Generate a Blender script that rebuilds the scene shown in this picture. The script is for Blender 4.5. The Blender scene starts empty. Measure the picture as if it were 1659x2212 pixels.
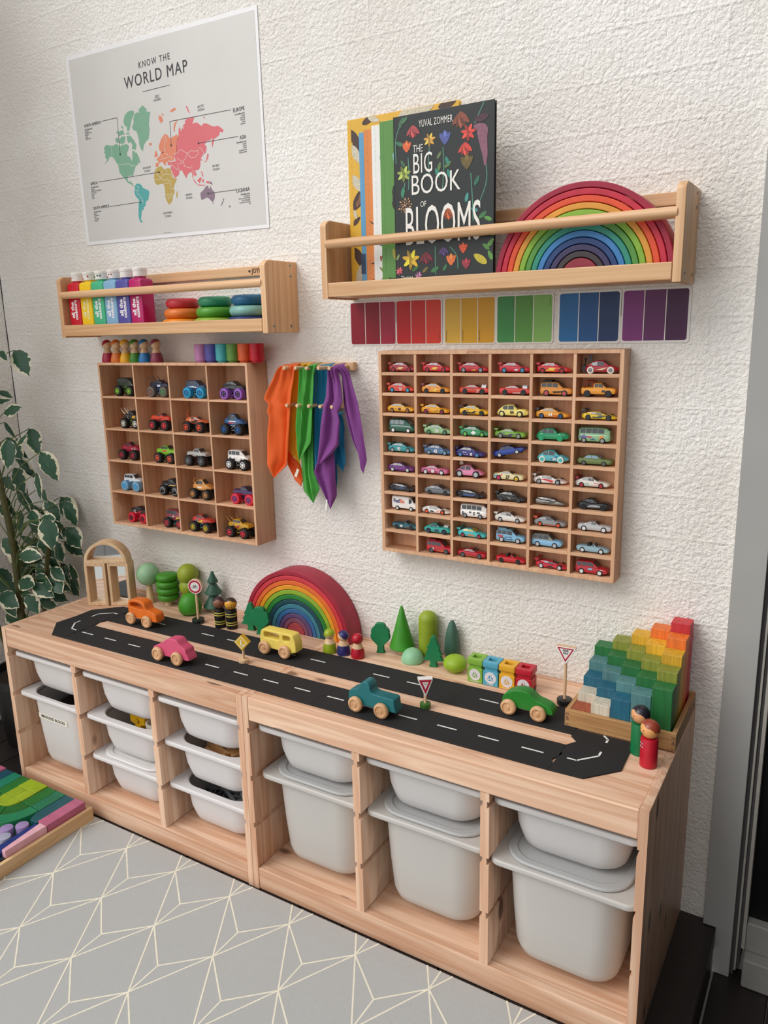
import bpy, math, random
from mathutils import Matrix, Vector
random.seed(7)
D = bpy.data
S = bpy.context.scene
C = S.collection
PI = math.pi
R = math.radians

# ---------------------------------------------------------------- colours and materials
def lin(h):
    h = h.lstrip('#')
    v = [int(h[i:i+2], 16)/255 for i in (0, 2, 4)]
    return tuple((x/12.92 if x <= .04045 else ((x+.055)/1.055)**2.4) for x in v) + (1.0,)

MC = {}
def nodes(m):
    m.use_nodes = True
    return m.node_tree, m.node_tree.nodes['Principled BSDF']

def paint(h, rough=.45, metal=0.0, spec=.5, coat=0.0, var=.06, scale=60):
    """plain coloured finish with a faint uneven tone"""
    k = ('p', h, rough, metal, spec, coat, var, scale)
    if k in MC: return MC[k]
    m = D.materials.new('finish_' + h.strip('#'))
    nt, b = nodes(m)
    b.inputs['Roughness'].default_value = rough
    b.inputs['Metallic'].default_value = metal
    b.inputs['Specular IOR Level'].default_value = spec
    b.inputs['Coat Weight'].default_value = coat
    c = lin(h)
    if var:
        tc = nt.nodes.new('ShaderNodeTexCoord')
        n = nt.nodes.new('ShaderNodeTexNoise'); n.inputs['Scale'].default_value = scale; n.inputs['Detail'].default_value = 3
        r = nt.nodes.new('ShaderNodeValToRGB')
        r.color_ramp.elements[0].position = .3; r.color_ramp.elements[1].position = .7
        r.color_ramp.elements[0].color = tuple(x*(1-var) for x in c[:3]) + (1,)
        r.color_ramp.elements[1].color = tuple(min(1, x*(1+var)) for x in c[:3]) + (1,)
        nt.links.new(tc.outputs['Object'], n.inputs['Vector'])
        nt.links.new(n.outputs['Fac'], r.inputs['Fac'])
        nt.links.new(r.outputs['Color'], b.inputs['Base Color'])
    else:
        b.inputs['Base Color'].default_value = c
    MC[k] = m
    return m

def wood(light, dark, axis='X', rough=.5, cross=26, along=1.3, knots=None, fibre=.25, stain=0.0):
    k = ('w', light, dark, axis, rough, cross, along, knots, fibre, stain)
    if k in MC: return MC[k]
    m = D.materials.new('wood_' + axis.lower())
    nt, b = nodes(m)
    N, L = nt.nodes.new, nt.links.new
    tc = N('ShaderNodeTexCoord'); oi = N('ShaderNodeObjectInfo')
    off = N('ShaderNodeVectorMath'); off.operation = 'SCALE'; off.inputs[0].default_value = (3.1, 2.3, 4.7)
    L(oi.outputs['Random'], off.inputs['Scale'])
    add = N('ShaderNodeVectorMath'); add.operation = 'ADD'
    L(tc.outputs['Object'], add.inputs[0]); L(off.outputs[0], add.inputs[1])
    def mapped(a, c_):
        mp = N('ShaderNodeMapping')
        s = [c_, c_, c_]; s['XYZ'.index(axis)] = a
        mp.inputs['Scale'].default_value = s
        L(add.outputs[0], mp.inputs['Vector']); return mp
    n1 = N('ShaderNodeTexNoise'); n1.inputs['Scale'].default_value = 1; n1.inputs['Detail'].default_value = 2
    n1.inputs['Distortion'].default_value = .35
    L(mapped(along, cross).outputs[0], n1.inputs['Vector'])
    mul = N('ShaderNodeMath'); mul.operation = 'MULTIPLY'; mul.inputs[1].default_value = 9
    L(n1.outputs['Fac'], mul.inputs[0])
    fr = N('ShaderNodeMath'); fr.operation = 'PINGPONG'; fr.inputs[1].default_value = 1
    L(mul.outputs[0], fr.inputs[0])
    n2 = N('ShaderNodeTexNoise'); n2.inputs['Scale'].default_value = 1; n2.inputs['Detail'].default_value = 3
    L(mapped(5, 260).outputs[0], n2.inputs['Vector'])
    n3 = N('ShaderNodeTexNoise'); n3.inputs['Scale'].default_value = 1; n3.inputs['Detail'].default_value = 1
    L(mapped(along*.6, cross*.25).outputs[0], n3.inputs['Vector'])
    mx = N('ShaderNodeMath'); mx.operation = 'MULTIPLY_ADD'; mx.inputs[1].default_value = .42
    L(fr.outputs[0], mx.inputs[0])
    m2 = N('ShaderNodeMath'); m2.operation = 'MULTIPLY_ADD'; m2.inputs[1].default_value = fibre; m2.inputs[2].default_value = -.05
    L(n2.outputs['Fac'], m2.inputs[0]); L(m2.outputs[0], mx.inputs[2])
    m3 = N('ShaderNodeMath'); m3.operation = 'MULTIPLY_ADD'; m3.inputs[1].default_value = .45
    L(n3.outputs['Fac'], m3.inputs[0]); L(mx.outputs[0], m3.inputs[2])
    rp = N('ShaderNodeValToRGB')
    rp.color_ramp.elements[0].position = .12; rp.color_ramp.elements[1].position = .95
    rp.color_ramp.elements[0].color = lin(light); rp.color_ramp.elements[1].color = lin(dark)
    L(m3.outputs[0], rp.inputs['Fac'])
    col = rp.outputs['Color']
    if knots:
        vo = N('ShaderNodeTexVoronoi'); vo.inputs['Scale'].default_value = 1
        L(mapped(4.6, 10.5).outputs[0], vo.inputs['Vector'])
        kr = N('ShaderNodeValToRGB'); kr.color_ramp.elements[0].position = .10; kr.color_ramp.elements[1].position = .15
        kr.color_ramp.elements[0].color = (1, 1, 1, 1); kr.color_ramp.elements[1].color = (0, 0, 0, 1)
        L(vo.outputs['Distance'], kr.inputs['Fac'])
        mix = N('ShaderNodeMix'); mix.data_type = 'RGBA'
        kf = N('ShaderNodeMath'); kf.operation = 'MULTIPLY'; kf.inputs[1].default_value = .8
        L(kr.outputs['Color'], kf.inputs[0]); L(kf.outputs[0], mix.inputs['Factor'])
        L(col, mix.inputs['A']); mix.inputs['B'].default_value = lin(knots)
        col = mix.outputs['Result']
    hv = N('ShaderNodeHueSaturation'); vv = N('ShaderNodeMath'); vv.operation = 'MULTIPLY_ADD'
    vv.inputs[1].default_value = .14; vv.inputs[2].default_value = .93
    L(oi.outputs['Random'], vv.inputs[0]); L(vv.outputs[0], hv.inputs['Value']); L(col, hv.inputs['Color'])
    L(hv.outputs['Color'], b.inputs['Base Color'])
    b.inputs['Roughness'].default_value = rough
    bp = N('ShaderNodeBump'); bp.inputs['Strength'].default_value = .06; bp.inputs['Distance'].default_value = .002
    L(n2.outputs['Fac'], bp.inputs['Height']); L(bp.outputs[0], b.inputs['Normal'])
    MC[k] = m
    return m

def cloth(h):
    k = ('c', h)
    if k in MC: return MC[k]
    m = D.materials.new('silk_' + h.strip('#'))
    nt, b = nodes(m); N, L = nt.nodes.new, nt.links.new
    b.inputs['Base Color'].default_value = lin(h); b.inputs['Roughness'].default_value = .55
    b.inputs['Sheen Weight'].default_value = .25
    tr = N('ShaderNodeBsdfTranslucent'); tr.inputs['Color'].default_value = lin(h)
    ms = N('ShaderNodeMixShader'); ms.inputs[0].default_value = .35
    L(b.outputs[0], ms.inputs[1]); L(tr.outputs[0], ms.inputs[2])
    L(ms.outputs[0], nt.nodes['Material Output'].inputs['Surface'])
    tc = N('ShaderNodeTexCoord'); n = N('ShaderNodeTexNoise'); n.inputs['Scale'].default_value = 70; n.inputs['Detail'].default_value = 5
    bp = N('ShaderNodeBump'); bp.inputs['Strength'].default_value = .25; bp.inputs['Distance'].default_value = .003
    L(tc.outputs['Object'], n.inputs['Vector']); L(n.outputs['Fac'], bp.inputs['Height']); L(bp.outputs[0], b.inputs['Normal'])
    MC[k] = m
    return m

def plastic(h, rough=.38, trans=0):
    k = ('pl', h, rough, trans)
    if k in MC: return MC[k]
    m = D.materials.new('plastic_' + h.strip('#'))
    nt, b = nodes(m)
    b.inputs['Base Color'].default_value = lin(h); b.inputs['Roughness'].default_value = rough
    b.inputs['Subsurface Weight'].default_value = .12
    b.inputs['Subsurface Radius'].default_value = (.01, .01, .01)
    tc = nt.nodes.new('ShaderNodeTexCoord'); n = nt.nodes.new('ShaderNodeTexNoise'); n.inputs['Scale'].default_value = 900
    bp = nt.nodes.new('ShaderNodeBump'); bp.inputs['Strength'].default_value = .05; bp.inputs['Distance'].default_value = .001
    nt.links.new(tc.outputs['Object'], n.inputs['Vector']); nt.links.new(n.outputs['Fac'], bp.inputs['Height']); nt.links.new(bp.outputs[0], b.inputs['Normal'])
    MC[k] = m
    return m

def clear_film():
    if 'film' in MC: return MC['film']
    m = D.materials.new('clear_film')
    nt, b = nodes(m); N, L = nt.nodes.new, nt.links.new
    tr = N('ShaderNodeBsdfTransparent'); gl = N('ShaderNodeBsdfGlossy'); gl.inputs['Roughness'].default_value = .12
    fr = N('ShaderNodeFresnel'); fr.inputs['IOR'].default_value = 1.09
    tc = N('ShaderNodeTexCoord'); n = N('ShaderNodeTexNoise'); n.inputs['Scale'].default_value = 40; n.inputs['Detail'].default_value = 4; n.inputs['Distortion'].default_value = 1.5
    bp = N('ShaderNodeBump'); bp.inputs['Strength'].default_value = .5; bp.inputs['Distance'].default_value = .004
    L(tc.outputs['Object'], n.inputs['Vector']); L(n.outputs['Fac'], bp.inputs['Height']); L(bp.outputs[0], gl.inputs['Normal']); L(bp.outputs[0], fr.inputs['Normal'])
    mx = N('ShaderNodeMixShader'); L(fr.outputs[0], mx.inputs[0]); L(tr.outputs[0], mx.inputs[1]); L(gl.outputs[0], mx.inputs[2])
    L(mx.outputs[0], nt.nodes['Material Output'].inputs['Surface'])
    MC['film'] = m
    return m

# ---------------------------------------------------------------- mesh builder
class MB:
    def __init__(s): s.v = []; s.f = []; s.mi = []
    def face(s, pts, mi=0):
        i = len(s.v); s.v += [tuple(p) for p in pts]; s.f.append(tuple(range(i, i+len(pts)))); s.mi.append(mi)
    def box(s, x0, x1, y0, y1, z0, z1, mi=0, M=None):
        i = len(s.v)
        P = [(x, y, z) for x in (x0, x1) for y in (y0, y1) for z in (z0, z1)]
        if M: P = [tuple(M @ Vector(p)) for p in P]
        s.v += P
        for q in ((0, 1, 3, 2), (4, 6, 7, 5), (0, 4, 5, 1), (2, 3, 7, 6), (0, 2, 6, 4), (1, 5, 7, 3)):
            s.f.append(tuple(i+a for a in q)); s.mi.append(mi)
        return s
    def rings(s, rings, closed=True, cap0=True, cap1=True, mi=0):
        """rings: equal-length lists of points, joined in order"""
        i = len(s.v); n = len(rings[0])
        for r in rings: s.v += [tuple(p) for p in r]
        for a in range(len(rings)-1):
            for b in range(n if closed else n-1):
                c = (b+1) % n
                s.f.append((i+a*n+b, i+a*n+c, i+(a+1)*n+c, i+(a+1)*n+b)); s.mi.append(mi)
        if cap0: s.f.append(tuple(i+b for b in range(n))[::-1]); s.mi.append(mi)
        if cap1: s.f.append(tuple(i+(len(rings)-1)*n+b for b in range(n))); s.mi.append(mi)
        return s
    def lathe(s, prof, n=28, c=(0, 0, 0), M=None, mi=0, sx=1, sy=1):
        rs = []
        for r, z in prof:
            r = max(r, 1e-5)
            ring = [Vector((c[0]+sx*r*math.cos(2*PI*k/n), c[1]+sy*r*math.sin(2*PI*k/n), c[2]+z)) for k in range(n)]
            if M: ring = [M @ p for p in ring]
            rs.append(ring)
        return s.rings(rs, mi=mi)
    def cyl(s, c, r, h, axis='Z', n=24, mi=0, bev=0):
        M = {'Z': Matrix(), 'X': Matrix.Rotation(R(90), 4, 'Y'), 'Y': Matrix.Rotation(R(-90), 4, 'X')}[axis]
        M = Matrix.Translation(c) @ M
        p = [(r, 0), (r, h)] if not bev else [(r-bev, 0), (r-bev*.3, bev*.3), (r, bev), (r, h-bev), (r-bev*.3, h-bev*.3), (r-bev, h)]
        return s.lathe(p, n, M=M, mi=mi)
    def ball(s, c, r, n=20, mi=0, sz=1):
        return s.lathe([(r*math.sin(PI*k/14), -r*sz*math.cos(PI*k/14)) for k in range(15)], n, c, mi=mi)
    def tube(s, pts, r, n=8, mi=0):
        pts = [Vector(p) for p in pts]; rs = []
        for i, p in enumerate(pts):
            t = (pts[min(i+1, len(pts)-1)] - pts[max(i-1, 0)]).normalized()
            u = t.cross(Vector((.123, .3, .95))).normalized(); w = t.cross(u)
            rr = r[i] if isinstance(r, (list, tuple)) else r
            rs.append([p + rr*(math.cos(2*PI*k/n)*u + math.sin(2*PI*k/n)*w) for k in range(n)])
        return s.rings(rs, mi=mi)
    def mesh(s, name, mats, smooth=None):
        me = D.meshes.new(name); me.from_pydata(s.v, [], s.f)
        for m in (mats if isinstance(mats, (list, tuple)) else [mats]): me.materials.append(m)
        me.polygons.foreach_set('material_index', s.mi)
        if smooth is not None: shade(me, smooth)
        me.update(); return me

def shade(me, ang=35):
    me.polygons.foreach_set('use_smooth', [True]*len(me.polygons))
    me.set_sharp_from_angle(angle=R(ang))

def link(name, me, parent=None, loc=None, bevel=0, seg=2):
    o = D.objects.new(name, me); C.objects.link(o)
    if parent: o.parent = parent
    if loc: o.location = loc
    if bevel:
        b = o.modifiers.new('soft_edges', 'BEVEL'); b.width = bevel; b.segments = seg; b.limit_method = 'ANGLE'; b.angle_limit = R(40)
        b.harden_normals = False
    return o

def obj(name, mb, mat, parent=None, bevel=0, smooth=None, loc=None, seg=2):
    return link(name, mb.mesh(name, mat, smooth), parent, loc, bevel, seg)

def tag(o, label, cat, group=None):
    o['label'] = label; o['category'] = cat
    if group: o['group'] = group
    return o

def thing(name, label, cat, loc=(0, 0, 0), rz=0, group=None):
    o = D.objects.new(name, None); C.objects.link(o); o.empty_display_size = .02
    o.location = loc; o.rotation_euler = (0, 0, rz)
    return tag(o, label, cat, group)

def struct(name, mb, mat, bevel=0, parent=None, smooth=None):
    o = obj(name, mb, mat, parent, bevel, smooth); o['kind'] = 'structure'; return o

UP = Matrix.Rotation(R(90), 4, 'X')          # flat outline (x, y) stands up facing the room (x, z)
def outline(loops, depth, mat, bevel=0, M=UP, smooth=30, res=2):
    """flat outline(s) given thickness, holes allowed, edges rounded -> mesh"""
    cu = D.curves.new('outline', 'CURVE'); cu.dimensions = '2D'; cu.fill_mode = 'BOTH'
    cu.extrude = max(depth/2-bevel, 0); cu.bevel_depth = bevel; cu.bevel_resolution = res; cu.offset = -bevel
    for lp in loops:
        sp = cu.splines.new('POLY'); sp.points.add(len(lp)-1); sp.use_cyclic_u = True
        for p, q in zip(sp.points, lp): p.co = (q[0], q[1], 0, 1)
    o = D.objects.new('outline', cu)
    me = D.meshes.new_from_object(o)
    D.objects.remove(o); D.curves.remove(cu)
    me.transform(M); me.materials.clear(); me.materials.append(mat)
    if smooth: shade(me, smooth)
    return me

def text(name, body, size, mat, parent, M, align='CENTER', sx=1.0, space=1.0, depth=.0002, off=0.0, line=1.0):
    cu = D.curves.new('words', 'FONT'); cu.body = body; cu.size = size; cu.align_x = align; cu.align_y = 'CENTER'
    cu.extrude = depth; cu.space_character = space; cu.offset = off; cu.resolution_u = 3; cu.space_line = line
    o = D.objects.new('words', cu)
    me = D.meshes.new_from_object(o)
    D.objects.remove(o); D.curves.remove(cu)
    me.transform(M @ Matrix.Diagonal((sx, 1, 1, 1))); me.materials.clear(); me.materials.append(mat)
    return link(name, me, parent)

def spline(pts, k=5, closed=True):
    """rounded outline through points"""
    n = len(pts); out = []
    rng = range(n) if closed else range(n-1)
    for i in rng:
        g = (lambda j: pts[j % n]) if closed else (lambda j: pts[max(0, min(n-1, j))])
        p0, p1, p2, p3 = g(i-1), g(i), g(i+1), g(i+2)
        for t in range(k):
            t /= k
            out.append(tuple(.5*((2*b)+(-a+c)*t+(2*a-5*b+4*c-d)*t*t+(-a+3*b-3*c+d)*t**3) for a, b, c, d in zip(p0, p1, p2, p3)))
    if not closed: out.append(tuple(pts[-1]))
    return out

def rrect(x0, x1, y0, y1, r, n=6):
    P = []
    for cx, cy, a in ((x1-r, y1-r, 0), (x0+r, y1-r, 90), (x0+r, y0+r, 180), (x1-r, y0+r, 270)):
        P += [(cx+r*math.cos(R(a+90*k/n)), cy+r*math.sin(R(a+90*k/n))) for k in range(n+1)]
    return P

def circle(cx, cy, r, n=28): return [(cx+r*math.cos(2*PI*k/n), cy+r*math.sin(2*PI*k/n)) for k in range(n)]
def T(x, y, z): return Matrix.Translation((x, y, z))
ORD = ['first', 'second', 'third', 'fourth', 'fifth', 'sixth', 'seventh', 'eighth', 'ninth', 'tenth']

# shared finishes
PINE = dict(light='#f1d0b4', dark='#c48c68', knots='#5e3c30')
pine = lambda ax: wood(PINE['light'], PINE['dark'], ax, .42, 24, 1.2, PINE['knots'])
shelfwood = lambda ax: wood('#ebc399', '#c8925f', ax, .42, 34, .9)
casewood = lambda ax: wood('#e8bd98', '#c99570', ax, .5, 32, 1.2)
caseback = lambda: wood('#e0b28c', '#c4906c', 'Z', .6, 34, 1.5)
beech = lambda ax='Z': wood('#e8c8a2', '#cfa57a', ax, .5, 60, 4)
oak = lambda ax: wood('#c79a66', '#8f6238', ax, .55, 70, 3)
WHITE = paint('#f2f0ec', .5)
BLACK = paint('#17171a', .45)
# outlines measured in millimetres on the wall (x, z); book cover in tenths of a millimetre
LAND={
'north_america':[[(-801,1894),(-791,1902),(-770,1897),(-759,1896),(-750,1899),(-741,1896),(-732,1889),(-722,1894),(-715,1890),(-712,1894),(-699,1891),(-695,1885),(-699,1876),(-706,1869),(-706,1862),(-694,1856),(-690,1847),(-687,1846),(-684,1856),(-684,1864),(-682,1872),(-674,1871),(-671,1865),(-667,1866),(-657,1850),(-656,1842),(-653,1836),(-661,1837),(-668,1841),(-663,1836),(-667,1831),(-673,1832),(-681,1820),(-688,1809),(-688,1800),(-692,1807),(-706,1807),(-711,1806),(-713,1799),(-711,1793),(-703,1791),(-698,1795),(-701,1789),(-691,1785),(-694,1781),(-685,1776),(-690,1776),(-699,1783),(-714,1790),(-720,1797),(-727,1804),(-736,1812),(-745,1822),(-745,1834),(-748,1843),(-754,1850),(-763,1863),(-774,1868),(-782,1867),(-787,1859),(-805,1850),(-791,1861),(-800,1870),(-795,1877),(-803,1881),(-798,1886)],[(-700,1905),(-701,1914),(-686,1913),(-673,1900),(-663,1884),(-669,1872),(-676,1876),(-684,1876),(-680,1887),(-686,1896),(-697,1894)],[(-746,1916),(-736,1913),(-734,1902),(-742,1900),(-749,1907)],[(-732,1908),(-722,1915),(-706,1914),(-710,1899),(-719,1895),(-732,1898)],[(-743,1927),(-737,1934),(-734,1925)],[(-735,1918),(-730,1930),(-714,1932),(-708,1919),(-721,1919)],[(-721,1944),(-713,1941),(-711,1934),(-718,1937)],[(-701,1968),(-687,1976),(-672,1977),(-662,1973),(-664,1964),(-673,1956),(-678,1947),(-682,1937),(-688,1926),(-697,1926),(-696,1937),(-706,1943),(-708,1955)],[(-700,1923),(-688,1921),(-688,1917),(-701,1918)],[(-625,1983),(-610,1970),(-615,1966),(-600,1963),(-598,1959),(-603,1949),(-607,1931),(-606,1918),(-613,1894),(-625,1889),(-634,1881),(-640,1865),(-648,1874),(-652,1885),(-652,1897),(-654,1907),(-659,1921),(-670,1925),(-676,1933),(-670,1940),(-666,1947),(-668,1952),(-661,1965),(-651,1969),(-641,1966),(-643,1975)]],
'south_america':[[(-683,1778),(-674,1783),(-659,1778),(-652,1769),(-636,1762),(-628,1756),(-632,1743),(-636,1734),(-645,1731),(-648,1720),(-656,1717),(-657,1710),(-665,1708),(-669,1693),(-672,1685),(-666,1678),(-673,1676),(-679,1686),(-680,1696),(-677,1721),(-674,1739),(-684,1748),(-689,1762),(-685,1771)]],
'africa':[[(-593,1813),(-573,1818),(-564,1810),(-557,1807),(-552,1810),(-537,1807),(-534,1795),(-527,1781),(-515,1778),(-524,1767),(-530,1756),(-528,1745),(-537,1733),(-539,1724),(-551,1715),(-557,1718),(-565,1736),(-564,1757),(-569,1770),(-581,1772),(-594,1771),(-602,1779),(-604,1792),(-600,1803)],[(-522,1740),(-515,1748),(-518,1731),(-522,1728)]],
'europe':[[(-595,1818),(-592,1829),(-579,1827),(-588,1838),(-574,1845),(-569,1852),(-553,1855),(-550,1866),(-560,1852),(-565,1851),(-575,1861),(-575,1872),(-563,1888),(-548,1899),(-538,1894),(-530,1884),(-518,1887),(-501,1891),(-498,1881),(-505,1875),(-506,1860),(-508,1842),(-520,1842),(-519,1828),(-534,1826),(-544,1831),(-541,1826),(-554,1825),(-552,1816),(-560,1820),(-567,1830),(-579,1826),(-586,1817)],[(-592,1856),(-587,1861),(-581,1847),(-590,1843),(-596,1845)],[(-613,1883),(-603,1883),(-602,1877),(-611,1876)],[(-566,1948),(-556,1945),(-550,1933),(-560,1927),(-567,1939)],[(-557,1952),(-547,1949),(-548,1944)],[(-523,1953),(-507,1958),(-499,1958),(-501,1952),(-516,1949)],[(-512,1900),(-514,1906),(-509,1920),(-494,1927),(-503,1917),(-509,1905),(-508,1899)]],
'asia':[[(-497,1885),(-494,1903),(-489,1908),(-486,1896),(-480,1905),(-475,1900),(-477,1910),(-468,1914),(-469,1920),(-459,1925),(-445,1925),(-434,1924),(-437,1917),(-443,1909),(-428,1911),(-420,1907),(-410,1899),(-402,1904),(-391,1903),(-381,1898),(-371,1893),(-359,1891),(-351,1892),(-341,1885),(-332,1879),(-336,1873),(-346,1876),(-348,1868),(-361,1863),(-367,1862),(-368,1857),(-375,1841),(-377,1851),(-372,1865),(-383,1860),(-396,1859),(-402,1852),(-396,1846),(-400,1832),(-412,1826),(-421,1819),(-412,1813),(-422,1815),(-423,1802),(-429,1793),(-440,1791),(-446,1793),(-439,1781),(-445,1776),(-451,1783),(-453,1774),(-446,1764),(-456,1776),(-456,1787),(-462,1790),(-474,1784),(-479,1775),(-487,1787),(-493,1797),(-502,1798),(-507,1787),(-522,1781),(-528,1790),(-536,1809),(-532,1815),(-547,1818),(-544,1826),(-528,1823),(-520,1825),(-514,1822),(-516,1832),(-521,1840),(-509,1842),(-505,1875)],[(-410,1808),(-401,1812),(-395,1828),(-390,1827),(-393,1817),(-401,1809)],[(-455,1770),(-448,1766),(-439,1755),(-409,1751),(-415,1749),(-436,1752),(-446,1759)],[(-439,1765),(-426,1773),(-422,1769),(-430,1757)],[(-423,1765),(-413,1766),(-417,1756)],[(-406,1760),(-395,1759),(-397,1751),(-406,1756)],[(-423,1787),(-418,1785),(-415,1771),(-419,1774),(-421,1781)],[(-462,1956),(-457,1956),(-447,1934),(-454,1941)],[(-401,1921),(-394,1919),(-398,1915)]],
'oceania':[[(-430,1732),(-419,1738),(-408,1747),(-400,1747),(-399,1742),(-394,1740),(-392,1747),(-387,1737),(-378,1727),(-380,1712),(-388,1705),(-397,1712),(-407,1718),(-427,1714),(-430,1723)],[(-394,1758),(-387,1756),(-383,1748),(-394,1752)],[(-389,1704),(-384,1703),(-386,1699)],[(-351,1712),(-345,1707),(-349,1702),(-355,1693),(-359,1692),(-353,1702),(-349,1705)],[(-329,1690),(-324,1690),(-326,1685),(-330,1685)]],
}
LEADS= [[(-800, 1967), (-733, 1967), (-734, 1869)], [(-841, 1805), (-582, 1803)], [(-800, 1732), (-667, 1732)], [(-302, 1923), (-525, 1927), (-527, 1866)], [(-282, 1856), (-424, 1858)], [(-301, 1727), (-402, 1728)], [(-620, 2017), (-516, 2017)]]
SCARF={
'orange':[(0.362,[(-114,1271),(-130,1256),(-161,1210),(-176,1182),(-161,1169),(-167,1150),(-162,1132),(-172,1085),(-187,1002),(-167,966)],[(-62,1275),(-69,1256),(-83,1208),(-90,1169),(-95,1129),(-100,1089),(-105,1048),(-110,1018),(-112,1007),(-167,966)]),(0.386,[(-124,1165),(-128,1085),(-132,1002),(-109,962),(-89,946)],[(-107,1166),(-114,1085),(-118,1024),(-96,1007),(-85,985)])],
'yellow':[(0.384,[(-87,1274),(-100,1249),(-112,1194),(-123,1105),(-125,1042),(-94,1009)],[(-35,1276),(-58,1253),(-70,1187),(-79,1107),(-85,1047),(-93,1008)])],
'green':[(0.36,[(-44,1266),(-57,1256),(-64,1218),(-80,1130),(-83,1100),(-81,1050),(-77,1022)],[(6,1277),(-10,1247),(-17,1190),(-24,1112),(-31,1073),(-49,1052),(-75,1021)]),(0.383,[(-65,1167),(-85,1067),(-85,1006),(-85,934),(-53,904)],[(-35,1168),(-43,1069),(-47,988),(-31,943),(-52,903)])],
'blue':[(0.388,[(-28,1266),(-35,1236),(-46,1167),(-51,1098),(-59,978),(-17,929)],[(23,1274),(12,1227),(4,1169),(2,1110),(1,983),(-7,929)]),(0.404,[(-13,1147),(-4,1069),(10,1019),(33,993)],[(42,1149),(49,1111),(44,1016),(34,992)]),(0.4,[(-11,1128),(-11,1029),(-7,948),(10,925)],[(18,1129),(18,1030),(17,970),(11,924)])],
'purple':[(0.356,[(39,1268),(33,1248),(23,1191),(13,1172),(1,1114),(-5,1065),(-11,1025),(-10,1015)],[(64,1270),(73,1211),(76,1178),(61,1155),(68,1132),(60,1071),(40,1052),(-4,1018)]),(0.375,[(-4,1092),(-17,1032),(-31,993),(-5,932),(8,895)],[(29,1094),(26,1035),(26,975),(28,931),(9,894)]),(0.366,[(39,1270),(65,1247),(69,1173),(81,1126),(93,1083),(107,1051),(113,1013),(122,1001)],[(73,1275),(90,1259),(112,1183),(119,1137),(125,1094),(130,1062),(134,1033),(122,1000)])],
}
BORDERS= [[(-594,1801),(-578,1787),(-563,1796),(-553,1793)],[(-572,1807),(-569,1797)],[(-550,1808),(-552,1794),(-539,1792),(-531,1782)],[(-605,1787),(-587,1783),(-578,1786),(-565,1779),(-551,1781),(-537,1772)],[(-566,1772),(-547,1771),(-539,1765),(-541,1753),(-529,1755)],[(-566,1743),(-546,1739),(-536,1743)],[(-554,1740),(-555,1728),(-540,1737)],[(-685,1766),(-675,1763),(-678,1754),(-670,1752),(-658,1737),(-654,1725)],[(-677,1775),(-668,1773),(-671,1765),(-677,1762)],[(-673,1734),(-660,1734)],[(-767,1896),(-770,1866)],[(-746,1842),(-702,1840),(-692,1832),(-677,1833)],[(-553,1889),(-552,1874),(-556,1863)],[(-547,1895),(-542,1876)],[(-568,1846),(-560,1835),(-544,1837),(-532,1839),(-528,1828)],[(-575,1835),(-564,1836)],[(-554,1848),(-540,1844)],[(-520,1842),(-503,1845),(-494,1852),(-468,1838),(-478,1825),(-489,1819),(-508,1831)],[(-468,1838),(-454,1843),(-441,1840),(-427,1840),(-428,1832),(-442,1824),(-456,1826),(-468,1838)],[(-426,1846),(-418,1846),(-407,1831),(-415,1823)],[(-532,1817),(-516,1805),(-506,1800)],[(-509,1818),(-503,1798)],[(-501,1815),(-484,1817),(-482,1807),(-459,1799),(-453,1804)],[(-454,1794),(-447,1782)]]
COVER_FLOWERS= [('bell',510,3265,192,'#b5494d'),('tulip',350,2895,176,'#e0673a'),('star',910,3015,144,'#e0a94a'),('tulip',1280,2945,208,'#56609f'),('bell',1650,3345,240,'#8a4a36'),('star',1820,3035,176,'#d8473c'),('bell',1750,2765,192,'#d8473c'),('tulip',1790,2405,224,'#6b5a2c'),('star',270,2405,176,'#9fb053'),('puff',300,1745,176,'#b98a62'),('star',420,605,224,'#e3b62f'),('bell',810,645,198,'#7a2230'),('bell',1240,745,144,'#5b3f7a'),('tulip',1710,715,160,'#e2582f'),('tulip',1420,485,185,'#e2753a'),('tulip',1780,385,166,'#9b3540'),('star',120,375,96,'#d8606a'),('star',610,245,96,'#b77aa0'),('bell',1360,1525,192,'#b5562f'),('leaf',2110,515,240,'#c9b83a'),('leaf',2280,1315,128,'#5f9a4a'),('leaf',2360,1015,128,'#5f9a4a'),('leaf',2340,825,144,'#6fa552'),('leaf',2240,755,128,'#5f9a4a'),('leaf',2340,575,144,'#5f9a4a'),('leaf',2160,1395,144,'#3f7a4a'),('leaf',1140,2685,112,'#5f7a4a'),('leaf',1350,2475,128,'#5f7a4a'),('leaf',1140,2455,128,'#5f7a4a'),('leaf',1100,2335,144,'#2f8a76'),('leaf',1380,2285,144,'#2f8a76'),('leaf',1330,2555,121,'#2f8a76'),('leaf',210,3435,144,'#3f6a4a'),('leaf',300,3485,128,'#4a7a52'),('leaf',170,3025,128,'#3f7a5a'),('leaf',240,2035,144,'#3f8a6a'),('leaf',2020,2085,144,'#2f6a56'),('leaf',1790,1775,128,'#4a9a92'),('leaf',1970,1515,115,'#4a9a92'),('leaf',250,2615,121,'#3f6a4a'),('leaf',530,405,128,'#3f6a3a'),('leaf',1020,355,144,'#3a7a4a'),('leaf',1270,385,108,'#3a7a4a'),('leaf',90,675,96,'#8a9a5a'),('leaf',780,365,115,'#7a6a3a')]
COVER_STEMS= [[(910,2895),(880,2585),(900,2335)],[(1230,2835),(1250,2445),(1210,1955)],[(380,2725),(400,2395),(380,2065)],[(290,2225),(240,1905)],[(1880,2245),(1920,1735),(1940,1295)],[(80,2635),(80,3135),(270,3545)],[(2210,2515),(2240,2065),(2080,1645)],[(1030,845),(1040,245)],[(1390,815),(1560,605),(1580,345)],[(2170,3565),(1960,3185)]]
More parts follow.
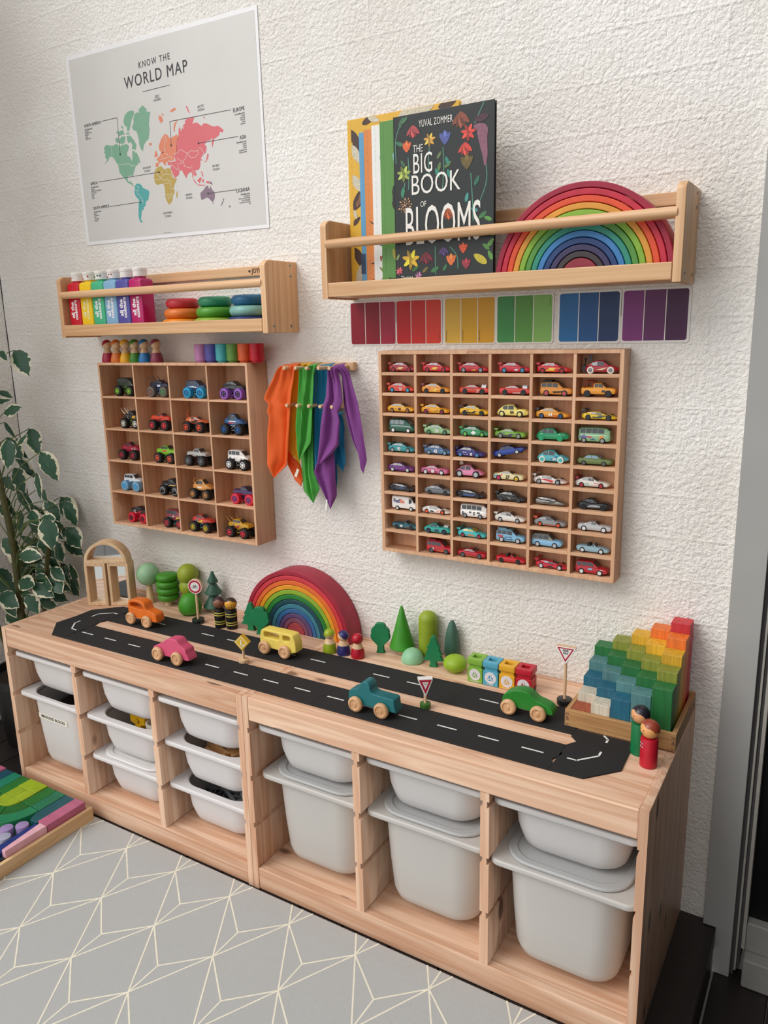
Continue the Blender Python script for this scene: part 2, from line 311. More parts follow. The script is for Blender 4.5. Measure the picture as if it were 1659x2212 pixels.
COVER_PITCHER= [(1930,3145),(2120,3175),(2260,3075),(2250,2885),(2260,2515),(2200,2335),(2150,2525),(2040,2915),(2010,3055)]
LEAVES= [(-1127, 248, 1134, 32, 20), (-1140, 309, 1279, 47, -45), (-1175, 274, 1301, 26, -30), (-1262, 321, 1051, 30, -60), (-1152, 325, 1020, 47, -50), (-1045, 213, 1045, 34, 30), (-1116, 203, 997, 43, -80), (-1268, 367, 919, 52, -40), (-1046, 252, 890, 39, -80), (-974, 247, 959, 47, -65), (-1113, 399, 775, 52, -45), (-1171, 294, 823, 30, -70), (-1233, 367, 770, 39, -20), (-1051, 295, 799, 39, -50), (-1204, 328, 740, 43, -60), (-995, 230, 742, 47, -70), (-1002, 327, 709, 43, -35), (-1139, 374, 714, 34, -60), (-1170, 305, 676, 34, 0), (-1040, 348, 659, 39, -30), (-1285, 294, 617, 43, -10), (-1071, 213, 685, 26, 20), (-1146, 352, 626, 39, 10), (-1162, 318, 576, 34, 0), (-1193, 260, 560, 39, -60), (-1022, 206, 557, 39, -20), (-1116, 373, 506, 43, -45), (-1278, 235, 527, 60, -50), (-1295, 264, 444, 60, -60), (-1272, 336, 435, 43, -20), (-1288, 303, 718, 26, 20), (-1287, 304, 869, 30, -40), (-1222, 279, 1156, 30, 10), (-1291, 340, 1170, 26, -20), (-1079, 289, 850, 26, -60), (-1279, 267, 782, 30, -30), (-1292, 316, 756, 26, 30), (-1004, 219, 565, 30, -80), (-1163, 227, 506, 34, -50)]
# ---------------------------------------------------------------- camera, world, light
cam = D.cameras.new('camera'); co = D.objects.new('camera', cam); C.objects.link(co)
co.location = (1.17517, -1.25717, 1.34900)
RC = Matrix.Rotation(.449985, 4, 'Z') @ Matrix.Rotation(1.341324, 4, 'X') @ Matrix.Rotation(.0961301, 4, 'Y')
co.rotation_euler = RC.to_euler()
cam.sensor_fit = 'VERTICAL'; cam.sensor_height = 36; cam.lens = 36*1675.5/2212
cam.clip_start = .05
S.camera = co
S.view_settings.view_transform = 'Standard'; S.view_settings.look = 'None'; S.view_settings.gamma = 1
S.view_settings.use_curve_mapping = False
S.view_settings.exposure = -0.10

w = D.worlds.new('daylight'); S.world = w; w.use_nodes = True
nt = w.node_tree; bg = nt.nodes['Background']; N, L = nt.nodes.new, nt.links.new
tc = N('ShaderNodeTexCoord')
dt = N('ShaderNodeVectorMath'); dt.operation = 'DOT_PRODUCT'; dt.inputs[1].default_value = Vector((-.45, -.55, .70)).normalized()
L(tc.outputs['Generated'], dt.inputs[0])
rp = N('ShaderNodeValToRGB'); mr = N('ShaderNodeMapRange'); mr.inputs['From Min'].default_value = -1; mr.inputs['From Max'].default_value = 1
L(dt.outputs['Value'], mr.inputs['Value']); L(mr.outputs[0], rp.inputs['Fac'])
e = rp.color_ramp.elements
e[0].position = .12; e[0].color = (.03, .028, .027, 1)
e[1].position = .92; e[1].color = (1.0, .995, .985, 1)
m_ = e.new(.55); m_.color = (.33, .325, .32, 1)
L(rp.outputs['Color'], bg.inputs['Color']); bg.inputs['Strength'].default_value = 1.3
sun = D.lights.new('daylight', 'SUN'); sun.energy = 1.55; sun.angle = R(34); sun.color = (1, .985, .965)
so = D.objects.new('daylight', sun); C.objects.link(so); so.location = (-1.5, -2.5, 3.2)
so.rotation_euler = Vector((.62, .85, -.92)).to_track_quat('-Z', 'Y').to_euler()

# ---------------------------------------------------------------- setting
def stucco():
    m = D.materials.new('stucco_white'); nt, b = nodes(m); N, L = nt.nodes.new, nt.links.new
    tc = N('ShaderNodeTexCoord')
    def mth(op, a, b_, c=None):
        n = N('ShaderNodeMath'); n.operation = op
        for i, v in enumerate((a, b_, c)):
            if v is None: continue
            if isinstance(v, (int, float)): n.inputs[i].default_value = v
            else: L(v, n.inputs[i])
        return n.outputs[0]
    # warped crust of thick paint
    nz = N('ShaderNodeTexNoise'); nz.inputs['Scale'].default_value = 62; nz.inputs['Detail'].default_value = 3; nz.inputs['Roughness'].default_value = .6; nz.inputs['Distortion'].default_value = .6
    L(tc.outputs['Object'], nz.inputs['Vector'])
    va = N('ShaderNodeVectorMath'); va.operation = 'MULTIPLY_ADD'; va.inputs[1].default_value = (.016, .016, .016)
    L(nz.outputs['Color'], va.inputs[0]); L(tc.outputs['Object'], va.inputs[2])
    vo = N('ShaderNodeTexVoronoi'); vo.feature = 'SMOOTH_F1'; vo.inputs['Scale'].default_value = 115; vo.inputs['Smoothness'].default_value = .35
    L(va.outputs[0], vo.inputs['Vector'])
    n2 = N('ShaderNodeTexNoise'); n2.inputs['Scale'].default_value = 260; n2.inputs['Detail'].default_value = 4
    L(tc.outputs['Object'], n2.inputs['Vector'])
    nm0 = N('ShaderNodeTexNoise'); nm0.inputs['Scale'].default_value = 12; L(tc.outputs['Object'], nm0.inputs['Vector'])
    # block courses
    mp = N('ShaderNodeMapping'); mp.inputs['Rotation'].default_value = (R(-90), 0, 0); mp.inputs['Location'].default_value = (.07, 0.022, 0)
    L(tc.outputs['Object'], mp.inputs['Vector'])
    br = N('ShaderNodeTexBrick'); br.inputs['Scale'].default_value = 1; br.inputs['Brick Width'].default_value = .39; br.inputs['Row Height'].default_value = .0925
    br.inputs['Mortar Size'].default_value = .005; br.inputs['Mortar Smooth'].default_value = 1; br.inputs['Bias'].default_value = 0
    L(mp.outputs[0], br.inputs['Vector'])
    h = mth('MULTIPLY_ADD', vo.outputs['Distance'], -1.0, mth('MULTIPLY', nz.outputs['Fac'], 1.3))
    h = mth('MULTIPLY_ADD', n2.outputs['Fac'], .35, h)
    ve = N('ShaderNodeTexVoronoi'); ve.feature = 'DISTANCE_TO_EDGE'; ve.inputs['Scale'].default_value = 70; L(va.outputs[0], ve.inputs['Vector'])
    er = N('ShaderNodeMapRange'); er.inputs['From Min'].default_value = 0; er.inputs['From Max'].default_value = .09; L(ve.outputs['Distance'], er.inputs['Value'])
    h = mth('MULTIPLY_ADD', er.outputs[0], .22, h)
    h = mth('MULTIPLY_ADD', mth('MULTIPLY', br.outputs['Fac'], nm0.outputs['Fac']), .65, h)
    bp = N('ShaderNodeBump'); bp.inputs['Strength'].default_value = .6; bp.inputs['Distance'].default_value = .0040
    L(h, bp.inputs['Height']); L(bp.outputs[0], b.inputs['Normal'])
    # little pits and chips
    vp = N('ShaderNodeTexVoronoi'); vp.inputs['Scale'].default_value = 55; L(va.outputs[0], vp.inputs['Vector'])
    pr = N('ShaderNodeValToRGB'); pr.color_ramp.elements[0].position = .03; pr.color_ramp.elements[1].position = .09
    pr.color_ramp.elements[0].color = (1, 1, 1, 1); pr.color_ramp.elements[1].color = (0, 0, 0, 1)
    L(vp.outputs['Distance'], pr.inputs['Fac'])
    nm = N('ShaderNodeTexNoise'); nm.inputs['Scale'].default_value = 9; L(tc.outputs['Object'], nm.inputs['Vector'])
    nr = N('ShaderNodeValToRGB'); nr.color_ramp.elements[0].position = .5; nr.color_ramp.elements[1].position = .66
    L(nm.outputs['Fac'], nr.inputs['Fac'])
    pit = mth('MULTIPLY', pr.outputs['Color'], mth('MULTIPLY', nr.outputs['Color'], .55))
    tone = N('ShaderNodeTexNoise'); tone.inputs['Scale'].default_value = 3; tone.inputs['Detail'].default_value = 4; L(tc.outputs['Object'], tone.inputs['Vector'])
    tr = N('ShaderNodeValToRGB'); tr.color_ramp.elements[0].color = lin('#ebe6df'); tr.color_ramp.elements[1].color = lin('#f7f4ef')
    tr.color_ramp.elements[0].position = .35; tr.color_ramp.elements[1].position = .65
    L(tone.outputs['Fac'], tr.inputs['Fac'])
    mx = N('ShaderNodeMix'); mx.data_type = 'RGBA'; L(pit, mx.inputs['Factor']); L(tr.outputs['Color'], mx.inputs['A']); mx.inputs['B'].default_value = lin('#5d5048')
    L(mx.outputs['Result'], b.inputs['Base Color']); b.inputs['Roughness'].default_value = .75
    return m
STUCCO = stucco()
WY = .44
struct('wall_back', MB().box(-1.5, .999, WY, WY+.12, -.2, 2.9), STUCCO)
struct('wall_left', MB().box(-1.505, -1.388, -.45, WY-.0015, -.2, 2.9), STUCCO)
# dark gap where the two walls meet
DARKGAP = paint('#2a2422', .9)
struct('trim_3', MB().tube([(-1.3875+.0012*math.sin(k*1.7), WY-.0005, .05*k) for k in range(0, 57)], .0016, 5), DARKGAP)

DECK = wood('#2c2422', '#151011', 'Y', .45, 9, .8)
fl = MB()
for k in range(20):
    x1 = 1.017-.125*k
    fl.box(x1-.122, x1, -3.2, WY, -.05, 0)
struct('floor', fl, DECK, .002)
fl = MB()
for k in range(7):
    fl.box(1.02+.118*k, 1.135+.118*k, -3.2, WY+.02, -.17, -.118)
struct('floor', fl, DECK, .002)
struct('trim_4', MB().box(1.002, 1.016, -3.2, WY-.04, -.118, -.051), DECK)
GREY = paint('#a8a7a4', .5, var=.04, scale=6)
# door casing on the right: a wide flat board that steps down beside the deck
tb = MB(); 
tb.face([(0, 0, 0)]*3) if False else None
me = outline([[(.989, .002), (1.0165, .002), (1.0165, -.117), (1.052, -.117), (1.052, 2.7), (.989, 2.7)]], .022, GREY, .001)
me.transform(T(0, WY-.010, 0)); o = link('trim_1', me); o['kind'] = 'structure'
DGREY = paint('#4c4a4a', .6); PALE = paint('#a7a39b', .55)
struct('trim_2', MB().box(1.0525, 1.0595, WY-.006, WY+.1, -.117, 2.7), DGREY)
struct('trim_5', MB().box(1.06, 1.0645, WY-.012, WY+.1, -.1, 2.7), PALE, .0008)
struct('trim_6', MB().box(1.065, 1.0705, WY-.004, WY+.1, -.1, 2.7), DGREY)
struct('trim_7', MB().box(1.071, 1.0785, WY-.008, WY+.1, -.04, 2.7), PALE, .001)
sill = MB().box(1.079, 1.75, WY-.035, WY+.1, -.117, -.045).box(1.0786, 1.75, WY-.004, WY+.1, -.0449, .028)
struct('trim_8', sill, paint('#94928d', .5), .003)
struct('door_1', MB().box(1.079, 1.75, WY+.02, WY+.06, .0285, 2.7), paint('#08080a', .35, spec=.3, var=0))
struct('added_shade_wall', MB().box(1.76, 1.9, -2.6, WY+.15, -.17, 2.7), paint('#3a3532', .7))  # unseen dark wall, added to block light from the right

# ---------------------------------------------------------------- play mat
def mat_fabric():
    m = D.materials.new('foam_mat'); nt, b = nodes(m); N, L = nt.nodes.new, nt.links.new
    tc = N('ShaderNodeTexCoord'); mp = N('ShaderNodeMapping'); mp.inputs['Scale'].default_value = (150, 260, 1)
    L(tc.outputs['Object'], mp.inputs['Vector'])
    br = N('ShaderNodeTexBrick'); br.inputs['Scale'].default_value = 1; br.inputs['Mortar Size'].default_value = .12; br.inputs['Mortar Smooth'].default_value = .8
    br.inputs['Brick Width'].default_value = .9; br.inputs['Row Height'].default_value = .8
    L(mp.outputs[0], br.inputs['Vector'])
    bp = N('ShaderNodeBump'); bp.invert = True; bp.inputs['Strength'].default_value = .55; bp.inputs['Distance'].default_value = .0016
    L(br.outputs['Fac'], bp.inputs['Height']); L(bp.outputs[0], b.inputs['Normal'])
    b.inputs['Base Color'].default_value = lin('#b9bab9'); b.inputs['Roughness'].default_value = .5
    return m
FOAM = mat_fabric()
mat = obj('play_mat', MB().box(-2.2, 1.012, -2.2, -.013, .0005, .0115), FOAM, bevel=.003)
tag(mat, 'light grey foam play mat printed with cream star lines on the floor', 'mat')
ln = MB(); LZ = [0]
def strip(a, b, wd=.0017):
    a = Vector(a); b = Vector(b); n = (b-a).normalized(); n = Vector((-n.y, n.x))*wd
    LZ[0] += 1
    ln.box(0, 1, -1, 1, 0, 1, M=Matrix(((b.x-a.x, n.x, 0, a.x), (b.y-a.y, n.y, 0, a.y), (0, 0, .0002+.0000011*(LZ[0] % 97), .01152), (0, 0, 0, 1))))
def star(i, j): return Vector((-.571+.1838*i+.0962*j, -.068-.1605*j))
def cut(a, b):
    """keep the printed line on the mat"""
    lim = -.0145
    if a.y > lim and b.y > lim: return
    if b.y > lim: a, b = b, a
    if a.y > lim: a = b+(a-b)*((lim-b.y)/(a.y-b.y))
    if max(a.x, b.x) > 1.0 or min(a.x, b.x) < -2.1 or min(a.y, b.y) < -2.1: return
    strip(a, b)
for j in range(-1, 9):
    for i in range(-10, 12):
        A, B, Cc = star(i, j), star(i+1, j), star(i, j+1)
        J = Vector((Cc.x+.001, Cc.y+.081))
        for p, q in ((A, Cc), (B, Cc), (J, A), (J, B), (J, Cc)): cut(p, q)
obj('printed_line_pattern', ln, paint('#ece6d2', .5), mat)
# ---------------------------------------------------------------- two low pine storage frames
GZ = [(.172, .186), (.299, .314), (.427, .441)]
def notched(x0, x1, z0, z1, left, right, d=.005):
    P = [(x0, z0), (x1, z0)]
    if right:
        for a, b in GZ: P += [(x1, a), (x1-d, a), (x1-d, b), (x1, b)]
    P += [(x1, z1), (x0, z1)]
    if left:
        for a, b in GZ[::-1]: P += [(x0, b), (x0+d, b), (x0+d, a), (x0, a)]
    return P
def frame(label, x0, x1, divs):
    t = thing('storage_unit', label, 'shelf unit', (x0, 0, 0), 0, 'low pine storage frames')
    W = x1-x0; t_ = .0175
    def panel(n, a, b, z0, z1, l, r, y0, y1):
        me = outline([notched(a, b, z0, z1, l, r)], y1-y0, pine('Z'), 0, UP @ T(0, 0, 0), None)
        me.transform(T(0, (y0+y1)/2, 0)); return link(n, me, t, bevel=.0012)
    panel('side_panel', 0.0003, t_, 0, .52, False, True, 0, .4395)
    panel('side_panel', W-t_, W-.0003, 0, .52, True, False, 0, .4395)
    for dx in divs: panel('divider_panel', dx-x0-.0095, dx-x0+.0095, .06, .46, True, True, .002, .438)
    obj('top_rail', MB().box(t_, W-t_, .0005, .0225, .4605, .5205), pine('X'), t, .0025)
    obj('top_panel', MB().box(t_, W-t_, .023, .4265, .5015, .5195), pine('X'), t, .0008)
    obj('back_rail', MB().box(t_, W-t_, .4268, .4392, .4605, .5229), pine('X'), t, .001)
    obj('bottom_rail', MB().box(t_, W-t_, .0005, .022, .001, .06), pine('X'), t, .0025)
    obj('bottom_shelf', MB().box(t_, W-t_, .0225, .438, .042, .058), pine('X'), t, .0008)
    return t
frame('left pine storage frame holding the white semi-clear bins, beside the potted plant', -.936, 0, [-.624, -.314])
frame('right pine storage frame holding the grey lidded bins, nearest the door', .0004, .936, [.318, .6235])

def bin_mesh(deep, wx=.2945):
    """rim plate with an opening, and a tapered tub below; origin = front edge, rim underside, centred in x"""
    rim = outline([rrect(-wx/2, wx/2, 0, .41, .022), rrect(-.116, .116, .0165 if deep else .023, .388, .055)[::-1]], .0135, WHITE, .004, Matrix(), 40)
    rim.transform(T(0, 0, .0072))
    H = .223 if deep else .107
    b = MB(); tp = .011 if deep else .009
    lv = [(0, .0), (H*.5, tp*.5), (H-.034, tp), (H-.016, tp+.005), (H-.005, tp+.016), (H, tp+.036)]
    def ring(z, i, g=0): return [(x, y, z) for x, y in rrect(-.1195+i+g, .1195-i-g, (.0125 if deep else .0190)+i+g, .392-i-g, max(.055-i*.2, .02), 6)]
    rs = [ring(-z, i) for z, i in lv]
    inn = [ring(-z+(.003 if k > 2 else 0), i, .0028) for k, (z, i) in enumerate(lv)][::-1]
    b.rings(rs+inn, cap0=False, cap1=False)
    n = len(rs[0]); a = (len(rs)-1)*n
    b.f.append(tuple(range(a, a+n))[::-1]); b.mi.append(0)
    return rim, b
WHITEBIN = plastic('#dad7d7'); GREYBIN = plastic('#c3c0bb'); LIDGREY = plastic('#b2b3b3'); GREYSHALLOW = plastic('#cecccb')
BINCACHE = {}
def make_bin(label, xc, yf, level, deep, m, group='pull-out bins in the storage frames'):
    zr = GZ[level][0]+.0005
    t = thing('storage_bin', label, 'storage bin', (xc, yf, zr), 0, group)
    k = (deep,)
    if k not in BINCACHE:
        rim, b = bin_mesh(deep); BINCACHE[k] = (rim, b.mesh('tub', m, 50))
    for nm, me in zip(('rim', 'tub'), BINCACHE[k]):
        me = me.copy(); me.materials.clear(); me.materials.append(m); link(nm, me, t)
    return t
def make_lid(label, xc, yf, level, m, name='bin_lid'):
    z = GZ[level][0]+.0005+.0142
    me = outline([rrect(-.1255, .1255, .0095, .396, .06), rrect(-.108, .108, .0270, .380, .05)[::-1]], .0075, m, .0034, Matrix(), 40)
    me.transform(T(0, 0, .0042))
    t = thing(name, label, 'bin lid', (xc, yf, z), 0, 'bin lids')
    link('raised_ridge', me, t)
    pl = MB()
    for zz in (.001, -.0045): pass
    pl.rings([[(x, y, z_) for x, y in rrect(-.1105+g, .1105-g, .0245+g, .3825-g, .05)] for z_, g in ((.0055, 0), (.0005, .003), (-.0035, .008), (-.0065, .008))])
    obj('recessed_panel', pl, m, t, smooth=35)
    return t
colA = [-.7715, -.469, -.1648]; colB = [.168, .4705, .776]
make_bin('white shallow bin holding red and green toys, top of the column nearest the plant', colA[0], .014, 2, False, WHITEBIN)
mb_bin = make_bin('white deep bin with a paper name strip on its front, beside the plant', colA[0], .014, 1, True, WHITEBIN)
make_bin('white shallow bin pushed high under the top rail, above the yellow toy piece', colA[1], .016, 2, False, WHITEBIN)
make_bin('white shallow bin holding a yellow toy piece and a white toy scoop', colA[1], .014, 1, False, WHITEBIN)
make_bin('white shallow bin under a clear lid, lowest in the second column from the plant', colA[1], .018, 0, False, WHITEBIN)
make_bin('white shallow bin holding dark rocks, directly above the wooden track bin', colA[2], .010, 2, False, WHITEBIN)
make_bin('white shallow bin holding wooden train tracks', colA[2], .019, 1, False, WHITEBIN)
make_bin('white shallow bin holding grey plastic building parts, lowest of its column', colA[2], .023, 0, False, WHITEBIN)
make_bin('pale grey shallow bin holding thin black cords, left column of the right frame', colB[0], .019, 2, False, GREYSHALLOW)
make_bin('grey deep bin with a lid, leftmost of the three grey deep bins', colB[0], .022, 1, True, GREYBIN)
make_bin('pale grey shallow bin holding small dark pieces, middle column of the right frame', colB[1], .022, 2, False, GREYSHALLOW)
make_bin('grey deep bin with a lid, middle one of the three grey deep bins', colB[1], .021, 1, True, GREYBIN)
make_bin('pale grey shallow bin holding red and green blocks, nearest the door', colB[2], .020, 2, False, GREYSHALLOW)
make_bin('grey deep bin with a lid, largest in view, nearest the door', colB[2], .007, 1, True, GREYBIN)
make_lid('grey lid on the leftmost grey deep bin', colB[0], .022, 1, LIDGREY)
make_lid('grey lid on the middle grey deep bin', colB[1], .021, 1, LIDGREY)
make_lid('grey lid on the grey deep bin nearest the door', colB[2], .007, 1, LIDGREY)
make_lid('white lid on the lowest bin of the second column from the plant', colA[1], .018, 0, plastic('#dedcda'))
# name strip on the deep white bin (its front face leans back a little)
Mf = T(-.012, .0142, -.056) @ Matrix.Rotation(R(2.9), 4, 'X') @ UP
st = link('name_strip', outline([rrect(-.066, .066, -.0085, .0085, .001)], .0005, paint('#efe9dc', .6), 0, Mf), mb_bin)
text('printed_name', 'MIRRORED BLOCKS', .0125, BLACK, st, Mf @ T(0, 0, .0004), sx=.98, off=.0002)

# ---------------------------------------------------------------- bin contents
def rot(x, y, z): return Matrix.Rotation(R(z), 4, 'Z') @ Matrix.Rotation(R(y), 4, 'Y') @ Matrix.Rotation(R(x), 4, 'X')
def chunk(name, label, cat, xyz, size, rr, m, group=None, bev=.003):
    o = obj(name, MB().box(-size[0]/2, size[0]/2, -size[1]/2, size[1]/2, -size[2]/2, size[2]/2), m, bevel=bev)
    o.matrix_world = T(*xyz) @ rot(*rr); tag(o, label, cat, group); return o
xa, xb, xc_ = colA
zt, zm, zb = GZ[2][0], GZ[1][0], GZ[0][0]
chunk('toy_block', 'bright red toy slab lying in the top bin nearest the plant', 'toy block', (xa+.02, .150, zt-.036), (.13, .08, .100), (0, 0, 4), paint('#c8301f', .4))
chunk('toy_block', 'green toy slab beside the red slab in the top left bin', 'toy block', (xa-.068, .150, zt-.037), (.028, .08, .098), (0, 0, -3), paint('#3b6a2e', .4))
chunk('toy_block', 'plain black box shape in the deep bin nearest the plant', 'toy block', (xa-.035, .16, zm-.120), (.11, .15, .155), (0, 0, 8), paint('#16120f', .3))  # near-black box set in the bin, its contents not identified
chunk('toy_block', 'dark red block lying in the deep bin nearest the plant', 'toy block', (xa+.058, .16, zm-.126), (.06, .14, .142), (0, 0, -4), paint('#5a1713', .4))
# yellow piece and scoop
t = thing('toy_digger_arm', 'yellow plastic toy piece standing in the second column middle bin', 'toy', (xb-.010, .105, zm-.093))
me = outline([[(-.03, 0), (.03, 0), (.03, .03), (.012, .034), (.012, .072), (.03, .076), (.03, .104), (-.03, .104), (-.03, .078), (-.012, .072), (-.012, .034), (-.03, .03)]], .04, paint('#e8b21c', .35), .003)
link('arm', me, t)
link('pivot_pin', MB().cyl((0, -.024, .088), .007, .05, 'Y', 16).mesh('pin', paint('#caa21a', .4), 40), t)
sc_ = MB(); sc_.rings([[(x, y, z) for x, y in rrect(-.045+g, .045-g, -.035+g, .035-g, .02)] for z, g in ((0, .012), (.05, .003), (.094, 0), (.094, .004), (.052, .007), (.02, .016))])
o = obj('toy_scoop', sc_, plastic('#e4dfd2'), smooth=40); o.location = (xb+.072, .105, zm-.0935); tag(o, 'white plastic toy scoop beside the yellow piece in the middle bin', 'toy')
o = obj('scoop_tab', MB().box(-.004, .004, -.004, .004, 0, .03).box(-.012, .012, -.004, .004, .028, .034), plastic('#e4dfd2'), o, .002); o.location = (0, 0, .02)
# rocks in the top right bin of the left frame
for i, (dx, dy, r, h, lab) in enumerate([(-.055, .10, .032, '#8d8273', 'grey-brown rock in the bin above the wooden tracks, leftmost'), (.005, .12, .040, '#1b1918', 'black lump in the bin above the wooden tracks'), (.068, .10, .033, '#a79d90', 'pale speckled rock in the bin above the wooden tracks, rightmost')]):
    b = MB(); b.ball((0, 0, 0), r, 14, sz=.050/r*1.0)
    rnd = random.Random(i); b.v = [tuple(c*(1+rnd.uniform(-.07, .07)) for c in v) for v in b.v]
    o = obj('rock', b, paint(h, .8, var=.35, scale=140), smooth=50); o.location = (xc_+dx, dy, zt-.0385); tag(o, lab, 'rock', 'rocks in the bin')
# wooden tracks
TRK = wood('#d9aa78', '#b9824f', 'X', .5, 40, 2)
def track(label, xyz, rr, L_=.15):
    t = thing('wooden_track', label, 'toy train track', xyz, 0, 'wooden train tracks'); t.rotation_euler = rot(*rr).to_euler()
    w_ = .04; h_ = .012
    P = [(-w_/2, 0), (w_/2, 0), (w_/2, h_), (.0135, h_), (.0135, h_-.003), (.008, h_-.003), (.008, h_), (-0.002, h_), (-.008, h_-.003), (-.0135, h_-.003), (-.0135, h_), (-w_/2, h_)]
    me = outline([P], L_, TRK, 0, Matrix(((0, 0, 1, 0), (1, 0, 0, 0), (0, 1, 0, 0), (0, 0, 0, 1))), None); link('rail', me, t, bevel=.001)
    link('connector_peg', MB().box(-L_/2-.012, -L_/2, -.003, .003, 0, h_).cyl((-L_/2-.014, 0, 0), .006, h_, 'Z', 18).mesh('peg', TRK, 35), t)
    return t
track('wooden train track lying flat on the bottom of the bin, under the others', (xc_, .15, zm-0.0805), (0, 0, 10), .17)
track('wooden train track lying second from the bottom of the pile', (xc_-.01, .12, zm-0.0675), (0, 0, -12), .17)
track('wooden train track crossing the middle of the pile', (xc_+.01, .14, zm-0.0545), (0, 0, 35), .15)
track('wooden train track with a round peg pointing left, in front on the pile', (xc_+.005, .105, zm-0.0415), (0, 0, -14), .15)
track('wooden train track resting topmost, its peg towards the left', (xc_+.012, .115, zm-0.0285), (0, 0, -20), .14)
track('short wooden train track slanting up at the right of the pile', (xc_+.055, .12, zm-0.0155), (0, 0, 68), .09)
# grey building parts
GP = paint('#55575a', .45); GP2 = paint('#6b6d70', .45)
def girder(label, xyz, rr, L_, m):
    t = thing('building_part', label, 'toy building part', xyz, 0, 'grey plastic building parts'); t.rotation_euler = rot(*rr).to_euler()
    n = max(2, int(L_/.03)); lp = [rrect(-L_/2, L_/2, -.026, .026, .004)]
    for k in range(n):
        a = -L_/2+.006+k*(L_-.012)/n; b = a+(L_-.012)/n-.004
        lp.append([(a, -.02), (b, -.02), (b, .02)][::-1]); lp.append([(a, -.016), (b-.004, .02), (a, .02)][::-1])
    link('lattice', outline(lp, .014, m, .001, Matrix()), t)
    link('round_boss', MB().cyl((0, 0, .006), .009, .008, 'Z', 20).mesh('boss', m, 35), t)
for k, (dx, dy, dz, az, L_, m, lab) in enumerate([
    (-.02, .14, -.084, 5, .16, GP, 'dark grey lattice part at the bottom of the lowest bin'),
    (.02, .15, -0.060, -60, .15, GP2, 'mid grey lattice part crossing the pile in the lowest bin'),
    (-.01, .12, -0.042, 20, .16, GP, 'dark grey lattice part lying left of centre in the lowest bin'),
    (.03, .13, -0.022, -35, .15, GP2, 'mid grey lattice part near the top of the lowest bin'),
    (.012, .115, -.008, -28, .15, GP, 'dark grey lattice part topmost in the lowest bin')]):
    girder(lab, (xc_+dx, dy, zb+dz), (0, 0, az), L_, m)
chunk('building_rod', 'long grey plastic rod lying across the lattice parts in the lowest bin', 'toy building part', (xc_+.03, .115, zb+.006), (.13, .01, .008), (0, 0, -38), paint('#7c7f83', .4), bev=.002)
# bins of the right frame
for k, (h, lab) in enumerate([('#1a1a1c', 'thick black cord coiled in the left bin of the right frame'), ('#22261f', 'dark green black cord coiled on top in the left bin of the right frame')]):
    x = colB[0]; pts = [(x+(.06+.018*math.sin(a*.37))*math.cos(a), .175+(.07+.02*math.sin(a*.61))*math.sin(a), zt-.084+.046*k+.006*(a/6.28)) for a in [j*.25 for j in range(150)]]
    tag(obj('cord', MB().tube(pts, .006, 6), paint(h, .5), smooth=40), lab, 'cord')
chunk('toy_figure', 'small red and black piece lying on the cords at the left', 'toy', (colB[0]-.055, .105, zt+.004), (.03, .012, .018), (0, 0, -14), paint('#8d1f22', .4))
chunk('toy_tag', 'small yellow tag lying on the cords', 'toy', (colB[0]+.005, .105, zt+.003), (.026, .016, .012), (0, 0, 10), paint('#a58f2a', .5))
for k, (dx, dy, h, sx_, lab) in enumerate([(-.05, .12, '#1c1c1f', .10, 'black box standing left in the middle shallow bin'), (.045, .12, '#2a2c30', .085, 'charcoal box standing right in the middle shallow bin'), ]):
    chunk('toy_box', lab, 'toy box', (colB[1]+dx*.9, .150, zt-.038), (sx_*.85, .09, .100), (0, 0, 3-5*k), paint(h, .4))
chunk('toy_clip', 'silver clip lying on the charcoal box in the middle shallow bin', 'toy', (colB[1]+.03, .125, zt+.017), (.04, .012, .008), (0, 0, -20), paint('#8e9296', .3, metal=.8))
for k, (dx, h, sx_, lab) in enumerate([(-.085, '#7c4a2e', .035, 'brown block standing in the bin nearest the door, leftmost'), (-.04, '#22201f', .045, 'black block standing in the bin nearest the door'), (.008, '#a02c24', .04, 'red block standing in the bin nearest the door'), (.052, '#1f5b3a', .04, 'green block standing in the bin nearest the door'), (.088, '#8a5b33', .026, 'tan block standing in the bin nearest the door, rightmost')]):
    chunk('toy_block', lab, 'toy block', (colB[2]+dx*.95, .135, zt-.037), (sx_, .075, .100), (0, 0, 2), paint(h, .45), 'blocks in the bin nearest the door')
# ---------------------------------------------------------------- world map poster
INK = paint('#35343a', .6, var=0)
t = thing('map_poster', 'laminated poster of a coloured world map hanging on the white wall', 'poster', (0, WY, 0))
TILT = .006
def onw(L, y=-.0035): return [(a/1000, b/1000) for a, b in L]
Q = [(-.929, 2.159), (-.198, 2.147), (-.195, 1.622), (-.919, 1.630)]
me = outline([Q[::-1]], .0012, paint('#f4f3f5', .3, coat=.3, var=0), .0003); me.transform(T(0, -.0016, 0)); link('white_border', me, t)
Q2 = [(-.918, 2.149), (-.207, 2.137), (-.204, 1.632), (-.908, 1.640)]
me = outline([Q2[::-1]], .0003, paint('#d9d6d2', .38, coat=.3, var=.02, scale=8), 0); me.transform(T(0, -.0024, 0)); link('printed_sheet', me, t)
HUE = {'north_america': '#7fae93', 'south_america': '#56aaa8', 'africa': '#bfa455', 'europe': '#e38a6b', 'asia': '#de7077', 'oceania': '#8d7688'}
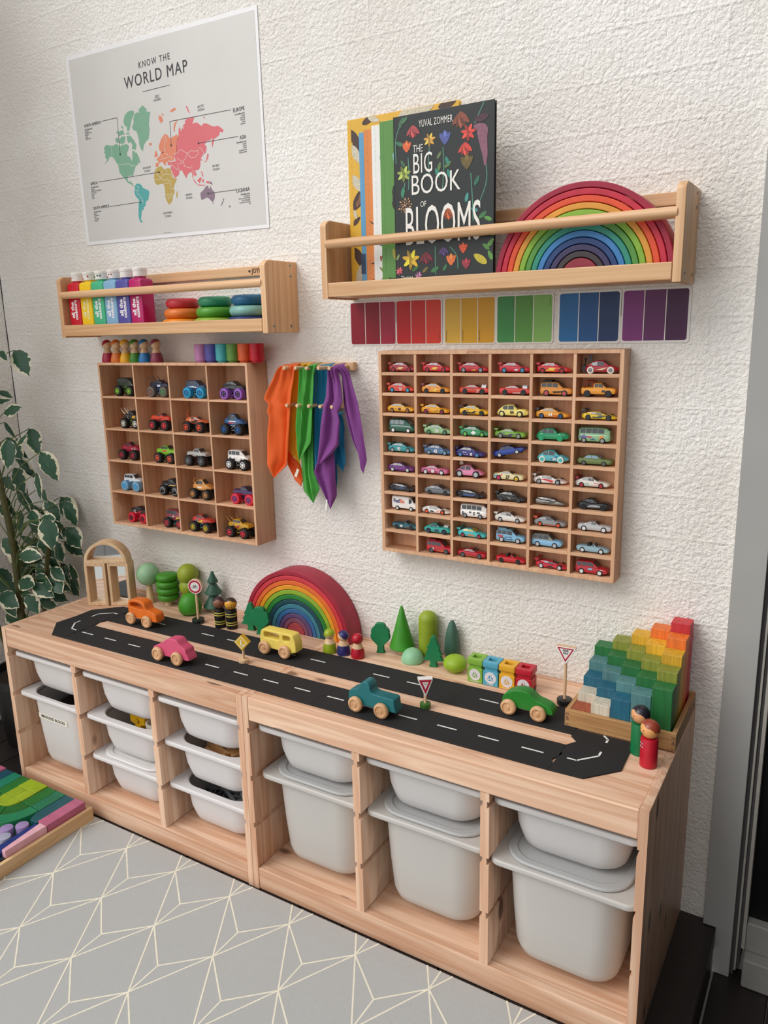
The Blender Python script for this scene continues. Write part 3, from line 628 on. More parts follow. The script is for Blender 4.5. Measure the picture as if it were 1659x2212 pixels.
for k, v in LAND.items():
    mb = MB()
    for i, pl in enumerate(v):
        q = onw(pl)
        if i == 0 and k not in ('north_america', 'asia', 'europe'): q = spline(q, 3)
        me = outline([q], .0002, paint(HUE[k], .45, var=.02), 0, smooth=None)
        o_ = len(mb.v); mb.v += [tuple(a.co) for a in me.vertices]
        for f in me.polygons: mb.f.append(tuple(o_+j for j in f.vertices)); mb.mi.append(0)
    me = mb.mesh(k, paint(HUE[k], .45, var=.02)); me.transform(T(0, -.0027, 0))
    o = link('map_' + k, me, t); o['label'] = 'printed land in its own colour'
def wstrip(mb, a, b, wd, y):
    a = Vector(a); b = Vector(b); n = (b-a).normalized(); n = Vector((-n.y, n.x))*wd
    mb.face([(a.x-n.x, y, a.y-n.y), (b.x-n.x, y, b.y-n.y), (b.x+n.x, y, b.y+n.y), (a.x+n.x, y, a.y+n.y)])
mb = MB()
for l in LEADS:
    p = onw(l)
    for a, b in zip(p, p[1:]): wstrip(mb, a, b, .0006, -.0031)
for l in LEADS[:6]:
    c = onw(l)[-1]; mb.face([(x, -.0032, z) for x, z in circle(*c, .0028, 12)])
obj('leader_lines', mb, INK, t)
# pale borders inside the lands
mb = MB()
for l in BORDERS:
    pts = onw(l)
    for a, b in zip(pts, pts[1:]): wstrip(mb, a, b, .0005, -.00295)
obj('border_lines', mb, paint('#e9e3dc', .5, var=0), t)
def wt(n, s, size, x, z, al='CENTER', m=INK, sx=.85, sp=1.0, off=0, rz=-.9, line=1.0):
    return text(n, s, size, m, t, T(x, -.0030, z) @ Matrix.Rotation(R(rz), 4, 'Y') @ UP, al, sx, sp, .0001, off, line)
wt('small_title', 'KNOW THE', .0235, -.568, 2.0855, sx=.80, sp=1.32)
wt('main_title', 'WORLD MAP', .0435, -.568, 2.0495, sx=.86, sp=1.16)
GI = paint('#77757a', .6, var=0)
wt('maker_mark', 'oo', .018, -.567, 1.998, m=GI); wt('maker_mark', 'SQUARED', .0075, -.567, 1.988, m=GI)
for s, sub, lst, x, z, al in (('NORTH AMERICA', '(24.7million km²)', 'CANADA\nUNITED STATES\nMEXICO\nCUBA\nHONDURAS', -.877, 1.964, 'LEFT'), ('AFRICA', '(30.3million km²)', 'ALGERIA\nDEMOCRATIC REPUBLIC\nOF CONGO\nSUDAN\nLIBYA\nCHAD', -.875, 1.803, 'LEFT'),
                              ('SOUTH AMERICA', '(17.8million km²)', 'BRAZIL\nARGENTINA\nPERU\nCOLOMBIA\nBOLIVIA', -.873, 1.733, 'LEFT'), ('EUROPE', '(10.1million km²)', 'RUSSIA\nUKRAINE\nFRANCE\nSPAIN\nSWEDEN', -.256, 1.920, 'RIGHT'),
                              ('ASIA', '(44.6million km²)', 'RUSSIA\nCHINA\nINDIA\nKAZAKHSTAN\nSAUDI ARABIA', -.256, 1.852, 'RIGHT'), ('OCEANIA', '(8.5million km²)', 'AUSTRALIA\nPAPUA NEW GUINEA\nNEW ZEALAND\nSOLOMON ISLANDS\nFIJI', -.254, 1.724, 'RIGHT')):
    wt('region_name', s, .0115 if al == 'LEFT' else .0135, x, z, al, sx=.8)
    wt('region_area', sub, .0058, x, z-.0105, al)
    wt('region_list', lst, .0049, x, z-.0260-(.003 if s == 'AFRICA' else 0), al, m=GI, line=1.0)
for s, x, z in (('ATLANTIC\nOCEAN', -.629, 1.816), ('ARCTIC\nOCEAN', -.407, 1.943), ('PACIFIC\nOCEAN', -.367, 1.790), ('INDIAN\nOCEAN', -.474, 1.728), ('SOUTHERN\nOCEAN', -.561, 1.688)):
    wt('ocean_name', s, .0082, x, z, m=GI, line=1.05)
mb = MB(); wstrip(mb, (-.583, 1.6395), (-.553, 1.640), .0004, -.0031); obj('foot_line', mb, GI, t)

# ---------------------------------------------------------------- two wooden book racks
def rack_shelf(label, x0, x1, zb, logo):
    t = thing('wall_shelf', label, 'shelf', (x0, 0, zb), 0, 'wooden rail shelves')
    W = x1-x0; yf, yb = .305, WY-.0005; sw = .0185; H = .178
    def side(a):
        P = [(yf+.004, 0), (yb, 0), (yb, H), (yf+.022, H)] + [(yf+.016-.012*math.sin(R(q)), H-.004-.012*(1-math.cos(R(q)))) for q in (20, 45, 70, 90)]
        me = outline([P], sw-.001, shelfwood('Z'), .0022, Matrix(((0, 0, 1, 0), (1, 0, 0, 0), (0, 1, 0, 0), (0, 0, 0, 1))), 40)
        me.transform(T(a+sw/2, 0, 0)); return link('side_panel', me, t)
    sl, sr = side(0), side(W-sw)
    for y, z in ((.335, .017), (.405, .017), (.412, .168), (.412, .142)):
        link('screw', MB().cyl((W-.0006, y, z), .0042, .0012, 'X', 16).mesh('screw', paint('#b9b4a8', .3, metal=.9), 35), sr)
        link('screw_socket', MB().cyl((W+.0002, y, z), .0020, .0008, 'X', 6).mesh('socket', BLACK, None), sr)
    obj('shelf_board', MB().box(sw, W-sw, .3195, yb-.001, .004, .0165), shelfwood('X'), t, .001)
    obj('front_lip', MB().box(sw, W-sw, .3085, .319, .004, .0365), wood('#e8bf92', '#c48f5e', 'X', .42, 34, .9), t, .0018)
    obj('back_rail', MB().box(sw, W-sw, .422, yb-.001, .150, .1755), shelfwood('X'), t, .0015)
    link('front_rod', MB().cyl((sw-.004, .3165, .1235), .0108, W-2*sw+.008, 'X', 24).mesh('rod', shelfwood('X'), 40), t)
    if logo:
        text('burned_logo', 'JOYKIDS', .0165, paint('#6d4a30', .7, var=0), t, T(W-.138, .4216, .163) @ UP, 'LEFT', .85, 1.02, .0001, .0006)
        link('screw_cap', MB().cyl((W-.146, .4205, .163), .003, .0015, 'Y', 12).mesh('cap', BLACK, 35), t)
    return t
rack_shelf('smaller wooden rail shelf holding six paint bottles, under the world map', -.9185, -.112, 1.352, True)
rack_shelf('longer wooden rail shelf holding picture books and a rainbow', .058, .8745, 1.4275, False)
SB, BB = 1.352+.0167, 1.4275+.0167       # board tops

# paint bottles
for i, (nm, h) in enumerate([('red', '#d0182c'), ('yellow', '#f6cc12'), ('mint green', '#46b886'), ('pale blue', '#86b2d4'), ('violet', '#5450a0'), ('magenta', '#b80d63')]):
    x = -.8675+.0535*i
    t = thing('paint_bottle', f'{nm} square paint bottle with a white lid, on the shelf under the map', 'paint bottle', (x, .350, SB), 0, 'paint bottles on the rail shelf')
    m = plastic(h, .28)
    b = MB(); rs = []
    for z, g in ((0, .003), (.003, 0), (.134, 0), (.139, .0015), (.1425, .006)): rs.append([(a, c, z) for a, c in rrect(-.026+g, .026-g, -.0235+g, .0235-g, .005, 4)])
    b.rings(rs); obj('bottle', b, m, t, smooth=40)
    obj('neck', MB().cyl((0, 0, .1426), .016, .006, n=24), m, t, smooth=35)
    obj('lid', MB().lathe([(.0185, .147), (.0195, .148), (.0195, .163), (.0205, .164), (.0205, .170), (.019, .1715)], 28), paint('#f0ebe6', .35), t, smooth=35)
    text('printed_words', 'all the\ncolours', .0185, paint('#f3eef0' if i != 1 else '#f3e9a8', .5, var=0), t, T(-.001, -.0238, .064) @ UP @ Matrix.Rotation(R(90), 4, 'Z'), 'CENTER', 1.05, .98, .0001, .0007, .75)
    if i < 4:
        bl = MB(); rnd = random.Random(i+3)
        for q in range(3): a = rnd.uniform(-2.2, -.9); bl.ball((.0196*math.cos(a), .0196*math.sin(a), rnd.uniform(.151, .160)), rnd.uniform(.0012, .003), 8)
        obj('paint_drips', bl, paint(('#b5313e', '#c8483b', '#4d6f66', '#a93a4a')[i], .5), t, smooth=60)

# stacked pebbles
for (x, cols) in ((-.473, [('orange', '#ef8f1c'), ('dark orange', '#e0762a'), ('red', '#c8323c')]), (-.351, [('lime green', '#8fb23a'), ('green', '#4f9a2c'), ('teal green', '#2c8a63')]), (-.231, [('navy blue', '#2a3566'), ('pale teal', '#7fb5ad'), ('deep blue', '#1f6590')])):
    z = SB
    for k, (nm, h) in enumerate(cols):
        r = (.0600, .0540, .0465)[k]; hh = .0275
        prof = [(r-.0137+.0137*math.cos(a), hh/2+hh/2*math.sin(a)) for a in [R(-90+15*q) for q in range(13)]]
        o = obj('wooden_disc', MB().lathe([(.0001, 0)]+prof+[(.0001, hh)], 40), paint(h, .4, var=.12, scale=25), smooth=60)
        o.location = (x+(.002 if k == 1 else 0), .3805, z+.0002); z += hh+.0001
        tag(o, f'{nm} rounded wooden disc, {("bottom", "middle", "top")[k]} of a stack of three on the shelf', 'wooden disc', 'stacking wooden discs')

# ---------------------------------------------------------------- colour cards
CARDS = [('dark red', ['#8c0f25', '#8e0c22', '#a82440'], .0535, .183), ('bright red', ['#c4191c', '#cc2b24', '#dc3f2b'], .188, .309), ('yellow', ['#e0b545', '#dba822', '#d9a224'], .320, .4465), ('green', ['#43914d', '#5f9b45', '#86b85f'], .4535, .5825), ('blue', ['#246ba5', '#1f5590', '#1f3a66'], .5995, .7285), ('purple', ['#82347a', '#672c60', '#4c1f48'], .737, .866)]
for i, (nm, cs, x0, x1) in enumerate(CARDS):
    z0, z1 = 1.319, 1.4205
    t = thing('colour_card', f'laminated {nm} colour sample card stuck on the wall below the longer shelf', 'colour card', (x0, WY, z0), 0, 'laminated colour cards')
    W, H = x1-x0, z1-z0; g = .0035 if i < 4 else .005
    me = outline([rrect(-g, W+g, -g, H+g, .006)], .0008, paint('#e2ddd6', .3, coat=.5, var=0), .0002); me.transform(T(0, -.0011, 0)); link('backing', me, t)
    wd = (W-.0028)/3
    for k in range(3):
        a = k*(wd+.0014); r = .005
        P = [(a, 0), (a+wd, 0), (a+wd, H), (a, H)]
        if k == 0: P = [(a+r, 0), (a+wd, 0), (a+wd, H), (a+r, H)] + [(a+r-r*math.sin(R(q)), H-r+r*math.cos(R(q))) for q in (30, 60, 90)] + [(a+r-r*math.cos(R(q)), r-r*math.sin(R(q))) for q in (0, 30, 60)]
        if k == 2: P = [(a, 0), (a+wd-r, 0)] + [(a+wd-r+r*math.sin(R(q)), r-r*math.cos(R(q))) for q in (30, 60, 90)] + [(a+wd-r+r*math.cos(R(q)), H-r+r*math.sin(R(q))) for q in (0, 30, 60)] + [(a+wd-r, H), (a, H)]
        me = outline([P], .0004, paint(cs[k], .35, coat=.08, spec=.25, var=.02), 0); me.transform(T(0, -.0017, 0)); o = link('colour_stripe', me, t)
        lbl = {3: .085, 4: .085}.get(i, .017); xx = a+(.004 if i == 2 else wd-.005)
        if i != 2:
            if i < 4: obj('faint_print', MB().box(xx-.0004, xx+.0004, -.0021, -.0019, lbl-.008, lbl+.008), paint('#4b332c', .6, var=0), o)
        else: text('tiny_name', ('Golden Banana', 'Lemon Sorbet', 'Golden Sunset')[k], .0042, paint('#3b2c25', .6, var=0), o, T(xx, -.0020, lbl) @ UP @ Matrix.Rotation(R(90), 4, 'Z'), 'CENTER')
    wl = MB()
    for k in (1, 2): wl.box(k*(wd+.0014)-.0016, k*(wd+.0014)+.0002, -.0023, -.0021, .0003, H-.0003)
    obj('white_gap_lines', wl, paint('#efe9e0', .5, var=0), t)
    me = outline([rrect(-g, W+g, -g, H+g, .006)], .0003, clear_film(), 0); me.transform(T(0, -.0026, 0)); link('clear_film', me, t)

# ---------------------------------------------------------------- display cases
def case(name, label, x0, x1, z0, z1, yf, nc, nr, fr, dv, xs, zs, logo=False):
    t = thing(name, label, 'display case', (0, 0, 0))
    yb = WY-.001
    me = outline([[(x0, z0), (x1, z0), (x1, z1), (x0, z1)], [(x0+fr, z0+fr), (x0+fr, z1-fr), (x1-fr, z1-fr), (x1-fr, z0+fr)]], yb-yf, casewood('Z'), .0008, UP, None)
    me.transform(T(0, (yf+yb)/2, 0)); link('outer_frame', me, t)
    obj('back_panel', MB().box(x0+fr, x1-fr, yb-.006, yb-.0005, z0+fr, z1-fr), caseback(), t)
    for x in xs: obj('divider', MB().box(x-dv/2, x+dv/2, yf+.0015, yb-.0061, z0+fr, z1-fr), casewood('Z'), t, .0006)
    for z in zs: 
        edges = [x0+fr]+list(xs)+[x1-fr]
        for a, b in zip(edges, edges[1:]):
            obj('shelf', MB().box(a+(dv/2 if a != x0+fr else 0), b-(dv/2 if b != x1-fr else 0), yf+.0012, yb-.0061, z-dv/2, z+dv/2), casewood('X'), t, .0005)
    return t
CX0, CX1, CZ0, CZ1 = .1625, .7565, .7985, 1.3035
cdx = [.2645, .3605, .4575, .5560, .6535]
cdz = [1.2485-.04935*k for k in range(9)]
t = case('car_display_case', 'wooden case of sixty small slots holding toy cars, under the colour cards', CX0, CX1, CZ0, CZ1, .388, 6, 10, .0085, .0072, cdx, cdz)
text('burned_logo', 'JOYKIDS', .0085, paint('#9a6a45', .7, var=0), t, T(.417, .3878, 1.2993) @ UP, 'CENTER', 1.0, 1.05, .0001)
TX0, TX1, TZ0, TZ1 = -.8285, -.2305, .7685, 1.2755
tdx = [-.6755, -.530, -.3805]
tdz = [1.1715-.0990*k for k in range(4)]
case('truck_display_case', 'deep wooden case of twenty slots holding monster trucks, under the smaller shelf', TX0, TX1, TZ0, TZ1, .356, 4, 5, .0075, .0055, tdx, tdz)

# peg people and cups on the truck case
for i, (nm, h, x) in enumerate([('crimson', '#a51c40', -.812), ('orange', '#e07a31', -.7715), ('yellow', '#edb320', -.731), ('green', '#3f8427', -.6905), ('blue', '#2677b8', -.650), ('plum', '#8d3a52', -.6005)]):
    t = thing('peg_person', f'wooden peg person with a {nm} body and cap, standing on the truck case', 'peg doll', (x, .386, TZ1+.0002), 0, 'peg people on the truck case')
    body = [(.0185, 0), (.0192, .002), (.0185, .010), (.0160, .020), (.0132, .0275)]
    obj('body', MB().lathe(body, 28), paint(h, .4), t, smooth=50)
    obj('shoulders', MB().lathe([(.0132, .0276), (.0105, .034), (.0085, .040)], 28), beech(), t, smooth=50)
    head = MB().ball((0, 0, .0525), .0145, 24); obj('head', head, beech(), t, smooth=60)
    cap = MB().lathe([(.0152*math.sin(PI*k/20), .0152*math.cos(PI*k/20)) for k in range(9, -1, -1)], 24)
    o = obj('cap', cap, paint(h, .4), t, smooth=60); o.location = (0, 0, .0525); o.rotation_euler = (R(10), R(-28), 0)
for i, (nm, h, x) in enumerate([('pink', '#bf7fb0', -.4205), ('violet', '#5552a0', -.3805), ('turquoise', '#48abb2', -.3405), ('olive green', '#64923c', -.3005), ('orange', '#d95b2c', -.2600), ('red', '#bf1027', -.2165-.0005)]):
    t = thing('wooden_cup', f'small {nm} wooden cup standing in the row on the truck case', 'cup', (x if i < 5 else -.2185+.0, .386, TZ1+.0002), 0, 'cups on the truck case')
    obj('cup', MB().lathe([(.0155, 0), (.0158, .004), (.0192, .005), (.0198, .008), (.0198, .049), (.0190, .050), (.0180, .049), (.0180, .010), (.001, .009)], 32), paint(h, .4, var=.1), t, smooth=35)

# ---------------------------------------------------------------- peg rails and play silks
for z, lab in ((1.2645, 'upper pine peg rail holding the coloured silks, beside the truck case'), (1.168, 'lower pine peg rail behind the hanging silks')):
    t = thing('peg_rail', lab, 'peg rail', (0, 0, z), 0, 'peg rails')
    xr = .0655 if z > 1.2 else .055
    obj('board', MB().box(-.135, xr, WY-.0165, WY-.0005, -.0105, .0105), beech('X'), t, .0015)
    for x in ((-.093, -.057, -.022, .015, .048) if z > 1.2 else (-.099, -.065, -.028, .008, .044)):
        o = link('peg', MB().cyl((x, .340 if z > 1.2 else .350, -.001), .0048, WY-.0167-(.340 if z > 1.2 else .350), 'Y', 16, bev=.0012).mesh('peg', beech('Y'), 40), t)
def polyt(L, t):
    P = [Vector((a/1000, b/1000)) for a, b in L]
    d = [0]
    for a, b in zip(P, P[1:]): d.append(d[-1]+(b-a).length)
    s = t*d[-1]
    for k in range(len(P)-1):
        if s <= d[k+1] or k == len(P)-2:
            return P[k].lerp(P[k+1], (s-d[k])/max(d[k+1]-d[k], 1e-6))
SILK = {'orange': ('#fb7420', 'bright orange play silk with a small sewn tag, leftmost on the peg rail'), 'yellow': ('#f8cb26', 'yellow play silk mostly hidden between the orange and green ones'), 'green': ('#54bb48', 'green play silk hanging in the middle of the peg rail'), 'blue': ('#1c98c6', 'blue play silk hanging behind the purple one'), 'purple': ('#9a4ca2', 'purple play silk with a white tag, rightmost on the peg rail')}
for ci, (k, layers) in enumerate(SCARF.items()):
    h, lab = SILK[k]
    t = thing('play_silk', lab, 'scarf', (0, 0, 0), 0, 'play silks on the peg rail')
    for li, (y, Lf, Rt) in enumerate(layers):
        nu, nv = 26, 46; g = []
        for j in range(nv+1):
            v = j/nv; a = polyt(Lf, v); b = polyt(Rt, v); row = []
            for i in range(nu+1):
                u = i/nu; p = a.lerp(b, u)
                wdt = (b-a).length
                amp = min(.011, .13*wdt)*(.45+.55*min(1, v*3))
                uu = u+.10*math.sin(2*PI*u+2*v+ci)+.06*math.sin(5*v+ci*2)
                gather = .0035*max(0, 1-v*3)*math.sin(2*PI*3.2*u+ci)
                fold = gather + amp*math.sin(2*PI*(1.15+.25*ci % .7)*uu+ci*1.7+li*2) + .30*amp*math.sin(2*PI*2.6*uu-1.5*v+ci*.9+li) + .12*amp*math.sin(13*v+7*u)
                arch = -.008*math.sin(PI*u)*(1-min(1, v*6)) + .004*v
                top = -.006*max(0, 1-v*8) + .022*max(0, 1-v*40)
                row.append((p.x, y-fold+arch+top, p.y))
            g.append(row)
        mb = MB(); mb.v = [p for r in g for p in r]; n = nu+1
        for j in range(nv):
            for i in range(nu): mb.f.append((j*n+i, j*n+i+1, (j+1)*n+i+1, (j+1)*n+i)); mb.mi.append(0)
        o = obj(('front_fold', 'back_fold', 'side_fold')[li], mb, cloth(h), t, smooth=60)
        s_ = o.modifiers.new('thickness', 'SOLIDIFY'); s_.thickness = .0008
    if k == 'orange':
        o = obj('sewn_tag', MB().box(-.004, .004, -.0005, .0005, -.012, .012), paint('#e5dccb', .6), t); o.location = (-.092, .372, .985); o.rotation_euler = (0, R(25), 0)
    if k == 'purple':
        o = obj('sewn_tag', MB().box(-.0022, .0022, -.0004, .0004, -.014, .014), WHITE, t); o.location = (.0155, .352, .912); o.rotation_euler = (0, R(8), 0)
# ---------------------------------------------------------------- picture books
def book(nm, label, cover, x0, y0, w_, h_, th, extra=None, page='#e9e4da'):
    t = thing('picture_book', label, 'book', (x0, y0, BB+.0002), 0, 'picture books on the longer shelf')
    m = paint(cover, .35, var=.05, scale=14)
    obj('front_cover', MB().box(.004, w_, 0, .0022, 0, h_), m, t, .0006)
    obj('back_cover', MB().box(.004, w_, th-.0022, th, 0, h_), m, t, .0006)
    sp = MB(); sp.rings([[(x, y, z) for x, y in ((.0045, 0), (.0015, .0006), (0, .003), (0, th-.003), (.0015, th-.0006), (.0045, th))] for z in (0, h_)])
    obj('spine', sp, m, t, smooth=50)
    obj('hinge_groove', MB().box(.0095, .0115, -.0002, .0006, .001, h_-.001), paint(cover, .5, var=.3, scale=200), t)
    obj('pages', MB().box(.006, w_-.004, .0024, th-.0024, .003, h_-.004), paint(page, .8), t)
    return t
def leafshape(c, r, ang, wd=.42):
    P = [(-1, 0), (-.6, wd*.8), (0, wd), (.6, wd*.7), (1, 0), (.6, -wd*.7), (0, -wd), (-.6, -wd*.8)]
    ca, sa = math.cos(R(ang)), math.sin(R(ang))
    return [(c[0]+r*(x*ca-y*sa), c[1]+r*(x*sa+y*ca)) for x, y in spline(P, 3)]
PO = [0]
def poly(mb, P, y, mi=0):
    PO[0] += 1; y -= .000003*(PO[0] % 120)
    mb.face([(x, y, z) for x, z in P], mi)
def lighter(h, f):
    v = [int(h[i:i+2], 16) for i in (1, 3, 5)]
    return '#%02x%02x%02x' % tuple(max(0, min(255, int(c*f))) for c in v)
XB = [.247, .2045, .176, .148, .128, .091]
blooms = book('a', 'black picture book with painted flowers and white lettering, front of the row', '#24292a', .247, .333, .2405, .3585, .0115)
rnd = random.Random(5)
byc = {}
def put(c, P, y): byc.setdefault(c, MB()); poly(byc[c], P, y)
for k, x, z, r, c in COVER_FLOWERS:
    x, z, r = x/1e4, z/1e4, r/1e4*.95
    c2 = lighter(c, 1.25); c3 = lighter(c, .72)
    if k == 'leaf': put(c, leafshape((x, z), r*.8, rnd.uniform(20, 80) if rnd.random() < .6 else rnd.uniform(110, 160)), -.0006)
    elif k == 'tulip':
        for a, cc, q in ((68, c3, .9), (112, c3, .9), (90, c2, 1.0), (55, c, .95), (125, c, .95)): put(cc, leafshape((x+r*.42*math.cos(R(a)), z-.25*r+r*.6*math.sin(R(a))), r*.72*q, a, .38), -.0006-.00005*q)
    elif k == 'bell':
        for a, cc in ((-135, c), (-110, c3), (-90, c2), (-70, c3), (-45, c)): put(cc, leafshape((x+r*.5*math.cos(R(a)), z+.4*r+r*.6*math.sin(R(a))), r*.72, a, .34), -.0006)
    elif k == 'star':
        for q in range(7): a = q*51+12; put((c, c2, c3)[q % 3], leafshape((x+r*.5*math.cos(R(a)), z+r*.5*math.sin(R(a))), r*.55, a, .40), -.0006)
        put(c3, circle(x, z, r*.22, 10), -.0007)
    else:
        for q in range(26):
            a = q*137.5; d = r*math.sqrt(q/26)
            put((c, c2, c3)[q % 3], leafshape((x+d*math.cos(R(a)), z+d*math.sin(R(a))), r*.17, a, .5), -.0006)
for l in COVER_STEMS:
    p = [(a/1e4, b/1e4) for a, b in l]; p = spline(p, 5, False)
    mb = byc.setdefault('#4f8a72', MB())
    for a, b in zip(p, p[1:]): wstrip(mb, a, b, .0011, -.0004)
pt = [(a/1e4, b/1e4) for a, b in COVER_PITCHER]
put('#8a5a6c', spline(pt, 3), -.0006)
put('#4a2c3a', leafshape((.2125, .3275), .016, 8, .45), -.0007)
mats = [paint(c, .4, var=.25, scale=260) for c in byc]
mb = MB()
for i, b in enumerate(byc.values()):
    o_ = len(mb.v); mb.v += b.v; mb.f += [tuple(j+o_ for j in f) for f in b.f]; mb.mi += [i]*len(b.f)
obj('cover_illustration', mb, mats, blooms)
WI = paint('#f1eee6', .45, var=0)
def bt(n, s, size, x, z, sx=.62, sp=1, off=0, rz=0): return text(n, s, size, WI, blooms, T(x, -.0012, z) @ Matrix.Rotation(R(rz), 4, 'Y') @ UP, 'CENTER', sx, sp, .0001, off)
bt('author_name', 'YUVAL ZOMMER', .020, .106, .3355, .52, 1.05)
bt('title_words', 'THE', .0215, .063, .287, .62); bt('title_words', 'BIG', .058, .0745, .2555, .56, 1.02); bt('title_words', 'BOOK', .058, .104, .2125, .72, 1.02)
bt('title_words', 'OF', .0165, .075, .1735, .7); bt('title_words', 'BLOOMS', .114, .120, .126, .415, 1.0)
text('publisher_line', 'Thames', .0095, WI, blooms, T(.016, -.0012, .0225) @ UP, 'LEFT', 1.05, 1, .0001)
gr = book('b', 'green picture book directly behind the black flower book', '#5d9147', XB[1], .3455, .2405, .358, .0105)
obj('cover_illustration', (lambda m: ([poly(m, leafshape((.036, .215-.012*k), .012, 250+14*k, .28), -.0004) for k in range(4)], m)[1])(MB()), paint('#2b2826', .5), gr)
obj('cover_illustration', (lambda m: ([poly(m, circle(.040, z, r, 12), -.0004) for z, r in ((.285, .006), (.278, .005), (.271, .0035))], m)[1])(MB()), paint('#8fc4c0', .5), gr)
obj('cover_illustration', (lambda m: (poly(m, leafshape((.036, .075), .014, 110, .4), -.0004), m)[1])(MB()), paint('#b9b04a', .5), gr)
text('publisher_line', 'Thames', .0085, BLACK, gr, T(.0175, -.0005, .0225) @ UP, 'LEFT', 1, 1, .0001)
wh = book('c', 'white picture book with small insect drawings, between the green and orange books', '#ecebe8', XB[2], .3565, .2405, .356, .0105)
for c, L_ in (('#4d6a86', [(.022, .108, 60), (.026, .104, 120), (.021, .100, 160)]), ('#a8452e', [(.024, .074, 40), (.020, .070, 100)]), ('#7c8a4a', [(.020, .047, 130), (.024, .043, 110)]), ('#8fb9bd', [(.0245, .289, 80)])):
    m_ = MB(); [poly(m_, leafshape((x, z), .0065, a, .3), -.0004) for x, z, a in L_]; obj('cover_illustration', m_, paint(c, .5), wh)
text('publisher_line', 'Th', .0085, BLACK, wh, T(.021, -.0005, .0225) @ UP, 'LEFT', 1, 1, .0001)
og = book('d', 'orange picture book, between the white and blue books', '#d98644', XB[3], .3675, .2405, .3535, .0105)
for x, z, a, r in ((.014, .150, -35, .010), (.017, .062, 5, .011)): 
    m_ = MB(); poly(m_, leafshape((x+.008, z), r, a, .14), -.0004); obj('cover_illustration', m_, paint('#4a2f2a', .5), og)
text('publisher_line', 'Th', .0085, BLACK, og, T(.0165, -.0005, .0225) @ UP, 'LEFT', 1, 1, .0001)
bl = book('e', 'light blue picture book, thinnest strip left of the orange book', '#5f9fc9', XB[4], .3785, .2405, .352, .0085)
obj('spine_print', MB().box(-.0004, .0118, -.0004, .0088, .040, .086), paint('#2c415c', .45), bl)
by = book('f', 'yellow picture book with big brown bees, last in the row against the wall', '#e3b23a', XB[5], .3875, .2905, .3855, .0115)
for c, L_ in (('#4a342c', [(.020, .345, -50, .026), (.033, .318, -45, .024), (.030, .212, 55, .030), (.020, .162, 40, .014), (.026, .078, -60, .028), (.262, .381, 10, .022), (.06, .378, 20, .018)]), ('#8a5a3a', [(.028, .204, 55, .012), (.036, .220, 55, .010)]), ('#cfc6b0', [(.024, .310, -60, .024), (.026, .245, -50, .026), (.018, .178, 110, .011), (.026, .040, 75, .024), (.075, .378, -20, .016), (.17, .378, 8, .03), (.20, .381, 6, .03)])):
    m_ = MB()
    for x, z, a, r in L_: poly(m_, [(max(.0125, min(.289, p)), min(.3845, q)) for p, q in leafshape((x, z), r, a, .4)], -.0004-(.0001 if c == '#8a5a3a' else 0))
    obj('cover_illustration', m_, paint(c, .5, var=.2, scale=220), by)

# ---------------------------------------------------------------- rainbows made of loose arches
def rainbow(cx, yc, z, Rr, n, cols, dep, where, grp, core=.031):
    st = (Rr-core)/(n-1)
    for i, (nm, h) in enumerate(cols):
        ro = Rr-st*i; ri = ro-st+.0013
        if i < n-1:
            P = [(ro*math.cos(PI*k/48), ro*math.sin(PI*k/48)) for k in range(49)] + [(ri*math.cos(PI*k/40), ri*math.sin(PI*k/40)) for k in range(40, -1, -1)]
        else: P = [(ro*math.cos(PI*k/32), ro*math.sin(PI*k/32)) for k in range(33)]
        me = outline([P], dep, paint(h, .5, var=.10, scale=30), .0016, UP, 45)
        o = link('rainbow_arch' if i < n-1 else 'rainbow_core', me); o.location = (cx, yc, z)
        what = 'arch' if i < n-1 else 'half-round core'
        pos = 'outermost arch' if i == 0 else f'{ORD[i]} {what} from the outside' if i < 10 else ('innermost arch' if i == n-2 else 'half-round core piece')
        tag(o, f'{nm} wooden {pos} of the rainbow {where}', 'rainbow block', grp)
UPC = [('crimson', '#9d1838'), ('cherry red', '#c0243e'), ('orange-red', '#e0502c'), ('amber', '#dd9a38'), ('lime green', '#86b43a'), ('green', '#559440'), ('teal green', '#2d8f7a'), ('sky blue', '#3b7fbb'), ('navy blue', '#213f75'), ('dark violet', '#3a345c'), ('black-brown', '#3d3335'), ('dark red', '#93283a')]
LOC = [('crimson', '#a02038'), ('cherry red', '#cc3540'), ('orange', '#df682c'), ('amber', '#e0971f'), ('lime green', '#86ab2d'), ('green', '#227a30'), ('dark teal', '#13434f'), ('sea blue', '#35788a'), ('blue', '#2c5f93'), ('purple', '#58406c'), ('mauve', '#76405a'), ('brick red', '#96323a')]
rainbow(.6732, .3685, BB+.0002, .1825, 12, UPC, .066, 'on the longer wall shelf', 'rainbow on the wall shelf', .0395)

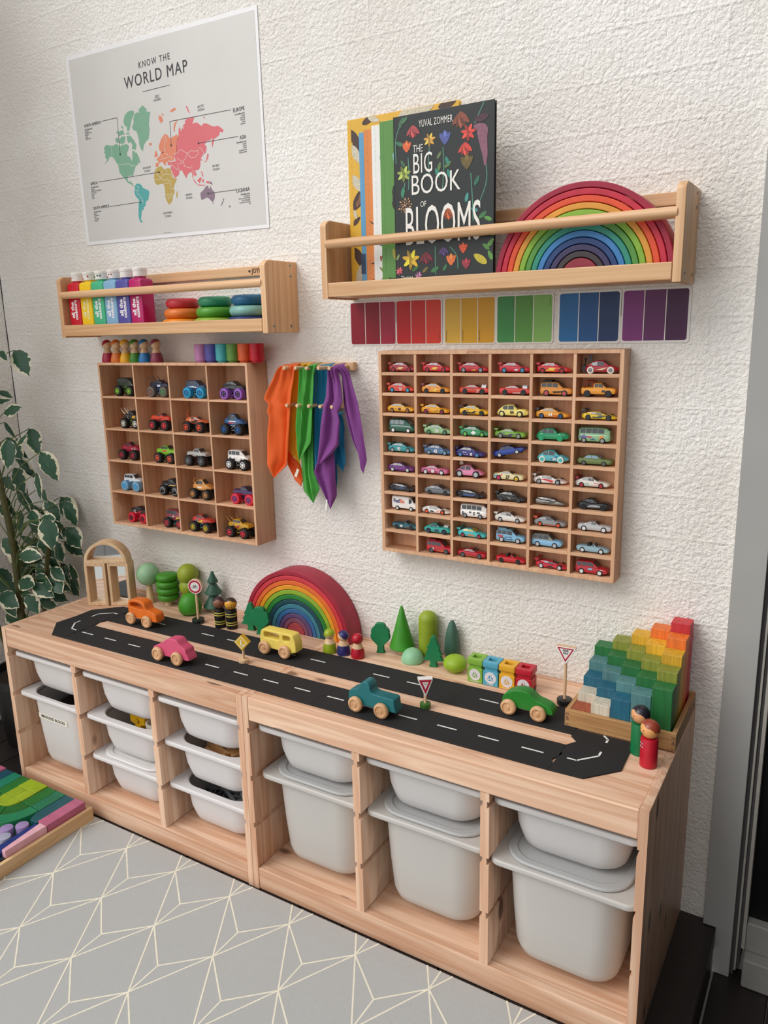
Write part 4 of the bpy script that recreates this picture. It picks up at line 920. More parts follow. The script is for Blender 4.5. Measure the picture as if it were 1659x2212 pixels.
# ---------------------------------------------------------------- small toy cars
# stations in millimetres: body (x, z low, z high, half width); cab (x, z base, z top, half width base, half width top)
TYPES = {
 'race': dict(body=[(0, 6, 15, 12), (3, 4, 17.5, 14.5), (20, 3.4, 17.5, 15.2), (45, 3.2, 15.8, 15.2), (62, 3.2, 13.5, 14.8), (72, 3.6, 10.5, 13), (76, 5, 8, 9)], cab=[(8, 17, 17.6, 12.5, 11.5), (22, 17, 23.6, 12.6, 9.5), (38, 16, 23.8, 12.6, 9.5), (53, 14.2, 15, 12, 11)], wh=(14.5, 59, 6.4), win=[(17, 28), (29.5, 41)]),
 'coupe': dict(body=[(0, 7, 14, 12), (3, 4, 16.5, 14), (20, 3.5, 16.5, 14.6), (48, 3.5, 15, 14.6), (64, 3.5, 13.5, 14), (73, 4.2, 11, 12.5), (76, 6, 9, 9)], cab=[(6, 16, 16.8, 12.5, 11.5), (20, 16, 22.6, 12.6, 9.6), (36, 15.5, 23, 12.6, 9.8), (50, 14.4, 15.2, 12, 11)], wh=(15, 59, 6.2), win=[(15, 28), (29, 42)]),
 'muscle': dict(body=[(0, 7, 15, 13), (2, 4.5, 17, 14.2), (22, 4, 17, 14.8), (48, 4, 16.2, 14.8), (70, 4, 15, 14.2), (75, 5, 13, 13), (76, 6, 11, 12)], cab=[(14, 16.5, 17, 12.5, 11.8), (26, 16.5, 22, 12.6, 10), (38, 16.2, 22.2, 12.6, 10), (48, 15.8, 16.4, 12.3, 11.5)], wh=(15, 60, 6.8), win=[(20, 30), (31, 42)]),
 'beetle': dict(body=[(0, 9, 11, 8), (5, 5, 17, 12), (14, 4, 19, 14.6), (26, 4, 17, 14), (48, 4, 17, 14), (58, 4, 18, 14.6), (68, 5, 14, 12), (74, 7, 10, 8)], cab=[(6, 15, 17, 9.5, 8.5), (16, 16, 25, 11.5, 8.5), (28, 16, 29, 12, 8.5), (40, 16, 28.5, 12, 8.5), (52, 15.5, 18, 11.2, 9)], wh=(14, 58, 7.6), win=[(15, 27), (28.5, 42)]),
 'classic': dict(body=[(0, 8, 11, 8), (5, 5, 17, 12.5), (16, 4, 19, 15), (30, 4, 16, 14), (46, 4, 16, 14), (58, 4, 19, 14.6), (70, 4.5, 18, 12), (77, 6, 13, 9)], cab=[(6, 15, 18, 10.5, 9), (16, 16, 26, 11.8, 9), (28, 16, 29, 12, 9.2), (42, 16, 28.5, 12, 9.2), (50, 16, 20, 11, 9.5)], wh=(15, 59, 7.4), win=[(16, 28), (29.5, 43)]),
 'van': dict(body=[(0, 6, 20, 13), (2, 4, 22, 14.5), (20, 4, 22, 15), (52, 4, 21, 15), (68, 4, 18, 14.5), (74, 6, 13, 12)], cab=[(1, 21, 33, 13.5, 11.5), (6, 21, 35.5, 14, 12), (34, 21, 36, 14, 12), (48, 20.5, 34, 13.8, 11.8), (64, 18.5, 20, 13, 11.5)], wh=(13, 58, 6.6), win=[(4, 15), (16.5, 30), (31.5, 45)]),
 'bus': dict(body=[(0, 8, 21, 13), (2, 5, 22, 14.5), (20, 4.5, 22, 15), (56, 4.5, 22, 15), (70, 5, 22, 14.5), (74, 7, 20, 13)], cab=[(1, 21, 33, 13.2, 11.5), (5, 21.5, 35.5, 14, 12.2), (40, 21.5, 36.5, 14, 12.2), (66, 21.5, 35, 13.6, 12), (73, 20.5, 29, 12.8, 11)], wh=(14, 57, 6.6), win=[(5, 17), (18.5, 31), (32.5, 45), (46.5, 60)]),
 'boxvan': dict(body=[(0, 9, 38, 14), (1, 7, 39.5, 15), (52, 7, 39.5, 15), (54, 7, 36, 15), (66, 7, 24, 14.5), (73, 7, 20, 14), (75, 9, 16, 13)], cab=[(53, 24, 38, 14.5, 14), (58, 23, 36, 14.4, 13), (64, 21, 30, 14, 13), (68, 20.5, 21, 13.5, 13)], wh=(17, 60, 6.4), win=[(54.5, 62)]),
 'suv': dict(body=[(0, 8, 18, 13), (2, 5, 19.5, 14.4), (30, 4.5, 19.5, 14.8), (50, 4.5, 18.5, 14.8), (68, 5, 17.5, 14), (73, 7, 14, 12.5)], cab=[(1, 19, 28, 13, 11.5), (5, 19, 31, 13.4, 11.6), (32, 19, 31.5, 13.4, 11.6), (40, 18.5, 30.5, 13.2, 11.5), (52, 18, 19, 12.8, 11.5)], wh=(15, 57, 7), win=[(3, 14), (15.5, 27), (28.5, 41)]),
 'pickup': dict(body=[(0, 9, 20, 13.5), (1, 7, 21, 14.6), (30, 7, 21, 14.8), (52, 7, 20.5, 14.8), (70, 7, 20, 14.4), (75, 9, 17, 13)], cab=[(27, 20.5, 29, 13.4, 11.8), (30, 20.5, 31, 13.4, 11.8), (44, 20.5, 31, 13.4, 11.8), (54, 20, 21, 13, 12)], wh=(14, 60, 7.8), win=[(29.5, 37), (38, 48)]),
 'sedan': dict(body=[(0, 7, 15, 13), (2, 4.5, 16.5, 14), (24, 4, 16.5, 14.5), (50, 4, 15.8, 14.5), (73, 4.5, 14.5, 14), (77, 6.5, 12, 12.5)], cab=[(14, 16, 16.8, 12.4, 11.5), (22, 16, 24, 12.5, 10.6), (42, 16, 24.2, 12.5, 10.6), (53, 15.5, 16, 12.2, 11.3)], wh=(15, 60, 5.8), win=[(18, 31), (32.5, 46)]),
 'low': dict(body=[(0, 6, 13, 11), (6, 3.5, 16, 14), (22, 3.2, 14, 15), (44, 3.2, 11.5, 14.6), (60, 3.2, 12, 15), (72, 3.4, 8, 12.5), (78, 4.5, 6, 8)], cab=[(8, 14, 16.5, 9.5, 8), (24, 13, 18.8, 10.5, 7.5), (38, 11.5, 18, 10.5, 7.5), (54, 11, 12, 9.5, 8)], wh=(15, 60, 6.4), win=[(20, 30), (31, 44)]),
 'roadster': dict(body=[(0, 7, 14, 12), (4, 4, 16, 14), (20, 3.6, 16, 14.6), (44, 3.6, 15.4, 14.6), (62, 3.6, 13.6, 14), (72, 4, 11, 12.5), (75, 6, 8.5, 9)], cab=[(38, 15, 21.5, 11.6, 9.6), (40, 15, 21.5, 11.6, 9.6), (43, 15, 18.5, 11.6, 10.3), (47, 14.5, 15, 11.6, 11)], wh=(15, 58, 6.4), win=[(38.4, 41)]),
 'hotrod': dict(body=[(0, 6, 13, 11), (6, 4, 17, 14.6), (16, 3.6, 19, 15.4), (28, 3.6, 16, 14.4), (44, 3.6, 16, 14.2), (58, 3.6, 18, 15), (68, 4, 16, 13.5), (76, 5, 10, 10)], cab=[(12, 16, 19, 10.5, 9), (22, 16, 25, 11, 8.6), (34, 16, 25.5, 11, 8.6), (44, 15.6, 17, 10.5, 9)], wh=(15, 59, 7), win=[(19, 27), (28.5, 37)]),
}
def interp(st, x):
    if x <= st[0][0]: return st[0][1:]
    for a, b in zip(st, st[1:]):
        if x <= b[0]:
            f = (x-a[0])/(b[0]-a[0]); return tuple(p+(q-p)*f for p, q in zip(a[1:], b[1:]))
    return st[-1][1:]
MESH = {}
def carmeshes(ty, k=1.0):
    key = (ty, k)
    if key in MESH: return MESH[key]
    d = TYPES[ty]; s = .001*k
    st = d['body']; xs = []
    for a, b in zip(st, st[1:]): xs += [a[0]+(b[0]-a[0])*q/3 for q in range(3)]
    xs.append(st[-1][0])
    body = MB(); rs = []
    for x in xs:
        zl, zh, w_ = interp(st, x); h = zh-zl
        half = [(w_*.90, zl), (w_, zl+.28*h), (w_*1.0, zl+.55*h), (w_*.93, zl+.86*h), (w_*.78, zh-.02*h), (w_*.4, zh+.02*h)]
        ring = [(x*s, -y*s, z*s) for y, z in half] + [(x*s, y*s, z*s) for y, z in half[::-1]]
        rs.append(ring)
    body.rings(rs)
    cab = MB(); ct = d['cab']; xs = []
    for a, b in zip(ct, ct[1:]): xs += [a[0]+(b[0]-a[0])*q/3 for q in range(3)]
    xs.append(ct[-1][0]); rs = []
    for x in xs:
        zb_, zt_, wb, wt_ = interp(ct, x); h = zt_-zb_
        half = [(wb, zb_-1.5), (wb, zb_), (wb+(wt_-wb)*.85, zb_+.86*h), (wt_*.88, zb_+.97*h), (wt_*.4, zt_+.02*h)]
        rs.append([(x*s, -y*s, z*s) for y, z in half] + [(x*s, y*s, z*s) for y, z in half[::-1]])
    cab.rings(rs)
    win = MB()
    for xa, xb in d['win']:
        for sg in (-1, 1):
            bot = []; top = []
            for q in range(5):
                x = xa+(xb-xa)*q/4; zb_, zt_, wb, wt_ = interp(ct, x); h = zt_-zb_
                for f, L_ in ((.12, bot), (.82, top)): L_.append((x*s, sg*(wb+(wt_-wb)*f+.35)*s, (zb_+f*h)*s))
            P = bot+top[::-1]; win.face(P if sg < 0 else P[::-1])
    # windscreen
    mx = max(c[2] for c in ct); xr = [c[0] for c in ct if c[2] > mx-2.2][-1]; xe = ct[-1][0]
    for (x0_, x1_) in ((xr+.08*(xe-xr), xe-.08*(xe-xr)),):
        L_, Rr_ = [], []
        for q in range(5):
            x = x0_+(x1_-x0_)*q/4; zb_, zt_, wb, wt_ = interp(ct, x)
            L_.append((x*s+.0002, -wt_*.84*s, (zt_+.03*(zt_-zb_)+.35)*s)); Rr_.append((x*s+.0002, wt_*.84*s, (zt_+.03*(zt_-zb_)+.35)*s))
        for q in range(4): win.face([L_[q], L_[q+1], Rr_[q+1], Rr_[q]])
    MESH[key] = tuple(b.mesh(n, [BLACK], 38) for n, b in (('body', body), ('cabin', cab), ('windows', win)))
    return MESH[key]
def recolour(me, m):
    k = (me.name, m.name)
    if k not in MESH:
        c = me.copy(); c.materials.clear(); c.materials.append(m); MESH[k] = c
    return MESH[k]
def basemesh(name, key, fn):
    if (name, key) not in MESH: MESH[(name, key)] = fn()
    return MESH[(name, key)]
def side_patch(t, P, w_, m, k=1.0, name='side_graphic', d=TYPES, ty='race'):
    """painted patch following the side of the body"""
    st = TYPES[ty]['body']; s = .001*k
    mb = MB(); pts = []
    for x, z in P:
        zl, zh, hw = interp(st, x); f = (z-zl)/(zh-zl)
        kk = .9+.1*min(1, f/.28) if f < .28 else 1.0 if f < .55 else 1-.07*(f-.55)/.31 if f < .86 else .93
        pts.append((x*s, -(hw*kk+.45)*s, z*s))
    mb.face(pts); return obj(name, mb, m, t)
def wheels(t, ty, rad, tyre, rim, k=1.0, hw=None):
    xa, xb, r0 = TYPES[ty]['wh']; s = .001*k; r = r0*(rad or 1)
    tm = basemesh('tyre', (r, k), lambda: MB().lathe([(r*.6*s, 0), (r*.92*s, 0), (r*s, .6*s), (r*s, 4.6*s), (r*.92*s, 5.2*s), (r*.6*s, 5.2*s)], 20, M=Matrix.Rotation(R(-90), 4, 'X')).mesh('wheel', [BLACK], 40))
    def rm():
        b = MB(); M = Matrix.Rotation(R(90), 4, 'X')
        b.lathe([(r*.62*s, 0), (r*.62*s, .25*s), (r*.52*s, .3*s), (r*.48*s, .05*s), (r*.2*s, .05*s), (r*.16*s, .5*s), (.0001, .5*s)], 20, M=M)
        for q in range(5):
            b.box(-.09*r*s, .09*r*s, -.4*s, 0, .1*r*s, .55*r*s, M=Matrix.Rotation(R(72*q), 4, 'Y'))
        return b.mesh('rim', [BLACK], 35)
    rmm = basemesh('rim', (r, k), rm)
    for x in (xa, xb):
        w_ = interp(TYPES[ty]['body'], x)[2]
        for sg in (-1, 1):
            o = link('wheel', recolour(tm, tyre), t); o.location = (x*s, sg*(w_+.5)*s, r*s)
            if sg > 0: o.rotation_euler = (0, 0, PI)
            if sg < 0: 
                q = link('rim', recolour(rmm, rim), o); q.location = (0, -.05*s, 0)
TYRE = paint('#19191b', .6); GLASS = paint('#3a3f45', .15, spec=.8, var=0); GLASSL = paint('#8d979c', .15, spec=.8, var=0)
FLASH = [(22, 7), (30, 10), (28, 12), (38, 13), (46, 10.5), (38, 9), (41, 6.5), (30, 7.5)]
BAND = [(6, 9), (24, 11), (48, 10), (66, 9), (66, 7), (48, 7.5), (24, 8), (6, 7)]
PANEL = [(24, 5.5), (46, 5.5), (44, 13.5), (28, 13.5)]
REAR = [(3, 6), (14, 13), (26, 14), (22, 9), (30, 5.5)]
WAVE = [(20, 5), (26, 9), (34, 8), (40, 12), (48, 11), (56, 12), (50, 8), (44, 5)]
# row, column, type, colour, tyre, rim, extras, label
CARS = [
 (0, 0, 'race', '#a51c28', 'k', '#a8252c', dict(sp=1, pat=[('#d9c07a', FLASH)]), 'dark red toy race car with gold side marks, first in the top row'),
 (0, 1, 'race', '#c41627', 'k', '#a8252c', dict(sp=1, pat=[('#e5c23a', FLASH)]), 'red toy race car with a yellow bolt and red wheels, second in the top row'),
 (0, 2, 'race', '#b8182b', 'k', '#8f9297', dict(sp=1, pat=[('#d8a93a', [(34, 5), (44, 5), (48, 9), (40, 8)])]), 'red toy race car with grey wheels, third in the top row'),
 (0, 3, 'race', '#c01a33', 'k', '#4d8fb0', dict(sp=1, pat=[('#d9dde0', [(42, 5), (50, 7), (46, 10), (38, 8)])]), 'red toy race car with blue wheels, fourth in the top row'),
 (0, 4, 'race', '#c9202a', 'k', '#a8252c', dict(sp=1, pat=[('#e8a32c', WAVE), ('#e6c648', FLASH)]), 'red toy race car with orange and yellow flames, fifth in the top row'),
 (0, 5, 'beetle', '#a3142e', 'w', '#84888c', dict(pat=[('#d9c79a', [(24, 8), (40, 8), (52, 14), (40, 12)])], eng=1), 'red round-backed toy car with white tyres and a rear engine, end of the top row'),
 (1, 0, 'race', '#d3432e', 'k', '#3f9ac0', dict(sp=1, pat=[('#7b9ab5', [(20, 5), (32, 5), (44, 13), (34, 13)])], num=('21', 40, 9, 7)), 'orange-red toy race car number 21 with blue wheels'),
 (1, 1, 'race', '#df9431', 'k', '#2a2a2c', dict(sp=1, spc='#8c1f35', pat=[('#c43a2c', REAR), ('#e7c95c', WAVE)]), 'orange toy race car with a dark red wing, second slot of the second row'),
 (1, 2, 'muscle', '#cc3d2c', 'k', '#2c2c2e', dict(pat=[('#1f1f22', [(4, 14), (44, 14.4), (44, 15.4), (4, 15)]), ('#eee8e2', [(44, 5), (50, 5), (53, 11), (47, 11)])], blower=1), 'orange-red muscle car with a chrome engine, third slot of the second row'),
 (1, 3, 'muscle', '#c93a30', 'k', '#2c2c2e', dict(pat=[('#eee8e2', [(34, 4.6), (52, 4.6), (54, 6.4), (34, 6.4)])], blower=1), 'orange-red muscle car with a white sill, fourth slot of the second row'),
 (1, 4, 'suv', '#d3882c', 'k', '#c2505a', dict(rack=1, pat=[('#3a2a22', [(30, 11), (58, 12), (60, 9), (32, 7)])]), 'orange toy off-roader with a black roof box and red wheels'),
 (1, 5, 'pickup', '#e59a2c', 'k', '#2a2a2c', dict(bar='#b33024', pat=[('#3a2e26', [(46, 11), (54, 11), (54, 16), (46, 16)])]), 'orange toy pickup with a red load bar, end of the second row'),
 (2, 0, 'coupe', '#e2a420', 'k', '#a2602c', dict(pat=[('#c98a1c', BAND)], num=('20', 37, 9, 6.5, '#2a2018')), 'yellow toy coupe number 20 with bronze wheels'),
 (2, 1, 'race', '#e5a018', 'k', '#8d2438', dict(sp=1, pat=[('#b0352f', REAR), ('#5a7a4a', [(40, 5), (50, 9), (48, 11), (38, 7)])]), 'yellow toy race car with dark red wheels and a red tail patch'),
 (2, 2, 'race', '#e3b11c', 'k', '#2a2a2c', dict(sp=1, spc='#1f1f20', pat=[('#26241f', REAR), ('#26241f', WAVE)]), 'yellow and black toy race car with a black wing'),
 (2, 3, 'classic', '#ead877', 'k', '#e6d983', dict(pat=[('#7fa9a0', [(6, 6), (24, 6), (22, 14), (12, 16), (7, 12)])], num=('04', 40, 11, 8, '#2a2a2a')), 'pale yellow old-style toy car number 04 with teal rear wing'),
 (2, 4, 'race', '#e0992a', 'k', '#35507c', dict(sp=1, spc='#24282f', pat=[('#c8402e', [(10, 4.5), (54, 4.5), (50, 8.5), (14, 8.5)])], num=('64', 36, 9.5, 8)), 'orange and red toy race car number 64 with a black wing'),
 (2, 5, 'low', '#d9b91f', 'k', '#3a3a3c', dict(sp=1, spc='#2a2a28', pat=[('#4a5a44', WAVE)]), 'flat yellow futuristic toy car, end of the third row'),
 (3, 0, 'van', '#1f5a48', 'k', '#e9e9e6', dict(glass='l'), 'dark green toy people carrier with white wheel centres'),
 (3, 1, 'race', '#8fb787', 'k', '#4d7f56', dict(sp=1, pat=[('#4e9a52', REAR)], num=('24', 38, 9.5, 9)), 'pale green toy race car number 24'),
 (3, 2, 'race', '#2f8f5c', 'k', '#6cc04e', dict(sp=1, pat=[('#eef0ec', [(34, 5), (39, 5), (39, 8), (43, 8), (43, 11), (39, 11), (39, 14), (34, 14), (34, 11), (30, 11), (30, 8), (34, 8)])]), 'teal-green toy race car with a white cross'),
 (3, 3, 'muscle', '#73a53c', 'k', '#8c9a86', dict(sp=1, pat=[('#4a2c6a', WAVE), ('#4a2c6a', REAR)]), 'lime green toy car with purple splashes'),
 (3, 4, 'classic', '#1f9160', 'g', '#2aa56e', dict(), 'plain green old-style toy car with green wheels'),
 (3, 5, 'bus', '#86b588', 'k', '#9a9d99', dict(pat=[('#6a679c', [(2, 14), (14, 20), (24, 14), (12, 10)]), ('#c2454d', [(12, 17), (32, 16), (32, 12), (12, 13)]), ('#d98a3a', [(50, 10), (60, 10), (60, 18), (50, 18)]), ('#4a6a8a', [(26, 7), (42, 7), (36, 12)])]), 'pale green toy camper bus with painted flowers'),
 (4, 0, 'race', '#2a8f9a', 'k', '#98a3a6', dict(sp=1, pat=[('#4aa052', [(20, 5), (46, 5), (40, 14), (28, 12)])], num=('93', 34, 9.5, 9)), 'teal toy race car number 93'),
 (4, 1, 'race', '#46688f', 'k', '#7fa2b8', dict(sp=1, pat=[('#7ab0c9', [(42, 6), (62, 8), (60, 12), (46, 13)])], num=('42', 34, 9.5, 9.5)), 'slate blue toy race car number 42'),
 (4, 2, 'race', '#35317a', 'k', '#4f8ccb', dict(sp=1, pat=[('#d8dae6', [(24, 6), (27, 6), (24, 13), (21, 13)]), ('#d8dae6', [(30, 6), (35, 6), (30, 13), (26, 13)])], num=('33', 44, 7.5, 6)), 'indigo toy race car number 33 with blue wheels'),
 (4, 3, 'sedan', '#1f3f9a', 'k', '#c9cdd2', dict(tilt=-13), 'royal blue old toy saloon standing with its nose up'),
 (4, 4, 'beetle', '#4fb0b8', 'w', '#4ac0c0', dict(pat=[('#1f4a8c', [(34, 6), (68, 8), (64, 15), (48, 16), (36, 11)])], num=('115', 42, 9.5, 6.5)), 'turquoise and blue round toy car number 115 with cream tyres'),
 (4, 5, 'sedan', '#667a45', 'k', '#5e655a', dict(glass='b'), 'olive green toy saloon, end of the fifth row'),
 (5, 0, 'coupe', '#6a2a78', 'k', '#cfd0d4', dict(), 'purple toy sports car, first slot of the sixth row'),
 (5, 1, 'muscle', '#c9688e', 'k', '#d9d9d9', dict(pat=[('#8c2440', [(22, 5), (50, 5), (46, 10), (26, 10)])], num=('88', 36, 9, 8)), 'pink toy race car number 88'),
 (5, 2, 'beetle', '#dd87ad', 'k', '#b9bdc2', dict(pat=[('#eae6df', [(5, 8), (24, 8), (22, 13), (12, 16), (6, 13)]), ('#eae6df', [(50, 8), (68, 8), (66, 13), (58, 15), (52, 12)])], lift=1.4, board=1), 'pink raised toy beetle with cream mudguards and a roof board'),
 (5, 3, 'muscle', '#e3d9a8', 'k', '#d9b62a', dict(rim2='#c9305a', pat=[('#c9404a', [(18, 12), (24, 12), (24, 15), (18, 15)]), ('#7ab0c8', [(2, 8), (14, 8), (12, 14), (4, 14)]), ('#5aa05a', [(50, 6), (62, 6), (58, 10)])], num=('27', 38, 9.5, 9, '#2a2620')), 'multicoloured toy race car number 27 with a yellow front wheel'),
 (5, 4, 'low', '#e9e3dd', 'k', '#9a9da0', dict(sp=1, pat=[('#c22f3a', [(8, 6), (26, 10), (46, 5), (62, 9), (50, 10), (30, 13), (10, 10)])]), 'white and red flat toy race car with a rear wing'),
 (5, 5, 'coupe', '#dcd8cf', 'k', '#b7303c', dict(sp=1, spc='#a82a38', pat=[('#79b5a8', [(14, 5), (34, 5), (30, 11), (20, 9)]), ('#c23a40', [(36, 5), (48, 7), (56, 11), (44, 12)])]), 'cream toy coupe with teal and red flames and a red wing'),
 (6, 0, 'low', '#23252c', 'k', '#303236', dict(pat=[('#33466a', WAVE)]), 'black toy sports car with a blue tint, first slot of the seventh row'),  # blue tint painted as a side patch
 (6, 1, 'coupe', '#666c72', 'k', '#3b3a36', dict(), 'plain mid grey toy coupe, second slot of the seventh row'),
 (6, 2, 'low', '#26282d', 'k', '#2c2e33', dict(pat=[('#2f4f8c', [(20, 5), (46, 5), (54, 9), (34, 11), (22, 9)])]), 'charcoal toy sports car with a blue side panel'),
 (6, 3, 'race', '#232325', 'k', '#4a4c50', dict(sp=1, pat=[('#8f8f8c', [(30, 12), (36, 7), (34, 10), (40, 6), (38, 11)])]), 'black toy race car with grey scratches and a wing'),
 (6, 4, 'low', '#8f8d88', 'n', '#77756f', dict(metal=1, pat=[('#5a574f', WAVE)]), 'bare silver metal flat toy car without visible wheels'),
 (6, 5, 'hotrod', '#1e1f22', 'k', '#1c1c1e', dict(pat=[('#9a9da2', [(24, 6), (40, 7), (62, 8), (52, 10), (60, 11), (44, 11), (50, 13), (34, 12), (26, 10)])]), 'black toy hot rod with grey flames'),
 (7, 0, 'boxvan', '#ece8e4', 'k', '#c9c9c6', dict(fedex=1), 'white toy delivery van with purple and orange lettering'),
 (7, 1, 'low', '#e6e2de', 'k', '#e2552a', dict(pat=[('#e2683a', [(40, 6), (58, 6), (64, 9), (50, 11)]), ('#2c3a3c', [(22, 5), (38, 5), (34, 9), (26, 10)])]), 'white flat toy car with orange wheels'),
 (7, 2, 'bus', '#e9e6e1', 'k', '#8f9296', dict(sq=1, pat=[('#2a2a30', [(6, 9), (10, 9), (10, 17), (6, 17)]), ('#2a2a30', [(26, 14), (32, 14), (32, 18), (26, 18)]), ('#2a2a30', [(38, 9), (42, 9), (42, 18), (38, 18)]), ('#2a2a30', [(48, 14), (56, 14), (56, 18), (48, 18)]), ('#a63a3a', [(2, 7), (70, 7), (70, 8.2), (2, 8.2)])]), 'white toy rescue bus with black windows and stripes'),
 (7, 3, 'coupe', '#dedbd4', 'k', '#a9abac', dict(sp=1), 'plain off-white toy coupe with a small wing'),
 (7, 4, 'coupe', '#8b8d8f', 'k', '#e0562a', dict(sp=1, spc='#d9552a', pat=[('#d9552a', [(24, 3.8), (58, 3.8), (56, 5.6), (26, 5.6)])]), 'grey toy race car with an orange wing and orange wheels'),
 (7, 5, 'muscle', '#b9babb', 'k', '#e4e4e4', dict(), 'silver toy coupe with bright wheels and an aerial, end of the eighth row'),
 (8, 0, 'roadster', '#1f5a68', 'k', '#2f3336', dict(num=('60', 30, 9.5, 6.5), pat=[('#a8683a', [(40, 5), (54, 5), (52, 7), (42, 7)])]), 'dark teal toy open racer number 60'),
 (8, 1, 'hotrod', '#2fa197', 'k', '#2a3a5a', dict(blower=1, pat=[('#2c4a5a', [(30, 6), (46, 6), (44, 12), (34, 12)])]), 'turquoise toy hot rod with bulging wheel arches'),
 (8, 2, 'coupe', '#3fb3b8', 'k', '#9c3550', dict(glass='y', sp=1, pat=[('#c98a5a', [(26, 5), (48, 5), (46, 9), (30, 10)])]), 'turquoise toy coupe with yellow windows'),
 (8, 3, 'suv', '#7fb5d4', 'k', '#c3c6c9', dict(pat=[('#b0404a', [(4, 13), (20, 13), (18, 18), (5, 18)]), ('#33507a', [(22, 8), (44, 8), (42, 16), (24, 15)])], rack=1, rackc='#8fb8cf'), 'light blue toy off-roader covered in red and navy stickers'),
 (8, 4, 'suv', '#83b9dd', 'k', '#b9bcc0', dict(roof='#8f9490'), 'light blue toy off-roader with a grey roof'),
 (8, 5, 'roadster', '#8fb0bd', 'k', '#d9dadb', dict(seats=1), 'grey-blue toy convertible with its roof open, end of the ninth row'),
 (9, 1, 'suv', '#b81a2b', 'k', '#5a5a5c', dict(pat=[('#d9b24a', [(30, 7), (60, 7), (60, 8.6), (30, 8.6)]), ('#e6d9d0', [(16, 9), (22, 9), (22, 14), (16, 14)])], rack=1, rackc='#8f1522'), 'red toy fire chief off-roader with a gold stripe'),
 (9, 2, 'muscle', '#b01526', 'k', '#5c5d60', dict(pat=[('#c9904a', [(8, 5), (56, 5), (56, 6), (8, 6)])]), 'red toy muscle car, third slot of the bottom row'),
 (9, 3, 'roadster', '#bd1828', 'k', '#2c2c2e', dict(seats=1), 'red toy convertible with black wheels, fourth slot of the bottom row'),
 (9, 4, 'low', '#c01c33', 'k', '#d3d3d4', dict(sp=1, pat=[('#1f1f22', [(28, 5), (48, 5), (40, 9), (30, 8)])]), 'red toy supercar with a tall rear wing and pale wheels'),
 (9, 5, 'suv', '#b31c2b', 'k', '#e2e2e2', dict(low=1, pat=[('#e9e6e2', [(56, 6), (72, 8), (70, 14), (58, 15)]), ('#7fb0cc', [(30, 12), (40, 12), (40, 16), (30, 16)])]), 'red toy hatchback with a white front wing, end of the bottom row'),
]
XL = [[192, 277, 372, 473, 563, 671], [179, 274, 375, 478, 572, 664], [177, 272, 375, 468, 563, 669], [181, 286, 377, 465, 563, 661], [177, 286, 364, 465, 567, 661], [175, 269, 362, 462, 560, 658], [175, 280, 365, 469, 563, 664], [188, 271, 377, 467, 565, 667], [186, 276, 370, 471, 560, 665], [185, 284, 370, 471, 570, 665]]
EDGE = [CX0+.0085]+cdx+[CX1-.0085]
